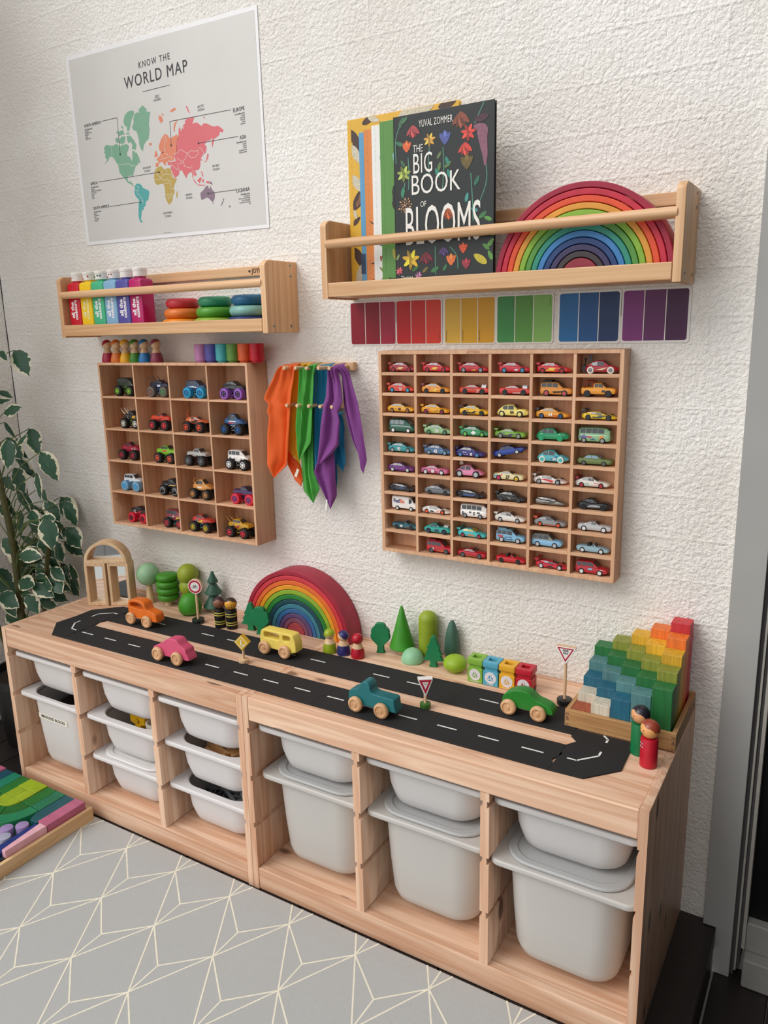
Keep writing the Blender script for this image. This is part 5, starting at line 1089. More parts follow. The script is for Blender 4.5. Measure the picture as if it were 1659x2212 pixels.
for r, c, ty, col, tyre, rim, ex, label in CARS:
    ln_ = {'van': 72, 'bus': 74, 'boxvan': 74, 'suv': 72, 'beetle': 74}.get(ty, 76)
    zf = (cdz[r]+.0036) if r < 9 else CZ0+.0085
    lo = EDGE[c]+.0040; hi = EDGE[c+1]-.0040
    x = XL[r][c]/1000+.001
    k = 1.0
    if x+ln_*.001 > hi: x = max(lo, hi-ln_*.001)
    if x+ln_*.001 > hi: k = (hi-x)/(ln_*.001)
    k = min(k, {'van': .98, 'bus': .96, 'boxvan': .95}.get(ty, 1.0))
    k = round(k*.97, 2)
    t = thing('toy_car', label, 'toy car', (x, .4135, zf+.0002), 0, 'toy cars in the display case')
    m = paint(col, .28, metal=.9 if ex.get('metal') else 0.0, coat=.4, var=.03)
    bm, cm, wm = carmeshes(ty, k); s = .001*k
    lift = ex.get('lift', 0)*s
    parts = [link('body', recolour(bm, m), t), link('cabin', recolour(cm, paint(ex['roof'], .4) if 'roof' in ex else m), t),
             link('windows', recolour(wm, {'l': GLASSL, 'b': paint('#7f9fb5', .15, spec=.8, var=0), 'y': paint('#c9b04a', .2, spec=.8, var=0)}.get(ex.get('glass'), GLASS)), t)]
    for pc, P in ex.get('pat', []): parts.append(side_patch(t, P, 0, paint(pc, .35, coat=.3, var=.05), k, ty=ty))
    if 'num' in ex:
        n_ = ex['num']; w_ = interp(TYPES[ty]['body'], n_[1])[2]
        parts.append(text('race_number', n_[0], n_[3]*1.25*s, paint(n_[4] if len(n_) > 4 else '#f2f0ee', .4, var=0), t, T(n_[1]*s, -(w_+.9)*s, n_[2]*s) @ UP, 'CENTER', .95, .9, .00005, .0003))
    if ex.get('sp'):
        sm = paint(ex.get('spc', col), .3, coat=.4, var=.03)
        b = MB(); b.box(-1*s, 7*s, -14*s, 14*s, 21.2*s, 22.6*s).box(1.5*s, 4.5*s, -11*s, -9.6*s, 15*s, 21.3*s).box(1.5*s, 4.5*s, 9.6*s, 11*s, 15*s, 21.3*s)
        b.box(-1.5*s, 8*s, -14.6*s, -13.9*s, 19.5*s, 24*s).box(-1.5*s, 8*s, 13.9*s, 14.6*s, 19.5*s, 24*s)
        parts.append(obj('rear_wing', b, sm, t, .0003))
    if ex.get('blower'):
        b = MB(); b.box(54*s, 66*s, -5*s, 5*s, 15*s, 20*s)
        for q in range(3):
            for sg in (-1, 1): b.cyl(((56+4*q)*s, sg*2.6*s, 19.5*s), 1.5*s, 3.5*s, n=10)
        parts.append(obj('engine', b, paint('#d3d4d6', .2, metal=.9), t, .0003))
    if ex.get('rack'): parts.append(obj('roof_rack', MB().box(4*s, 26*s, -10*s, 10*s, 31*s, 35.5*s).box(27*s, 38*s, -9*s, 9*s, 31*s, 32.5*s), paint(ex.get('rackc', '#1d1d1e'), .5), t, .0006))
    if ex.get('bar'):
        b = MB(); 
        for y in (-12, 12): b.tube([(8*s, y*s, 20*s), (8*s, y*s, 34*s), (26*s, y*s, 34*s), (26*s, y*s, 22*s)], 1.3*s, 8)
        for xx in (8, 17, 26): b.tube([(xx*s, -12*s, 34*s), (xx*s, 12*s, 34*s)], 1.2*s, 8)
        parts.append(obj('load_bar', b, paint(ex['bar'], .4), t, smooth=50))
    if ex.get('board'):
        me = outline([spline([(8, 28), (10, 38), (15, 39), (18, 30)], 4)], 2*s, paint('#e5dccb', .5), .0003, UP @ Matrix.Diagonal((s, s, 1, 1))); parts.append(link('roof_board', me, t))
    if ex.get('eng'):
        b = MB(); b.box(-7*s, 2*s, -8*s, 8*s, 6*s, 16*s); b.cyl((-2*s, -5*s, 16*s), 2.4*s, 5*s, n=12); b.lathe([(1.2*s, 0), (1.4*s, 6*s), (3.2*s, 13*s)], 12, (-1*s, -1*s, 21*s))
        parts.append(obj('rear_engine', b, paint('#3a3b3e', .35, metal=.5), t, .0003)); parts.append(obj('side_flag', MB().box(5*s, 14*s, -1*s, 0, 26*s, 40*s), paint('#4f4a4a', .5), t, .0008))
    if ex.get('seats'):
        b = MB()
        for y in (-5.5, 5.5): b.box(24*s, 31*s, (y-3.6)*s, (y+3.6)*s, 14*s, 21*s)
        parts.append(obj('seats', b, paint('#1d1d1f', .6), t, .0012))
    if ex.get('fedex'):
        for s_, cc, xx in (('Fed', '#3d2a70', 5), ('Ex', '#e2641f', 26.3)):
            parts.append(text('van_lettering', s_, 15*s, paint(cc, .4, var=0), t, T(xx*s, -15.6*s, 26*s) @ UP, 'LEFT', .98, .9, .00005, .0003))
        parts.append(obj('side_door', MB().box(53.5*s, 59*s, -15.3*s, -14.9*s, 21*s, 32*s), GLASS, t))
    if tyre != 'n':
        tc_ = {'k': TYRE, 'w': paint('#e6dfd2', .6), 'g': paint('#23986a', .4)}[tyre]
        wheels(t, ty, 1.18 if ex.get('lift') else 1, tc_, paint(rim, .3, metal=.2, var=.05), k)
    if 'rim2' in ex:
        for ch in [q for q in t.children if q.name.startswith('wheel')][:2]:
            for q in ch.children: q.data = recolour(q.data, paint(ex['rim2'], .3, metal=.2, var=.05))
    if lift:
        for q in parts: q.location.z += lift
    if ex.get('low'):
        pass
    if 'tilt' in ex: t.rotation_euler = (0, R(ex['tilt']), 0); t.location.z += .0015

# ---------------------------------------------------------------- monster trucks
def bigwheel():
    b = MB(); r = .0158; w_ = .017; M = Matrix.Rotation(R(-90), 4, 'X')
    b.lathe([(r*.55, .0), (r*.80, .0), (r*.93, .002), (r*.95, w_-.002), (r*.80, w_), (r*.55, w_)], 30, M=M)
    for q in range(18):
        Q = Matrix.Rotation(2*PI*q/18, 4, 'Y')
        b.box(-.0011, .0011, .0008, .0085, r*.90, r, M=Q @ Matrix.Rotation(R(8), 4, 'Y')); b.box(-.0011, .0011, .0085, w_-.0008, r*.90, r, M=Q @ Matrix.Rotation(R(18), 4, 'Y'))
    return b.mesh('wheel', [BLACK], 30)
def bigrim():
    b = MB(); r = .0158*.56; M = Matrix.Rotation(R(90), 4, 'X')
    b.lathe([(r, -.003), (r, .0008), (r*.86, .0010), (r*.80, -.002), (r*.42, -.003), (r*.40, .0005), (r*.3, .0009), (.0001, .0009)], 24, M=M)
    for q in range(6): b.box(-.0007, .0007, -.0009, .0026, r*.35, r*.82, M=Matrix.Rotation(R(60*q), 4, 'Y'))
    return b.mesh('rim', [BLACK], 30)
BW, BR = bigwheel(), bigrim()
TRUCKS = [
 (0, 0, 'van', '#26301f', '#7cb82c', 'k', '#8cc83a', [('#4a6a2c', WAVE)], {}, 'black and green monster truck with lime wheel centres, top row'),
 (0, 1, 'muscle', '#1f2540', '#2f5fa8', '#6a665f', '#8f5a4f', [('#c9cde0', [(32, 7), (46, 7), (46, 12), (34, 12)])], dict(horns='#3a3328', rim2='#4f8a4f'), 'dark blue monster truck with grey tyres and long rear spikes'),
 (0, 2, 'suv', '#33496a', '#8f959a', '#2a9fd0', '#1f6a9a', [('#c9d3dc', [(4, 12), (30, 16), (50, 10), (30, 11)])], {}, 'slate blue monster truck on bright blue tyres'),
 (0, 3, 'coupe', '#2b2c2f', '#7a4a9a', '#9a63c4', '#1d1d1f', [('#55575c', BAND)], dict(wing='#1f1f21'), 'black monster truck on purple tyres'),
 (1, 0, 'hotrod', '#2a2826', '#7fae3a', 'k', '#e6e2d6', [('#d9a23a', [(40, 8), (60, 7), (58, 14), (44, 14)]), ('#e6e2da', REAR)], dict(horns='#e0d8c4'), 'black and white horned monster truck with cream wheel centres'),
 (1, 1, 'muscle', '#d9432a', '#2a2a2c', 'k', '#e03a44', [('#7a1f1c', WAVE)], dict(wing='#e0502c'), 'orange-red winged monster truck with red wheel centres'),
 (1, 2, 'low', '#d9683a', '#2a2a2c', 'k', '#e8502c', [('#2a1f1a', WAVE), ('#efe6da', REAR)], dict(tail='#d9683a'), 'orange striped monster truck with a tail and orange wheel centres'),
 (1, 3, 'beetle', '#2a5a8c', '#b9bfc4', 'k', '#1f5a9c', [('#c9404a', BAND), ('#e9e6e4', [(24, 12), (50, 12), (50, 14), (24, 14)])], {}, 'blue rounded monster truck with a red and white stripe'),
 (2, 0, 'hotrod', '#a0203a', '#7a1f30', 'k', '#b02438', [('#dcd6d0', [(50, 9), (68, 8), (64, 12), (52, 13)])], {}, 'dark red monster truck with a white toothed front'),
 (2, 1, 'sedan', '#7fc02f', '#6aa82c', 'k', '#e05a3c', [('#c9502c', [(26, 10), (44, 10), (44, 14), (26, 14)])], {}, 'lime green saloon monster truck with orange-red wheel centres'),
 (2, 2, 'pickup', '#b9b7b3', '#8a3a34', 'k', '#77797c', [('#3a3836', WAVE), ('#a83a34', REAR)], {}, 'silver pickup monster truck with grey wheel centres'),
 (2, 3, 'van', '#ece8e2', '#c9c9c6', 'k', '#f2f2f0', [('#26262a', [(20, 8), (26, 14), (30, 8)]), ('#26262a', [(44, 7), (50, 16), (56, 8)]), ('#26262a', [(6, 10), (10, 18), (14, 10)])], dict(low=1), 'white spotted monster truck with white wheel centres'),
 (3, 0, 'suv', '#dfe6ea', '#c3ced6', '#7fb0d0', '#4aa3d8', [('#3a6a94', WAVE), ('#3a6a94', REAR)], {}, 'white and blue monster truck on icy pale blue tyres'),
 (3, 1, 'pickup', '#22222a', '#2a2a2c', 'k', '#1f1f21', [('#d9b46a', [(30, 10), (62, 10), (60, 13), (34, 13)]), ('#c9d3e6', REAR)], dict(ring='#e6e6e6'), 'black pickup monster truck with white ringed wheels'),
 (3, 2, 'beetle', '#dd9a4f', '#2a2a2c', 'k', '#c98a4a', [('#f2e2cc', [(24, 8), (42, 8), (42, 12), (24, 12)])], dict(tail='#dd9a4f'), 'tan monster truck with a curled tail and tan wheel centres'),
 (3, 3, 'pickup', '#3f2a5c', '#4a3060', '#d92a44', '#4a3a7a', [('#c9343e', BAND)], {}, 'purple pickup monster truck on red tyres'),
 (4, 0, 'muscle', '#2a2426', '#c92436', '#e02440', '#1d1d1f', [('#d9d3cf', REAR), ('#c92436', WAVE)], {}, 'black and red monster truck on bright red tyres, bottom row'),
 (4, 1, 'van', '#8a3a44', '#2f8f94', 'k', '#c93a4a', [('#e6b83a', [(44, 8), (60, 8), (58, 14), (46, 14)]), ('#2f9aa0', REAR), ('#e6e2d6', [(28, 14), (38, 14), (34, 19)])], {}, 'dark red and teal cartoon-painted monster truck, bottom row'),
 (4, 2, 'coupe', '#cc3d34', '#5f9aa8', 'k', '#c9b02f', [('#e6c84a', WAVE), ('#3a8fa8', REAR)], {}, 'red, yellow and blue monster truck with yellow wheel centres'),
 (4, 3, 'sedan', '#d3a02c', '#c9982a', 'k', '#d02c3c', [('#a83a2a', WAVE), ('#3a332c', REAR)], dict(horns='#c99a4a'), 'golden yellow monster truck with red wheel centres, end of the bottom row'),
]
RW = [[-.769, -.625, -.477, -.335], [-.756, -.631, -.490, -.343], [-.779, -.620, -.493, -.333], [-.780, -.610, -.485, -.320], [-.762, -.600, -.494, -.349]]
TED = [TX0+.0075]+tdx+[TX1-.0075]
for r, c, ty, col, fr, tyre, rim, pats, ex, label in TRUCKS:
    zf = (tdz[r]+.00275 if r < 4 else TZ0+.0075)+.0002
    wb = .051
    xr = RW[r][c]; xr = min(xr, TED[c+1]-.006-.0158-wb-.0015); xr = max(xr, TED[c]+.021)
    t = thing('monster_truck', label, 'toy truck', (xr, .3985, zf), 0, 'monster trucks in the display case')
    k = .98; s = .001*k
    m = paint(col, .3, coat=.3, var=.12, scale=160)
    bm, cm, wm = carmeshes(ty, k)
    dx, dz = -.0145*k, .0215-.002*(ty in ('pickup', 'suv', 'van'))
    sc = 1.0 if ty in ('van', 'suv', 'pickup') else 1.26
    for nm, me, mm in (('body', bm, m), ('cabin', cm, m), ('windows', wm, GLASS)):
        o = link(nm, recolour(me, mm), t); o.location = (dx, 0, dz); o.scale = (1, 1.02, sc)
    for pc, P in pats:
        o = side_patch(t, P, 0, paint(pc, .4, var=.1), k, ty=ty); o.location = (dx, 0, dz); o.scale = (1, 1.02, sc)
    # tube frame and axles
    b = MB(); rr_ = .0012
    for y in (-.011, .011):
        b.tube([(-.006, y, .018), (.010, y, .012), (.041, y, .012), (wb+.006, y, .018)], rr_, 6); b.tube([(-.002, y, .026), (.010, y, .012)], rr_, 6); b.tube([(.041, y, .012), (wb+.002, y, .026)], rr_, 6)
        b.tube([(.012, y, .012), (.022, y, .025), (.032, y, .012)], rr_, 6); b.tube([(-.006, y, .018), (-.002, y, .026), (.022, y, .025), (wb+.002, y, .026), (wb+.006, y, .018)], rr_, 6)
    for x in (.010, .041): b.tube([(x, -.011, .012), (x, .011, .012)], rr_, 6)
    obj('tube_frame', b, paint(fr, .4), t, smooth=50)
    b = MB()
    for x in (0, wb): b.cyl((x, -.010, .0158), .0030, .020, 'Y', 10)
    b.box(.008, .043, -.006, .006, .0135, .020)
    obj('axles', b, paint('#2b2b2d', .5), t, smooth=40)
    tm = TYRE if tyre == 'k' else paint(tyre, .5)
    for x in (0, wb):
        for sg in (-1, 1):
            o = link('wheel', recolour(BW, tm), t); o.location = (x, sg*.0265, .0158)
            if sg > 0: o.rotation_euler = (0, 0, PI)
            else:
                q = link('rim', recolour(BR, paint(ex.get('rim2', rim) if x else rim, .35)), o); q.location = (0, -.0004, 0)
                if 'ring' in ex: link('white_ring', basemesh('ring', 1, lambda: MB().lathe([(.0088, 0), (.0088, .0006), (.0098, .0006), (.0098, 0)], 28, M=Matrix.Rotation(R(90), 4, 'X')).mesh('ring', [paint(ex['ring'], .4)], 35)), o)
    if 'horns' in ex:
        b = MB()
        for y in (-.009, .009):
            b.tube([(dx+.010, y, .040), (dx+.000, y*1.2, .048), (dx-.008, y*1.3, .060)], [.0016, .0014, .0005], 7); b.tube([(dx+.022, y, .042), (dx+.016, y*1.2, .052), (dx+.006, y*1.3, .062)], [.0016, .0014, .0005], 7)
        obj('spikes', b, paint(ex['horns'], .5), t, smooth=50)
    if 'wing' in ex:
        P = [(-.010, .034), (.004, .042), (.026, .041), (.020, .038), (.006, .035), (-.004, .030)]
        for y in (-.0135, .0135):
            me = outline([P], .0016, paint(ex['wing'], .4), .0003); me.transform(T(dx+.008, y, 0)); link('side_fin', me, t)
    if 'tail' in ex: obj('tail', MB().tube([(dx+.008, 0, .036), (dx+.001, 0, .042), (dx-.003, 0, .050), (dx+.001, 0, .058), (dx+.004, 0, .060)], [.0022, .002, .0018, .0015, .0006], 8), paint(ex['tail'], .45), t, smooth=50)
# ---------------------------------------------------------------- on the pine top: road, cars, trees, people
TZ = .5197                                # top panel surface
RUB = paint('#1b1b1d', .75, var=.10, scale=500)
ROADW = paint('#dfe3df', .6, var=0)
RT = .0030
def lane(x, y0): return y0+.0095*(x+.69)
def seam(x, y0, y1, up=True):
    """interlocking end of a rubber road piece"""
    m = (y0+y1)/2; q = (y1-y0)
    return [(x, y0), (x, m-.25*q), (x-.006, m-.12*q), (x+.006, m+.12*q), (x, m+.25*q), (x, y1)]
def road(label, P, dashes, marks=()):
    t = thing('road_piece', label, 'toy road piece', (0, 0, TZ+.0002), 0, 'rubber road pieces')
    me = outline([P], RT, RUB, .0003, Matrix(), 30, 1); me.transform(T(0, 0, RT/2)); link('rubber_strip', me, t)
    b = MB()
    for q in list(dashes)+list(marks): b.face([(x, y, RT+.0002) for x, y in q])
    obj('white_line', b, ROADW, t)
def dash(x, yc): return [(x, yc(x)-.0022), (x+.046, yc(x+.046)-.0022), (x+.046, yc(x+.046)+.0022), (x, yc(x)+.0022)]
g = .00015
for ln_, (y0, nm, xs, dx0) in enumerate([(.031, 'near', [-.689, -.394, -.109, .176, .455, .7365], -.675), (.184, 'far', [-.689, -.405, -.121, .163, .4495, .7345], -.645)]):
    for i in range(5):
        xa, xb = xs[i], xs[i+1]
        A = seam(xa+g, lane(xa, y0), lane(xa, y0)+.1045); B = seam(xb-g, lane(xb, y0), lane(xb, y0)+.1045)
        yc = lambda x: lane(x, y0)+(.0525 if ln_ == 0 else .0535)
        ds = []
        k0 = .0955
        n = 0
        x = dx0
        while x < .70:
            if xa+.004 < x and x+.046 < xb-.004: ds.append(dash(x, yc))
            x += k0
        road(f'straight black rubber road piece, {ORD[i]} from the left in the {nm} lane', A+B[::-1], ds)
def stroke(pts, w_=.0022):
    out = []
    for a, b in zip(pts, pts[1:]):
        a = Vector(a); b = Vector(b); n = (b-a).normalized(); n = Vector((-n.y, n.x))*w_; e_ = (b-a).normalized()*w_*.5
        out.append([tuple(a-n-e_), tuple(b-n+e_), tuple(b+n+e_), tuple(a+n-e_)])
    return out
y0, y1 = .031, .184
road('black rubber corner piece at the left end of the near lane', [(-.7405, .0305), (-.6898, lane(-.69, y0)), (-.6898, lane(-.69, y0)+.1045), (-.699, .162), (-.8045, .1595), (-.811, .098)], [], stroke([(-.757, .140), (-.757, .122), (-.727, .0875), (-.704, .085)]))
road('black rubber corner piece at the left end of the far lane, beside the mirrored blocks', [(-.699, .1625), (-.6898, lane(-.69, y1)+.001), (-.6898, lane(-.69, y1)+.1045), (-.742, .290), (-.8075, .222), (-.8045, .160)], [], stroke([(-.757, .183), (-.757, .207), (-.722, .235), (-.704, .234)]))
road('black rubber corner piece ending the near lane, by the tall red peg person', [(.7369, lane(.737, y0)), (.803, .0475), (.859, .109), (.857, .167), (.752, .172), (.7369, lane(.737, y0)+.1045)], [], stroke([(.756, .101), (.774, .101), (.807, .137), (.807, .154)]))
road('black rubber corner piece half under the stepped block tray', [(.752, .1725), (.857, .1675), (.855, .2215), (.7349, .2215), (.7349, .190)], [], stroke([(.806, .195), (.806, .208), (.795, .2195)]))

# wooden push cars
def pushcar(label, prof, holes, wheels_, y0, y1, col, wr=.0172, rz=0):
    cx = (wheels_[0]+wheels_[1])/2; y1 += .005
    t = thing('wooden_car', label, 'toy car', (cx, (y0+y1)/2, TZ+RT+.0005), rz, 'wooden cars on the road')
    z0 = .5230
    L_ = [[(x/1e4-cx, z/1e4-z0) for x, z in prof]] + [[(x/1e4-cx, z/1e4-z0) for x, z in h][::-1] for h in holes]
    link('body', outline(L_, y1-y0-.0206, paint(col, .42, var=.05, scale=90), .0022, UP, 50, 3), t)
    for x in wheels_:
        for sg in (-1, 1):
            M = T(x-cx, sg*((y1-y0)/2-.0100), wr) @ Matrix.Rotation(R(-90*sg), 4, 'X')
            b = MB().lathe([(.0001, 0), (wr-.002, 0), (wr, .002), (wr, .0075), (wr-.0015, .0095), (wr*.70, .0105), (wr*.62, .0085), (wr*.30, .0080), (wr*.22, .0096), (.0001, .0098)], 36, M=M)
            obj('wheel', b, wood('#e0b78c', '#b98a5e', 'Y', .4, 80, 6), t, smooth=40)
    for x in wheels_:
        obj('axle', MB().cyl((x-cx, -(y1-y0)/2+.006, wr), .0032, y1-y0-.012, 'Y', 12), beech('Y'), t, smooth=40)
    return t
pushcar('orange wooden car with a window cut-out, at the left end of the far lane', [(-6115, 5580)]+spline([(-6110, 5700), (-6095, 5870), (-6000, 5965), (-5800, 5990), (-5580, 5995), (-5430, 5940), (-5370, 5800), (-5320, 5745), (-5150, 5715), (-4990, 5665), (-4950, 5560), (-4945, 5440)], 4, False)+[(-5110, 5415), (-6000, 5430)],
        [spline([(-6000, 5760), (-6020, 5850), (-5880, 5905), (-5650, 5910), (-5510, 5850), (-5450, 5750), (-5600, 5725), (-5850, 5740)], 4)], (-.597, -.531), .190, .2375, '#e0701c', .0182)
pushcar('pink wooden car on the near lane', [(-3480, 5430)]+spline([(-3475, 5500), (-3430, 5575), (-3250, 5660), (-3120, 5735), (-2950, 5850), (-2830, 5890), (-2620, 5905), (-2540, 5860), (-2470, 5780), (-2370, 5730), (-2290, 5690), (-2260, 5590), (-2200, 5490), (-2175, 5420)], 4, False)+[(-2240, 5395), (-3040, 5370)], [], (-.325, -.2555), .041, .088, '#cf4f74', .0185)
pushcar('pale yellow wooden van with two window cut-outs, on the far lane', [(-1225, 5480)]+spline([(-1225, 5600), (-1210, 5740), (-1170, 5860), (-1110, 5905)], 4, False)+[(-640, 5908)]+spline([(-220, 5905), (-130, 5880), (-80, 5780), (-45, 5640), (-40, 5440)], 4, False)+[(-180, 5385), (-850, 5395)],
        [rrect(-1085, -570, 5675, 5840, 60, 4), rrect(-460, -215, 5690, 5840, 55, 4)], (-.1045, -.0375), .208, .254, '#e8d264', .0182)
pushcar('teal wooden pickup car on the near lane', [(2620, 5420)]+spline([(2620, 5560), (2650, 5680), (2760, 5740), (2880, 5785), (2930, 5860), (2960, 5920), (3010, 5960), (3080, 5970), (3140, 5960), (3190, 5900), (3205, 5810), (3235, 5750), (3320, 5722)], 4, False)+[(3760, 5715), (3800, 5690), (3815, 5540), (3845, 5470), (3850, 5405), (3640, 5395), (3050, 5395)], [], (.284, .351), .055, .101, '#0d6a70', .0180)
pushcar('green wooden car with a rounded back, on the far lane by the block tray', spline([(5690, 5450), (5690, 5560), (5740, 5660), (5900, 5770), (6080, 5825), (6270, 5815), (6380, 5740), (6480, 5675), (6620, 5640), (6760, 5590), (6840, 5510), (6850, 5420)], 4, False)+[(6740, 5400), (5800, 5400)], [], (.586, .654), .206, .252, '#1d7d24', .0178)

# turned wooden trees
def tree(label, xy, parts, name='wooden_tree', grp='wooden trees along the wall'):
    t = thing(name, label, 'toy tree', (xy[0], xy[1], TZ+.0003), 0, grp)
    for n, prof, m in parts: obj(n, MB().lathe(prof, 40), m, t, smooth=38)
    return t
def ballp(r, z, sz=1, n=18, a0=-90): return [(r*math.cos(R(a0+(90-a0)*k/n)), z+r*sz*math.sin(R(a0+(90-a0)*k/n))) for k in range(n+1)]
TW = wood('#e9cfa6', '#d0ac7c', 'Z', .55, 70, 4)
PM = lambda h: paint(h, .5, var=.08, scale=40)
tree('tree with a pale mint ball crown on a tall bare trunk, nearest the mirrored blocks', (-.700, .364), [('trunk', [(.0135, 0), (.0125, .01), (.0098, .045), (.0095, .062)], TW), ('crown', ballp(.0365, .0948), PM('#93bd93'))])
dk = []
for k in range(4):
    z0_ = .0165+.0215*k; r = (.0335, .0362, .0362, .0345)[k]
    dk += [(r-.009+.009*math.cos(R(a)), z0_+.0107+.0107*math.sin(R(a))) for a in range(-75, 76, 15)]
tree('tree with a crown of four stacked green discs', (-.632, .379), [('trunk', [(.0128, 0), (.0105, .008), (.0088, .0175)], TW), ('crown', [(.01, .0162)]+dk+[(.02, .1040), (.0001, .1045)], PM('#3f8a1c'))])
tree('lime tree of stacked balls, behind the no-cycling sign', (-.5660, .4045), [('crown', [(.012, .0)]+ballp(.0260, .024)[3:15]+[(.018, .0435)]+ballp(.0295, .062)[5:15]+[(.019, .0830)]+ballp(.0330, .1030)[6:], PM('#93a32a'))])
tree('green pear-shaped tree standing in front of the lime one', (-.5105, .350), [('crown', [(.018, 0), (.028, .004), (.0338, .014), (.0350, .024), (.0325, .038), (.0265, .051), (.018, .0605), (.009, .0645), (.0001, .0655)], PM('#3f9322'))])
def tier(r, z, h): return [(r*.93, z), (r, z+.002), (r*.97, z+.005), (r*.62, z+h*.5), (r*.36, z+h*.85), (r*.30, z+h)]
tree('dark green fir with three tiers, behind the two striped peg people', (-.462, .4045), [('trunk', [(.011, 0), (.0095, .0135)], TW), ('crown', [(.008, .0130)]+tier(.0335, .0132, .046)+tier(.0265, .056, .040)+tier(.0165, .092, .032)+[(.0036, .1265), (.0001, .1285)], PM('#2f5a47'))])
tree('tall bright green cone tree', (.209, .4005), [('trunk', [(.0128, 0), (.0098, .0165)], TW), ('crown', [(.0325, .0152), (.0338, .017), (.0332, .0195), (.018, .074), (.0045, .126), (.002, .1305), (.0001, .1312)], PM('#3c8f24'))])
tree('tall lime round-topped post tree', (.2810, .4120), [('crown', [(.0225, 0), (.0245, .003), (.0252, .05), (.0250, .101)]+[(.0250*math.cos(R(a)), .101+.0245*math.sin(R(a))) for a in range(10, 91, 10)], PM('#8a9f24'))])
tree('dark grey-green egg-shaped tree', (.3470, .4180), [('crown', [(.010, 0), (.0165, .006), (.0198, .022), (.0198, .038), (.0180, .060), (.0140, .082), (.0086, .100), (.004, .1085), (.0001, .1100)], PM('#3f6353'))])
tree('pale mint dome bush, in front of the cone tree', (.259, .3665), [('crown', [(.0285, 0), (.0296, .002)]+[(.0296*math.cos(R(a)), .003+.0320*math.sin(R(a))) for a in range(6, 91, 7)], PM('#8fc49a'))], 'wooden_bush')
tree('lime squashed ball bush, beside the recycling bins', (.383, .3625), [('crown', [(.014, 0)]+[(.0302*math.cos(R(a)), .0215+.0218*math.sin(R(a))) for a in range(-62, 80, 8)]+[(.004, .0428), (.0012, .0415), (.0001, .0405)], PM('#93b52a'))], 'wooden_bush')
# flat cut-out trees
FG = paint('#0f7a4a', .5, var=.05, scale=60)
def flat(label, xyz, P, rz):
    me = outline([P], .0125, FG, .0012, UP, 40); o = link('flat_tree', me); o.location = (xyz[0], xyz[1], TZ+.0004); o.rotation_euler = (0, 0, R(rz)); tag(o, label, 'toy tree', 'flat green cut-out trees'); return o
def fir(w_, h): 
    half = [(.20, 0), (.155, .10), (.15, .19), (.50, .21), (.42, .29), (.35, .37), (.42, .395), (.34, .48), (.27, .57), (.33, .60), (.25, .70), (.18, .78), (.13, .90), (.06, .985)]
    return [(x*w_, z*h) for x, z in half] + [(0, h)] + [(-x*w_, z*h) for x, z in half[::-1]]
def round_tree(w_, h):
    half = [(.22, 0), (.17, .08), (.15, .24), (.30, .34), (.46, .45), (.50, .56), (.46, .64), (.47, .72), (.40, .82), (.30, .86), (.24, .95), (.12, .995)]
    P = [(x*w_, z*h) for x, z in half] + [(-x*w_, z*h) for x, z in half[::-1]]
    return P[:2]+spline(P[2:-2], 3, False)+P[-2:]
flat('flat green fir cut-out, partly behind the flat round tree, left of the big rainbow', (-.2545, .336), fir(.060, .0835), 12)
flat('flat green round tree cut-out, in front of the flat fir, left of the big rainbow', (-.2095, .3235), round_tree(.060, .0815), 12)
flat('flat green round tree cut-out standing alone, right of the big rainbow', (.158, .375), round_tree(.053, .0835), 14)
flat('flat green fir cut-out, in front of the lime post tree', (.322, .363), fir(.051, .0835), 14)

# signs on little posts
def sign(label, xy, base, post, rz, shape, faces, edge, z0=0, z1=0, th=.0105):
    t = thing('road_sign', label, 'toy road sign', (xy[0], xy[1], TZ+.0003), R(rz), 'toy road signs')
    obj('base', MB().cyl((0, 0, 0), base[0], base[1], n=32, bev=.0008), base[2], t, smooth=40)
    obj('post', MB().cyl((0, 0, base[1]), .0034, post-base[1], n=16), beech(), t, smooth=40)
    b = link('board', outline([shape], th, edge, .0006, UP, 40), t)
    for i, (n, L_, m) in enumerate(faces):
        me = outline(L_, .0003, m, 0, UP, None); me.transform(T(0, -th/2-.0003-.0003*i, 0)); link(n, me, b)
    return t, b
RED = paint('#b81b3a', .4, var=0); SW = paint('#ece9e6', .45, var=0)
cz = .1135
t, b = sign('round no-cycling sign with a red ring on a black base', (-.434, .305), (.0180, .0125, paint('#1a241d', .35)), .092, 18, circle(0, cz, .0222, 40), [('white_face', [circle(0, cz, .0218, 36)], SW), ('red_ring', [circle(0, cz, .0196, 36), circle(0, cz, .0142, 36)[::-1]], RED)], beech())
mb = MB()
for wx in (-.0052, .0052):
    c = circle(wx, cz-.002, .0036, 16)
    for a, q in zip(c, c[1:]+c[:1]): wstrip(mb, a, q, .00035, -.0062)
for a, q in (((-.0052, cz-.002), (-.002, cz+.003)), ((-.002, cz+.003), (.0035, cz+.003)), ((.0035, cz+.003), (0, cz-.002)), ((0, cz-.002), (-.0052, cz-.002)), ((0, cz-.002), (-.0026, cz+.0045)), ((.0035, cz+.003), (.0052, cz-.002)), ((.0035, cz+.003), (.003, cz+.0052)), ((.003, cz+.0052), (.005, cz+.0052)), ((-.004, cz+.0047), (-.0015, cz+.0047))): wstrip(mb, a, q, .00042, -.0062)
obj('bicycle_symbol', mb, BLACK, b)
def tri(w_, zt, zb, c=.12): return [(-w_, zt), (-w_, zt-.003), (-.0022, zb), (.0022, zb), (w_, zt-.003), (w_, zt)]
def tri2(w_, zt, zb): return [(-w_, zt), (0, zb), (w_, zt)]
t, b = sign('white and red give way sign on a tall post with a black base', (.676, .323), (.0172, .0135, paint('#191a1b', .35)), .103, 2, tri(.0222, .1395, .1000), [('red_triangle', [tri2(.0188, .1372, .1040), tri2(.0145, .1350, .1100)[::-1]], RED)], SW, 0, 0, .0100)
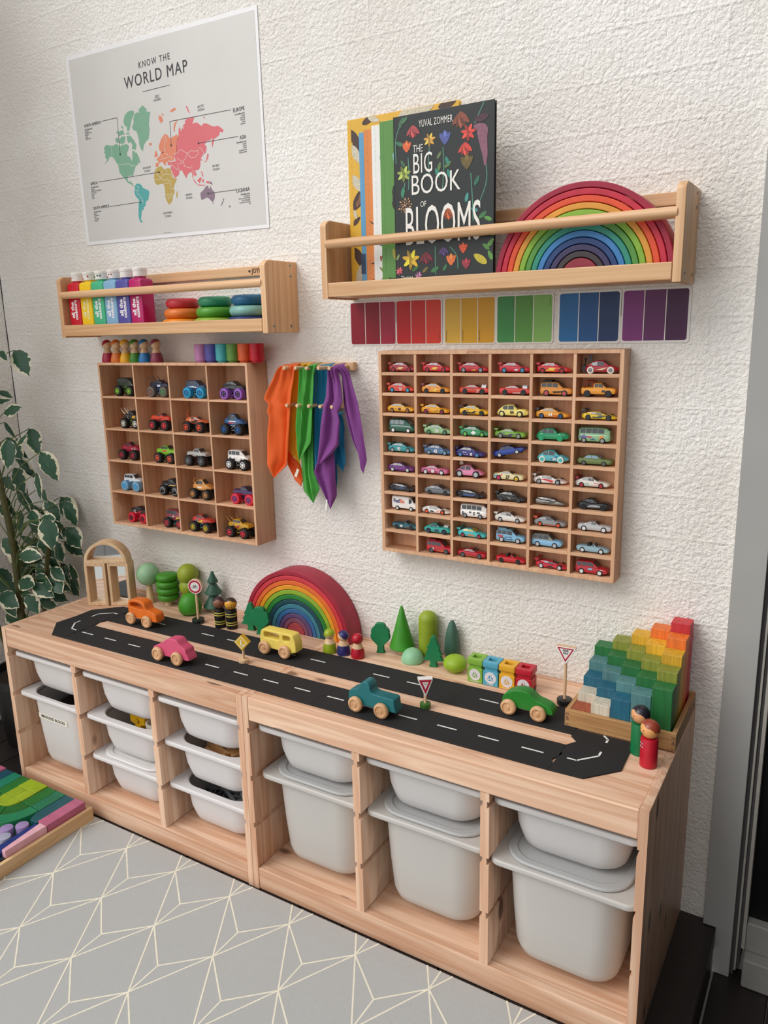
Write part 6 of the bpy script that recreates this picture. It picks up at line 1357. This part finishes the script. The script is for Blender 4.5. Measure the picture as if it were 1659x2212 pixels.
obj('wooden_edge', MB().box(-.0225, .0225, -.0049, .0049, .1398, .1404), beech('X'), b)
for s_, z, sz in (('GIVE', .1310, .0078), ('WAY', .1245, .0060)): text('sign_words', s_, sz, BLACK, b, T(0, -.0056, z) @ UP, 'CENTER', .85, .95, .0001, .0001)
t, b = sign('small white and red give way sign on a green base, between the two lanes', (.409, .156), (.0125, .0125, paint('#3c6a24', .4)), .034, 34, tri(.0165, .0735, .0335), [('red_triangle', [tri2(.0142, .0715, .0380), tri2(.0078, .0670, .0480)[::-1]], RED)], SW, 0, 0, .0160)
text('sign_words', 'YIELD', .0030, RED, b, T(0, -.0088, .0622) @ UP, 'CENTER', .8, 1, .0001)
YS = paint('#e0b41f', .4, var=0)
dz_ = .0585
t, b = sign('yellow diamond roadworks sign on a wooden base, between the two lanes', (-.120, .148), (.0128, .0115, beech()), .040, 14, [(-.0205, dz_), (-.002, dz_-.0200), (.002, dz_-.0200), (.0205, dz_), (0, dz_+.0205)], [('white_border', [[(-.0165, dz_), (0, dz_-.0165), (.0165, dz_), (0, dz_+.0165)], [(-.0145, dz_), (0, dz_+.0145), (.0145, dz_), (0, dz_-.0145)]], paint('#f2ecd9', .45, var=0))], YS, 0, 0, .0150)
wk = [[(-.0035, dz_-.009), (-.0018, dz_-.009), (-.001, dz_-.003), (.0008, dz_-.009), (.0024, dz_-.009), (.0012, dz_-.001), (.0012, dz_+.004), (-.0022, dz_+.0045), (-.0032, dz_-.001)], circle(-.0005, dz_+.0065, .0019, 10), [(.0035, dz_-.009), (.0075, dz_-.008), (.0105, dz_-.0045), (.0065, dz_-.0035), (.004, dz_-.006)]]
mb = MB()
for P in wk: mb.face([(x, -.0082, z) for x, z in P])
obj('worker_symbol', mb, paint('#f2ecd9', .45, var=0), b)

# big rainbow against the wall
rainbow(-.1245, .4055, TZ+.0003, .1835, 12, LOC, .0640, 'on the pine top', 'big rainbow on the pine top')

# people
def grey_face(t, hz, hr, eyes=True, rz=0):
    b = MB()
    for sx_ in (-.0055, .0055):
        y = -math.sqrt(max(hr**2-sx_**2-.001**2, 0)); b.ball((sx_, y+.0002, hz+.001), .0011, 8)
    pts = []
    for k in range(9):
        a = R(-150+120*k/8); x, z = .0062*math.cos(a), hz-.0015+.0052*math.sin(a)
        pts.append((x, -math.sqrt(max(hr**2-x*x-(z-hz)**2, 0)), z))
    b.tube(pts, .0005, 6); o = obj('painted_face', b, BLACK, t, smooth=50); o.rotation_euler = (0, 0, rz); return o
def hairmesh(hr, hz, cut, pts=5):
    b = MB(); rs = []; n = 30
    for j in range(8):
        ring = []
        for k in range(n):
            a = 2*PI*k/n
            front = max(0, -math.sin(a))
            lim = cut+.62*(1-front**.7)+.10*math.sin(a*pts)*front
            th = (lim+.25)*(j+.02)/7
            r = hr*1.03
            ring.append((r*math.sin(th)*math.cos(a), r*math.sin(th)*math.sin(a), hz+r*math.cos(th)))
        rs.append(ring)
    b.rings(rs, cap1=False); return b
for nm, x, y, skin, hair, lab in (('a', -.351, .311, '#8a5a44', '#3a2226', 'peg person in black with yellow stripes and brown skin, left of the striped pair'), ('b', -.3145, .320, '#e0a23a', '#3b2a26', 'peg person in black with yellow stripes and golden skin, right of the striped pair')):
    t = thing('peg_person', lab, 'peg doll', (x, y, TZ+.0003), R(30), 'striped peg people')
    obj('body', MB().lathe([(.0150, 0), (.0160, .001), (.0162, .030), (.0163, .056), (.0155, .058), (.0105, .0585)], 32), paint('#151516', .35), t, smooth=40)
    for z in (.0135, .0205, .0395, .0465):
        obj('yellow_stripe', MB().lathe([(.0150, z-.0015), (.01665, z-.0013), (.01668, z+.0013), (.0150, z+.0015)], 32), paint('#d8c95a', .4), t, smooth=35)
    obj('head', MB().ball((0, 0, .0745), .0178, 28), paint(skin, .35), t, smooth=60)
    obj('hair', hairmesh(.0178, .0745, .62), paint(hair, .35), t, smooth=60)
    grey_face(t, .0745, .0178)
for nm, x, y, h, skin, lab, ang in (('lime', .037, .3125, '#98ab1e', None, 'lime peg person beside the right end of the big rainbow', 0), ('navy', .0770, .3190, '#2b2a66', None, 'navy blue peg person between the lime and red ones', 0), ('red', .1210, .3200, '#b3112a', None, 'red peg person with a red hood, right of the navy one', 0)):
    t = thing('peg_person', lab, 'peg doll', (x, y, TZ+.0003), 0, 'peg people by the big rainbow')
    obj('body', MB().lathe([(.0175, 0), (.0183, .002), (.0182, .008), (.0170, .018), (.0148, .0265)], 32), paint(h, .35), t, smooth=45)
    obj('shoulders', MB().lathe([(.0148, .0266), (.0118, .034), (.0090, .0395)], 32), beech(), t, smooth=45)
    obj('head', MB().ball((0, 0, .0510), .0142, 24), beech(), t, smooth=60)
    cap = MB().lathe([(.0149*math.sin(PI*k/20), .0149*math.cos(PI*k/20)) for k in range(10 if nm != 'red' else 14, -1, -1)], 28)
    o = obj('cap', cap, paint(h, .35), t, smooth=60); o.location = (0, 0, .0510); o.rotation_euler = (R(6), R(-6 if nm == 'lime' else 0), 0) if nm != 'navy' else (R(-12), R(35), 0)
for nm, x, y, col, skin, hair, hh, lab in (('red', .898, .156, '#b8152c', '#e3a566', '#94402c', .060, 'tall red peg person with auburn hair at the front of the block tray'), ('green', .871, .193, '#0f7040', '#dba070', '#221f2a', .0665, 'tall green peg person with black hair, behind the red one at the block tray')):
    t = thing('peg_person', lab, 'peg doll', (x, y, TZ+.0003), R(-48), 'tall peg people at the block tray')
    obj('body', MB().lathe([(.0155, 0), (.0164, .001), (.0166, hh-.003), (.0158, hh-.001), (.0100, hh)], 36), paint(col, .4), t, smooth=40)
    obj('head', MB().ball((0, 0, hh+.0170), .0184, 28), paint(skin, .35), t, smooth=60)
    obj('hair', hairmesh(.0184, hh+.0170, .70), paint(hair, .3), t, smooth=60)
    grey_face(t, hh+.0170, .0184)
    if nm == 'red':
        b = MB()
        for z in (hh-.012, hh-.019): b.box(-.0045, -.0015, -.0168, -.0158, z, z+.003); b.box(.0015, .0045, -.0168, -.0158, z, z+.003)
        obj('painted_buttons', b, paint('#b9b3b8', .4), t)

# recycling bins
for i, (nm, word, h, x) in enumerate([('lime green', 'ORGANIC', '#84b440', .452), ('light blue', 'PAPER', '#58a9c2', .4925), ('yellow', 'PLASTIC', '#e5ac2a', .534), ('red', 'METAL', '#c01c30', .5755)]):
    t = thing('toy_recycling_bin', f'{nm} toy recycling bin with a square opening, one of the row of four', 'toy bin', (x, .3455, TZ+.0003), R(1), 'toy recycling bins')
    m = paint(h, .42, var=.05); w_ = .0193
    obj('body', MB().box(-w_, w_, -.0185, .0185, 0, .0365), m, t, .0012)
    obj('neck', MB().box(-w_+.003, w_-.003, -.0155, .0155, .0366, .0455), m, t, .0006)
    me = outline([rrect(-w_-.0006, w_+.0006, -.0195, .0195, .0025, 3), rrect(-.0105, .0095, -.0088, .0088, .0025, 3)[::-1]], .0150, m, .0010, Matrix(), 40); me.transform(T(0, 0, .0531)); link('cap', me, t)
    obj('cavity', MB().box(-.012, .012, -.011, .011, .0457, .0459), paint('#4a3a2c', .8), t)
    me = outline([circle(0, .0205, .0146, 32)], .0003, paint('#e3dfe2', .45, var=0), 0, UP, None); me.transform(T(0, -.0187, 0)); lb = link('round_label', me, t)
    mb = MB()
    V3 = [Vector((.0112*math.cos(R(90+120*q)), .0190+.0112*math.sin(R(90+120*q)))) for q in range(3)]
    for q in range(3):
        A_, B_, C_ = V3[q], V3[(q+1) % 3], V3[(q+2) % 3]
        u1, u2 = (B_-A_).normalized(), (C_-A_).normalized(); ctr = Vector((0, .0190)); inn = (ctr-A_).normalized()
        for u_, L_, ar_ in ((u1, .0085, True), (u2, .0068, False)):
            n_ = Vector((-u_.y, u_.x)); n_ = n_ if n_.dot(ctr-A_) > 0 else -n_
            a_, b2 = A_+u_*.0022, A_+u_*L_
            P = [a_, b2, b2+n_*.0034, a_+inn*.0036]
            mb.face([(p.x, -.01905, p.y) for p in P])
            if ar_: mb.face([(p.x, -.01905, p.y) for p in (b2-n_*.0014, b2+n_*.0017+u_*.0034, b2+n_*.0048)])
    obj('recycling_arrows', mb, paint({'lime green': '#7aa83a', 'light blue': '#2a90c4', 'yellow': '#dba022', 'red': '#a8142c'}[nm], .45, var=0), lb)
    if i < 3: text('bin_word', word, .0056, paint('#e9e4d8', .5, var=0), t, T(0, -.0187, .0030) @ UP, 'CENTER', 1, 1.05, .0001)
    for y in ((-.010, .010) if i == 3 else ()):
        wm_ = MB().cyl((w_-.0002, y, .0065), .0055, .0018, 'X', 20)
        obj('painted_wheel', wm_, paint('#1c1a1c', .4), t, smooth=35); obj('wheel_ring', MB().lathe([(.0022, 0), (.0022, .0005), (.0034, .0005), (.0034, 0)], 20, M=T(w_+.0016, y, .0065) @ Matrix.Rotation(R(90), 4, 'Y')), paint('#e6e2de', .4), t)

# mirrored wooden blocks
MIR = D.materials.new('mirror'); nt, b_ = nodes(MIR); b_.inputs['Metallic'].default_value = 1; b_.inputs['Roughness'].default_value = .03; b_.inputs['Base Color'].default_value = (.88, .90, .90, 1)
def mirror_block(label, loc, rz, outer, inner, dep=.0425):
    t = thing('mirror_block', label, 'mirrored block', loc, R(rz), 'mirrored wooden blocks')
    link('wooden_frame', outline([outer, inner[::-1]], dep, wood('#f0d3ad', '#d3a878', 'Z', .5, 60, 3), .0008, UP, 40), t)
    me = outline([[(x*1.0, z) for x, z in inner]], .003, MIR, 0, UP, None); me.transform(T(0, .004, 0)); link('mirror_pane', me, t)
rw, rh, fr_ = .0695, .1395, .0095
mirror_block('upright mirrored wooden block under the left half of the arch', (-.8345, .2820, TZ+.0004), 24, rrect(-rw/2, rw/2, 0, rh, .0012, 2), rrect(-rw/2+fr_, rw/2-fr_, fr_, rh-fr_, .0006, 1))
mirror_block('upright mirrored wooden block under the right half of the arch', (-.7685, .3165, TZ+.0004), 23, rrect(-rw/2, rw/2, 0, rh, .0012, 2), rrect(-rw/2+fr_, rw/2-fr_, fr_, rh-fr_, .0006, 1))
ar = .0700
mirror_block('half-round mirrored wooden block lying on the two upright ones', (-.8030, .2990, TZ+.0006+rh), 25.5, [(ar*math.cos(PI*k/40), ar*math.sin(PI*k/40)) for k in range(41)], [((ar-.0095)*math.cos(R(9)+(PI-R(18))*k/36), (ar-.0095)*math.sin(R(9)+(PI-R(18))*k/36)) for k in range(37)])

# tray of stepped blocks
TX, TY = .709, .2235; TWd = .2255; TD = .2140
RZ = TZ+RT+.0006
t = thing('block_tray', 'square oak tray holding the stepped coloured blocks, at the right end of the top', 'tray', (TX, TY, RZ))
for a in ((0, TWd, 0, .0095), (0, TWd, TD-.0095, TD)): obj('wall_board', MB().box(a[0], a[1], a[2], a[3], 0, .0375), oak('X'), t, .0008)
for a in ((0, .0095), (TWd-.0095, TWd)): obj('wall_board', MB().box(a[0], a[1], .0097, TD-.0097, 0, .0375), oak('Y'), t, .0008)
obj('base_board', MB().box(.0096, TWd-.0096, .0097, TD-.0097, .0005, .0045), oak('X'), t)
b = MB()
for x in (-.0002, TWd-.0086):
    for z in (.0005, .0130, .0255): b.box(x, x+.0088, -.0002, .0006, z, z+.0062)
obj('finger_joints', b, wood('#a9835c', '#7c5a3c', 'Z', .6, 90, 8), t)
b = MB()
for x in (.0045, TWd-.0045): b.cyl((x, -.0006, .0205), .0017, .0006, 'Y', 12)
obj('dowel_pins', b, paint('#5a4636', .5), t)
BC = [('red-brown', '#9a4a2c'), ('off-white', '#c9c0ae'), ('deep blue', '#1d5f76'), ('grey-teal', '#527f80'), ('dark green', '#226b36'), ('olive lime', '#868c34'), ('golden yellow', '#d6a52c'), ('orange', '#e0712a'), ('red', '#c23038')]
bw = .0403
for r in range(5):
    for c in range(5):
        k = r+c; nm, h = BC[k]
        hh = .033+.0213*k
        if k == 0: hh = .0345
        x = TX+.0112+bw*c; y = TY+.0108+(.0388)*r
        m = wood(lighter(h, 1.10), lighter(h, .86), 'Z', .5, 60, 3)
        o = obj('stepped_block', MB().box(0, bw-.0006, 0, .0382, 0, hh), m, bevel=.0012); o.location = (x, y, RZ+.0048)
        rowd = ['front', 'second', 'middle', 'fourth', 'back'][r]; cold = ['left end', 'second from the left', 'centre', 'second from the right', 'right end'][c]
        tag(o, f'{nm} square stepped block in the oak tray, {rowd} row, {cold}', 'block', 'stepped blocks in the oak tray')
# ---------------------------------------------------------------- tray of coloured blocks on the floor
FZ = .0118
BE = wood('#e2c093', '#c79e6c', 'Y', .5, 40, 2)
t = thing('block_tray', 'pale wooden tray of coloured blocks lying on the mat, bottom left', 'tray', (0, 0, FZ))
x1, yb, yf, xl = -.571, -.0245, -.62, -1.03
obj('wall_board', MB().box(x1-.0125, x1, yf, yb, 0, .0375), BE, t, .0012)
obj('wall_board', MB().box(xl, xl+.0125, yf, yb, 0, .0375), BE, t, .0012)
obj('wall_board', MB().box(xl+.0127, x1-.0127, yb-.0115, yb, 0, .0375), wood('#e2c093', '#c79e6c', 'X', .5, 40, 2), t, .0012)
obj('wall_board', MB().box(xl+.0127, x1-.0127, yf, yf+.0115, 0, .0375), wood('#e2c093', '#c79e6c', 'X', .5, 40, 2), t, .0012)
obj('base_board', MB().box(xl+.0127, x1-.0127, yf+.0117, yb-.0117, .0005, .0045), BE, t)
ZB = FZ+.0048
def bk(label, P, h, col, top=.0560):
    me = outline([P], h, paint(col, .48, var=.12, scale=30), .0012, Matrix(), 40); o = link('wooden_block', me); o.location = (0, 0, ZB+h/2+(.0)); tag(o, label, 'block', 'blocks in the floor tray'); return o
def rc(a, b_, c, d): return [(a, c), (b_, c), (b_, d), (a, d)]
HB = .0530; g = .0008
bk('dusky pink bar in the floor tray, beside the right wall board', rc(-.6245, -.5850, -.1590, -.0375), HB, '#b5607e')
bk('pale pink wedge in the floor tray, in front of the dusky pink bar', [(-.6125, -.1615), (-.5850, -.1615), (-.5850, -.2830), (-.5985, -.2830)], HB, '#e0aab6')
bk('navy blue strip in the floor tray, beside the pale pink wedge', [(-.6330, -.1640), (-.6140, -.1640), (-.6005, -.2835), (-.6170, -.3300), (-.6330, -.3300)], HB-.008, '#142f78')
bk('dark navy block in the floor tray, nearest the camera', rc(-.5995, -.5850, -.3500, -.2850), HB-.018, '#13202c')
bk('dark teal strip in the floor tray, left of the dusky pink bar', [(-.6680, -.0375), (-.6260, -.0375), (-.6260, -.1620), (-.6560, -.1620), (-.6680, -.1380)], HB-.004, '#0f4f58')
AX, AY = -.7900, -.1235
def arc(r0, r1, a0, a1): 
    n = 16
    return [(AX+r1*math.cos(R(a0+(a1-a0)*k/n)), AY+r1*math.sin(R(a0+(a1-a0)*k/n))) for k in range(n+1)] + [(AX+r0*math.cos(R(a1+(a0-a1)*k/n)), AY+r0*math.sin(R(a1+(a0-a1)*k/n))) for k in range(n+1)]
bk('teal green strip in the floor tray, beside the dark teal strip', rc(-.7095, -.6690, -.1225, -.0375), HB-.003, '#176e4c')
bk('dark green strip in the floor tray, right of the lime squares', rc(-.7500, -.7103, -.1225, -.0375), HB-.003, '#1c6a26')
bk('wide lime block in the floor tray, nearest the pine frame', rc(-.8290, -.7510, -.0795, -.0375), HB, '#95ad1c')
bk('lime cube in the floor tray, left of the pair', rc(-.8290, -.7905, -.1225, -.0803), HB-.001, '#8ea61e')
bk('lime cube in the floor tray, right of the pair', rc(-.7897, -.7510, -.1225, -.0803), HB-.001, '#97ac20')
bk('lime half-round block in the floor tray', [(AX+.0385*math.cos(R(a)), AY-.0006+.0385*math.sin(R(a))) for a in range(180, 361, 6)], HB, '#93aa1e')
bk('dark green strip in the floor tray, left of the lime squares', rc(-.8700, -.8298, -.1225, -.0375), HB-.003, '#1f6f28')
bk('teal green strip in the floor tray, left of the dark green one', rc(-.9105, -.8710, -.1225, -.0375), HB-.003, '#157a5e')
bk('dark teal strip in the floor tray, far left', rc(-.9515, -.9115, -.1600, -.0375), HB-.004, '#0f4a5c')
bk('dusky pink bar in the floor tray, far left', rc(-.9930, -.9525, -.1600, -.0375), HB, '#b5607e')
bk('dark green quarter arch in the floor tray, right side of the lime half-round', arc(.0395, .0795, -58, -1), HB-.003, '#195e22')
bk('dark green quarter arch in the floor tray, left side of the lime half-round', arc(.0395, .0795, -179, -59.5), HB-.003, '#1c6a26')
bk('teal green quarter arch in the floor tray, right outer side', arc(.0803, .1195, -58, -1), HB-.003, '#187c50')
bk('teal green quarter arch in the floor tray, left outer side', arc(.0803, .1195, -179, -59.5), HB-.003, '#178055')
for x, y, h, hh, lab in ((-.6520, -.1890, '#9a84b4', .050, 'lilac cylinder in the floor tray, nearest the dark teal strip'), (-.6780, -.2180, '#9a84b4', .050, 'lilac cylinder in the floor tray, further left'), (-.6545, -.2410, '#a3a4b8', .046, 'grey-lilac cylinder in the floor tray, nearest the navy strip')):
    o = obj('wooden_cylinder', MB().cyl((0, 0, 0), .0172, hh, n=36, bev=.0012), paint(h, .48, var=.06), smooth=40); o.location = (x, y, ZB); tag(o, lab, 'block', 'cylinders in the floor tray')

# ---------------------------------------------------------------- variegated potted plant in the corner
t = thing('potted_plant', 'tall potted plant with green and cream leaves in the left corner', 'plant', (-1.165, .22, .0003))
obj('pot', MB().lathe([(.085, 0), (.10, .004), (.125, .22), (.132, .222), (.132, .25), (.122, .25), (.118, .225), (.001, .22)], 36), paint('#161515', .4), t, smooth=40)
obj('soil', MB().lathe([(.116, .2255), (.06, .232), (.001, .234)], 24), paint('#2a2019', .9, var=.3, scale=200), t, smooth=60)
STEM = paint('#4a4a22', .6, var=.2, scale=90); LG = D.materials.new('variegated_leaf')
nt, b_ = nodes(LG); N, L = nt.nodes.new, nt.links.new
at = N('ShaderNodeAttribute'); at.attribute_name = 'across'; tcn = N('ShaderNodeTexCoord'); nz = N('ShaderNodeTexNoise'); nz.inputs['Scale'].default_value = 55; nz.inputs['Detail'].default_value = 3
L(tcn.outputs['Object'], nz.inputs['Vector'])
ad = N('ShaderNodeMath'); ad.operation = 'MULTIPLY_ADD'; ad.inputs[1].default_value = .75; L(nz.outputs['Fac'], ad.inputs[0]); L(at.outputs['Fac'], ad.inputs[2])
rp = N('ShaderNodeValToRGB'); rp.color_ramp.interpolation = 'LINEAR'; rp.color_ramp.elements[0].position = 1.0; 
E_ = rp.color_ramp.elements; E_[0].position = 0; E_[0].color = lin('#4c7a4e'); E_[1].position = 1; E_[1].color = lin('#ddd6bb')
for p, c in ((.38, '#35643f'), (.40, '#264d36'), (.97, '#2a543b'), (.985, '#ddd6bb')):
    q = E_.new(p); q.color = lin(c)
L(ad.outputs[0], rp.inputs['Fac']); L(rp.outputs['Color'], b_.inputs['Base Color']); b_.inputs['Roughness'].default_value = .42
trunk = [(-.0, 0, .23), (-.01, .0, .45), (.01, -.01, .70), (-.04, .0, .95), (-.10, .01, 1.25)]
mb = MB().tube([Vector(p) for p in spline(trunk, 5, False)], [.011]*21, 8)
mb.tube([Vector(p) for p in spline([(.02, .02, .23), (.05, .04, .42), (.11, .03, .60), (.16, .02, .72)], 5, False)], .007, 7)
mb.tube([Vector(p) for p in spline([(-.03, -.03, .23), (-.05, -.07, .45), (-.02, -.10, .62)], 5, False)], .007, 7)
obj('stems', mb, STEM, t, smooth=60)
lf = MB(); pet = MB(); acr = []
rnd = random.Random(11)
extra = [(-1080+rnd.randint(-110, 60), rnd.randint(170, 350), rnd.randint(480, 760), rnd.randint(34, 46), rnd.randint(-80, 20)) for k in range(20)] + [(-1220+rnd.randint(-60, 60), rnd.randint(150, 350), rnd.randint(420, 1000), 44, rnd.randint(-90, 60)) for k in range(16)] + [(-1060+rnd.randint(-120, 90), rnd.randint(230, 360), rnd.randint(540, 800), rnd.randint(32, 42), rnd.randint(-80, 20)) for k in range(16)]
for (x, y, z, hl, ang) in list(LEAVES)+extra:
    if x-hl*1.1 < -1375: continue
    c = Vector((x/1000+1.165, y/1000-.22, z/1000)); L2 = hl/1000*1.12
    d = Vector((math.cos(R(ang)), rnd.uniform(-.35, .2), math.sin(R(ang)))).normalized()
    nrm = Vector((rnd.uniform(.1, .55), -.8, rnd.uniform(.1, .7))); sd = d.cross(nrm).normalized(); nn = sd.cross(d).normalized()
    narrow = rnd.choice((.62, .66, .55, .30)) if hl > 28 else .45
    nu, nv = 8, 12; base = len(lf.v); ph = rnd.uniform(0, 6)
    for j in range(nv+1):
        v = j/nv; wv = narrow*L2*(math.sin(PI*min(1, v*1.02)**.75)**.8 if 0 < v < .99 else 0)
        for i in range(nu+1):
            u = -1+2*i/nu
            edge = 1+.05*math.sin(v*42+ph)*abs(u)
            p = c + d*(L2*(2*v-1)) + sd*(u*wv*edge) + nn*(-.35*abs(u)*wv*.5 - .22*L2*(v*1.2)**2 + .012*L2*math.sin(u*6+v*9+ph))
            if p.y > .213: p.y = .213-.01*rnd.random()
            if p.x < -.205: p.x = -.205+.01*rnd.random()
            lf.v.append(tuple(p)); acr.append(abs(u)*.62+.08+(.10 if u*math.sin(ph) > 0 else -.03)+(.16 if v > .86 else 0))
    for j in range(nv):
        for i in range(nu): a = base+j*(nu+1)+i; lf.f.append((a, a+1, a+nu+2, a+nu+1)); lf.mi.append(0)
    s0 = c-d*L2; tgt = min((Vector(p) for p in spline(trunk, 5, False)), key=lambda q: (q-s0-Vector((0, 0, -.10))).length)
    pet.tube([tgt, tgt.lerp(s0, .5)+Vector((0, 0, .03)), s0, s0+d*L2*.3], [.0022, .0018, .0014, .0008], 5)
me = lf.mesh('leaves', LG, 60)
a_ = me.attributes.new('across', 'FLOAT', 'POINT'); a_.data.foreach_set('value', acr)
link('leaves', me, t)
obj('leaf_stalks', pet, paint('#5a6a3a', .6, var=.15), t, smooth=60)
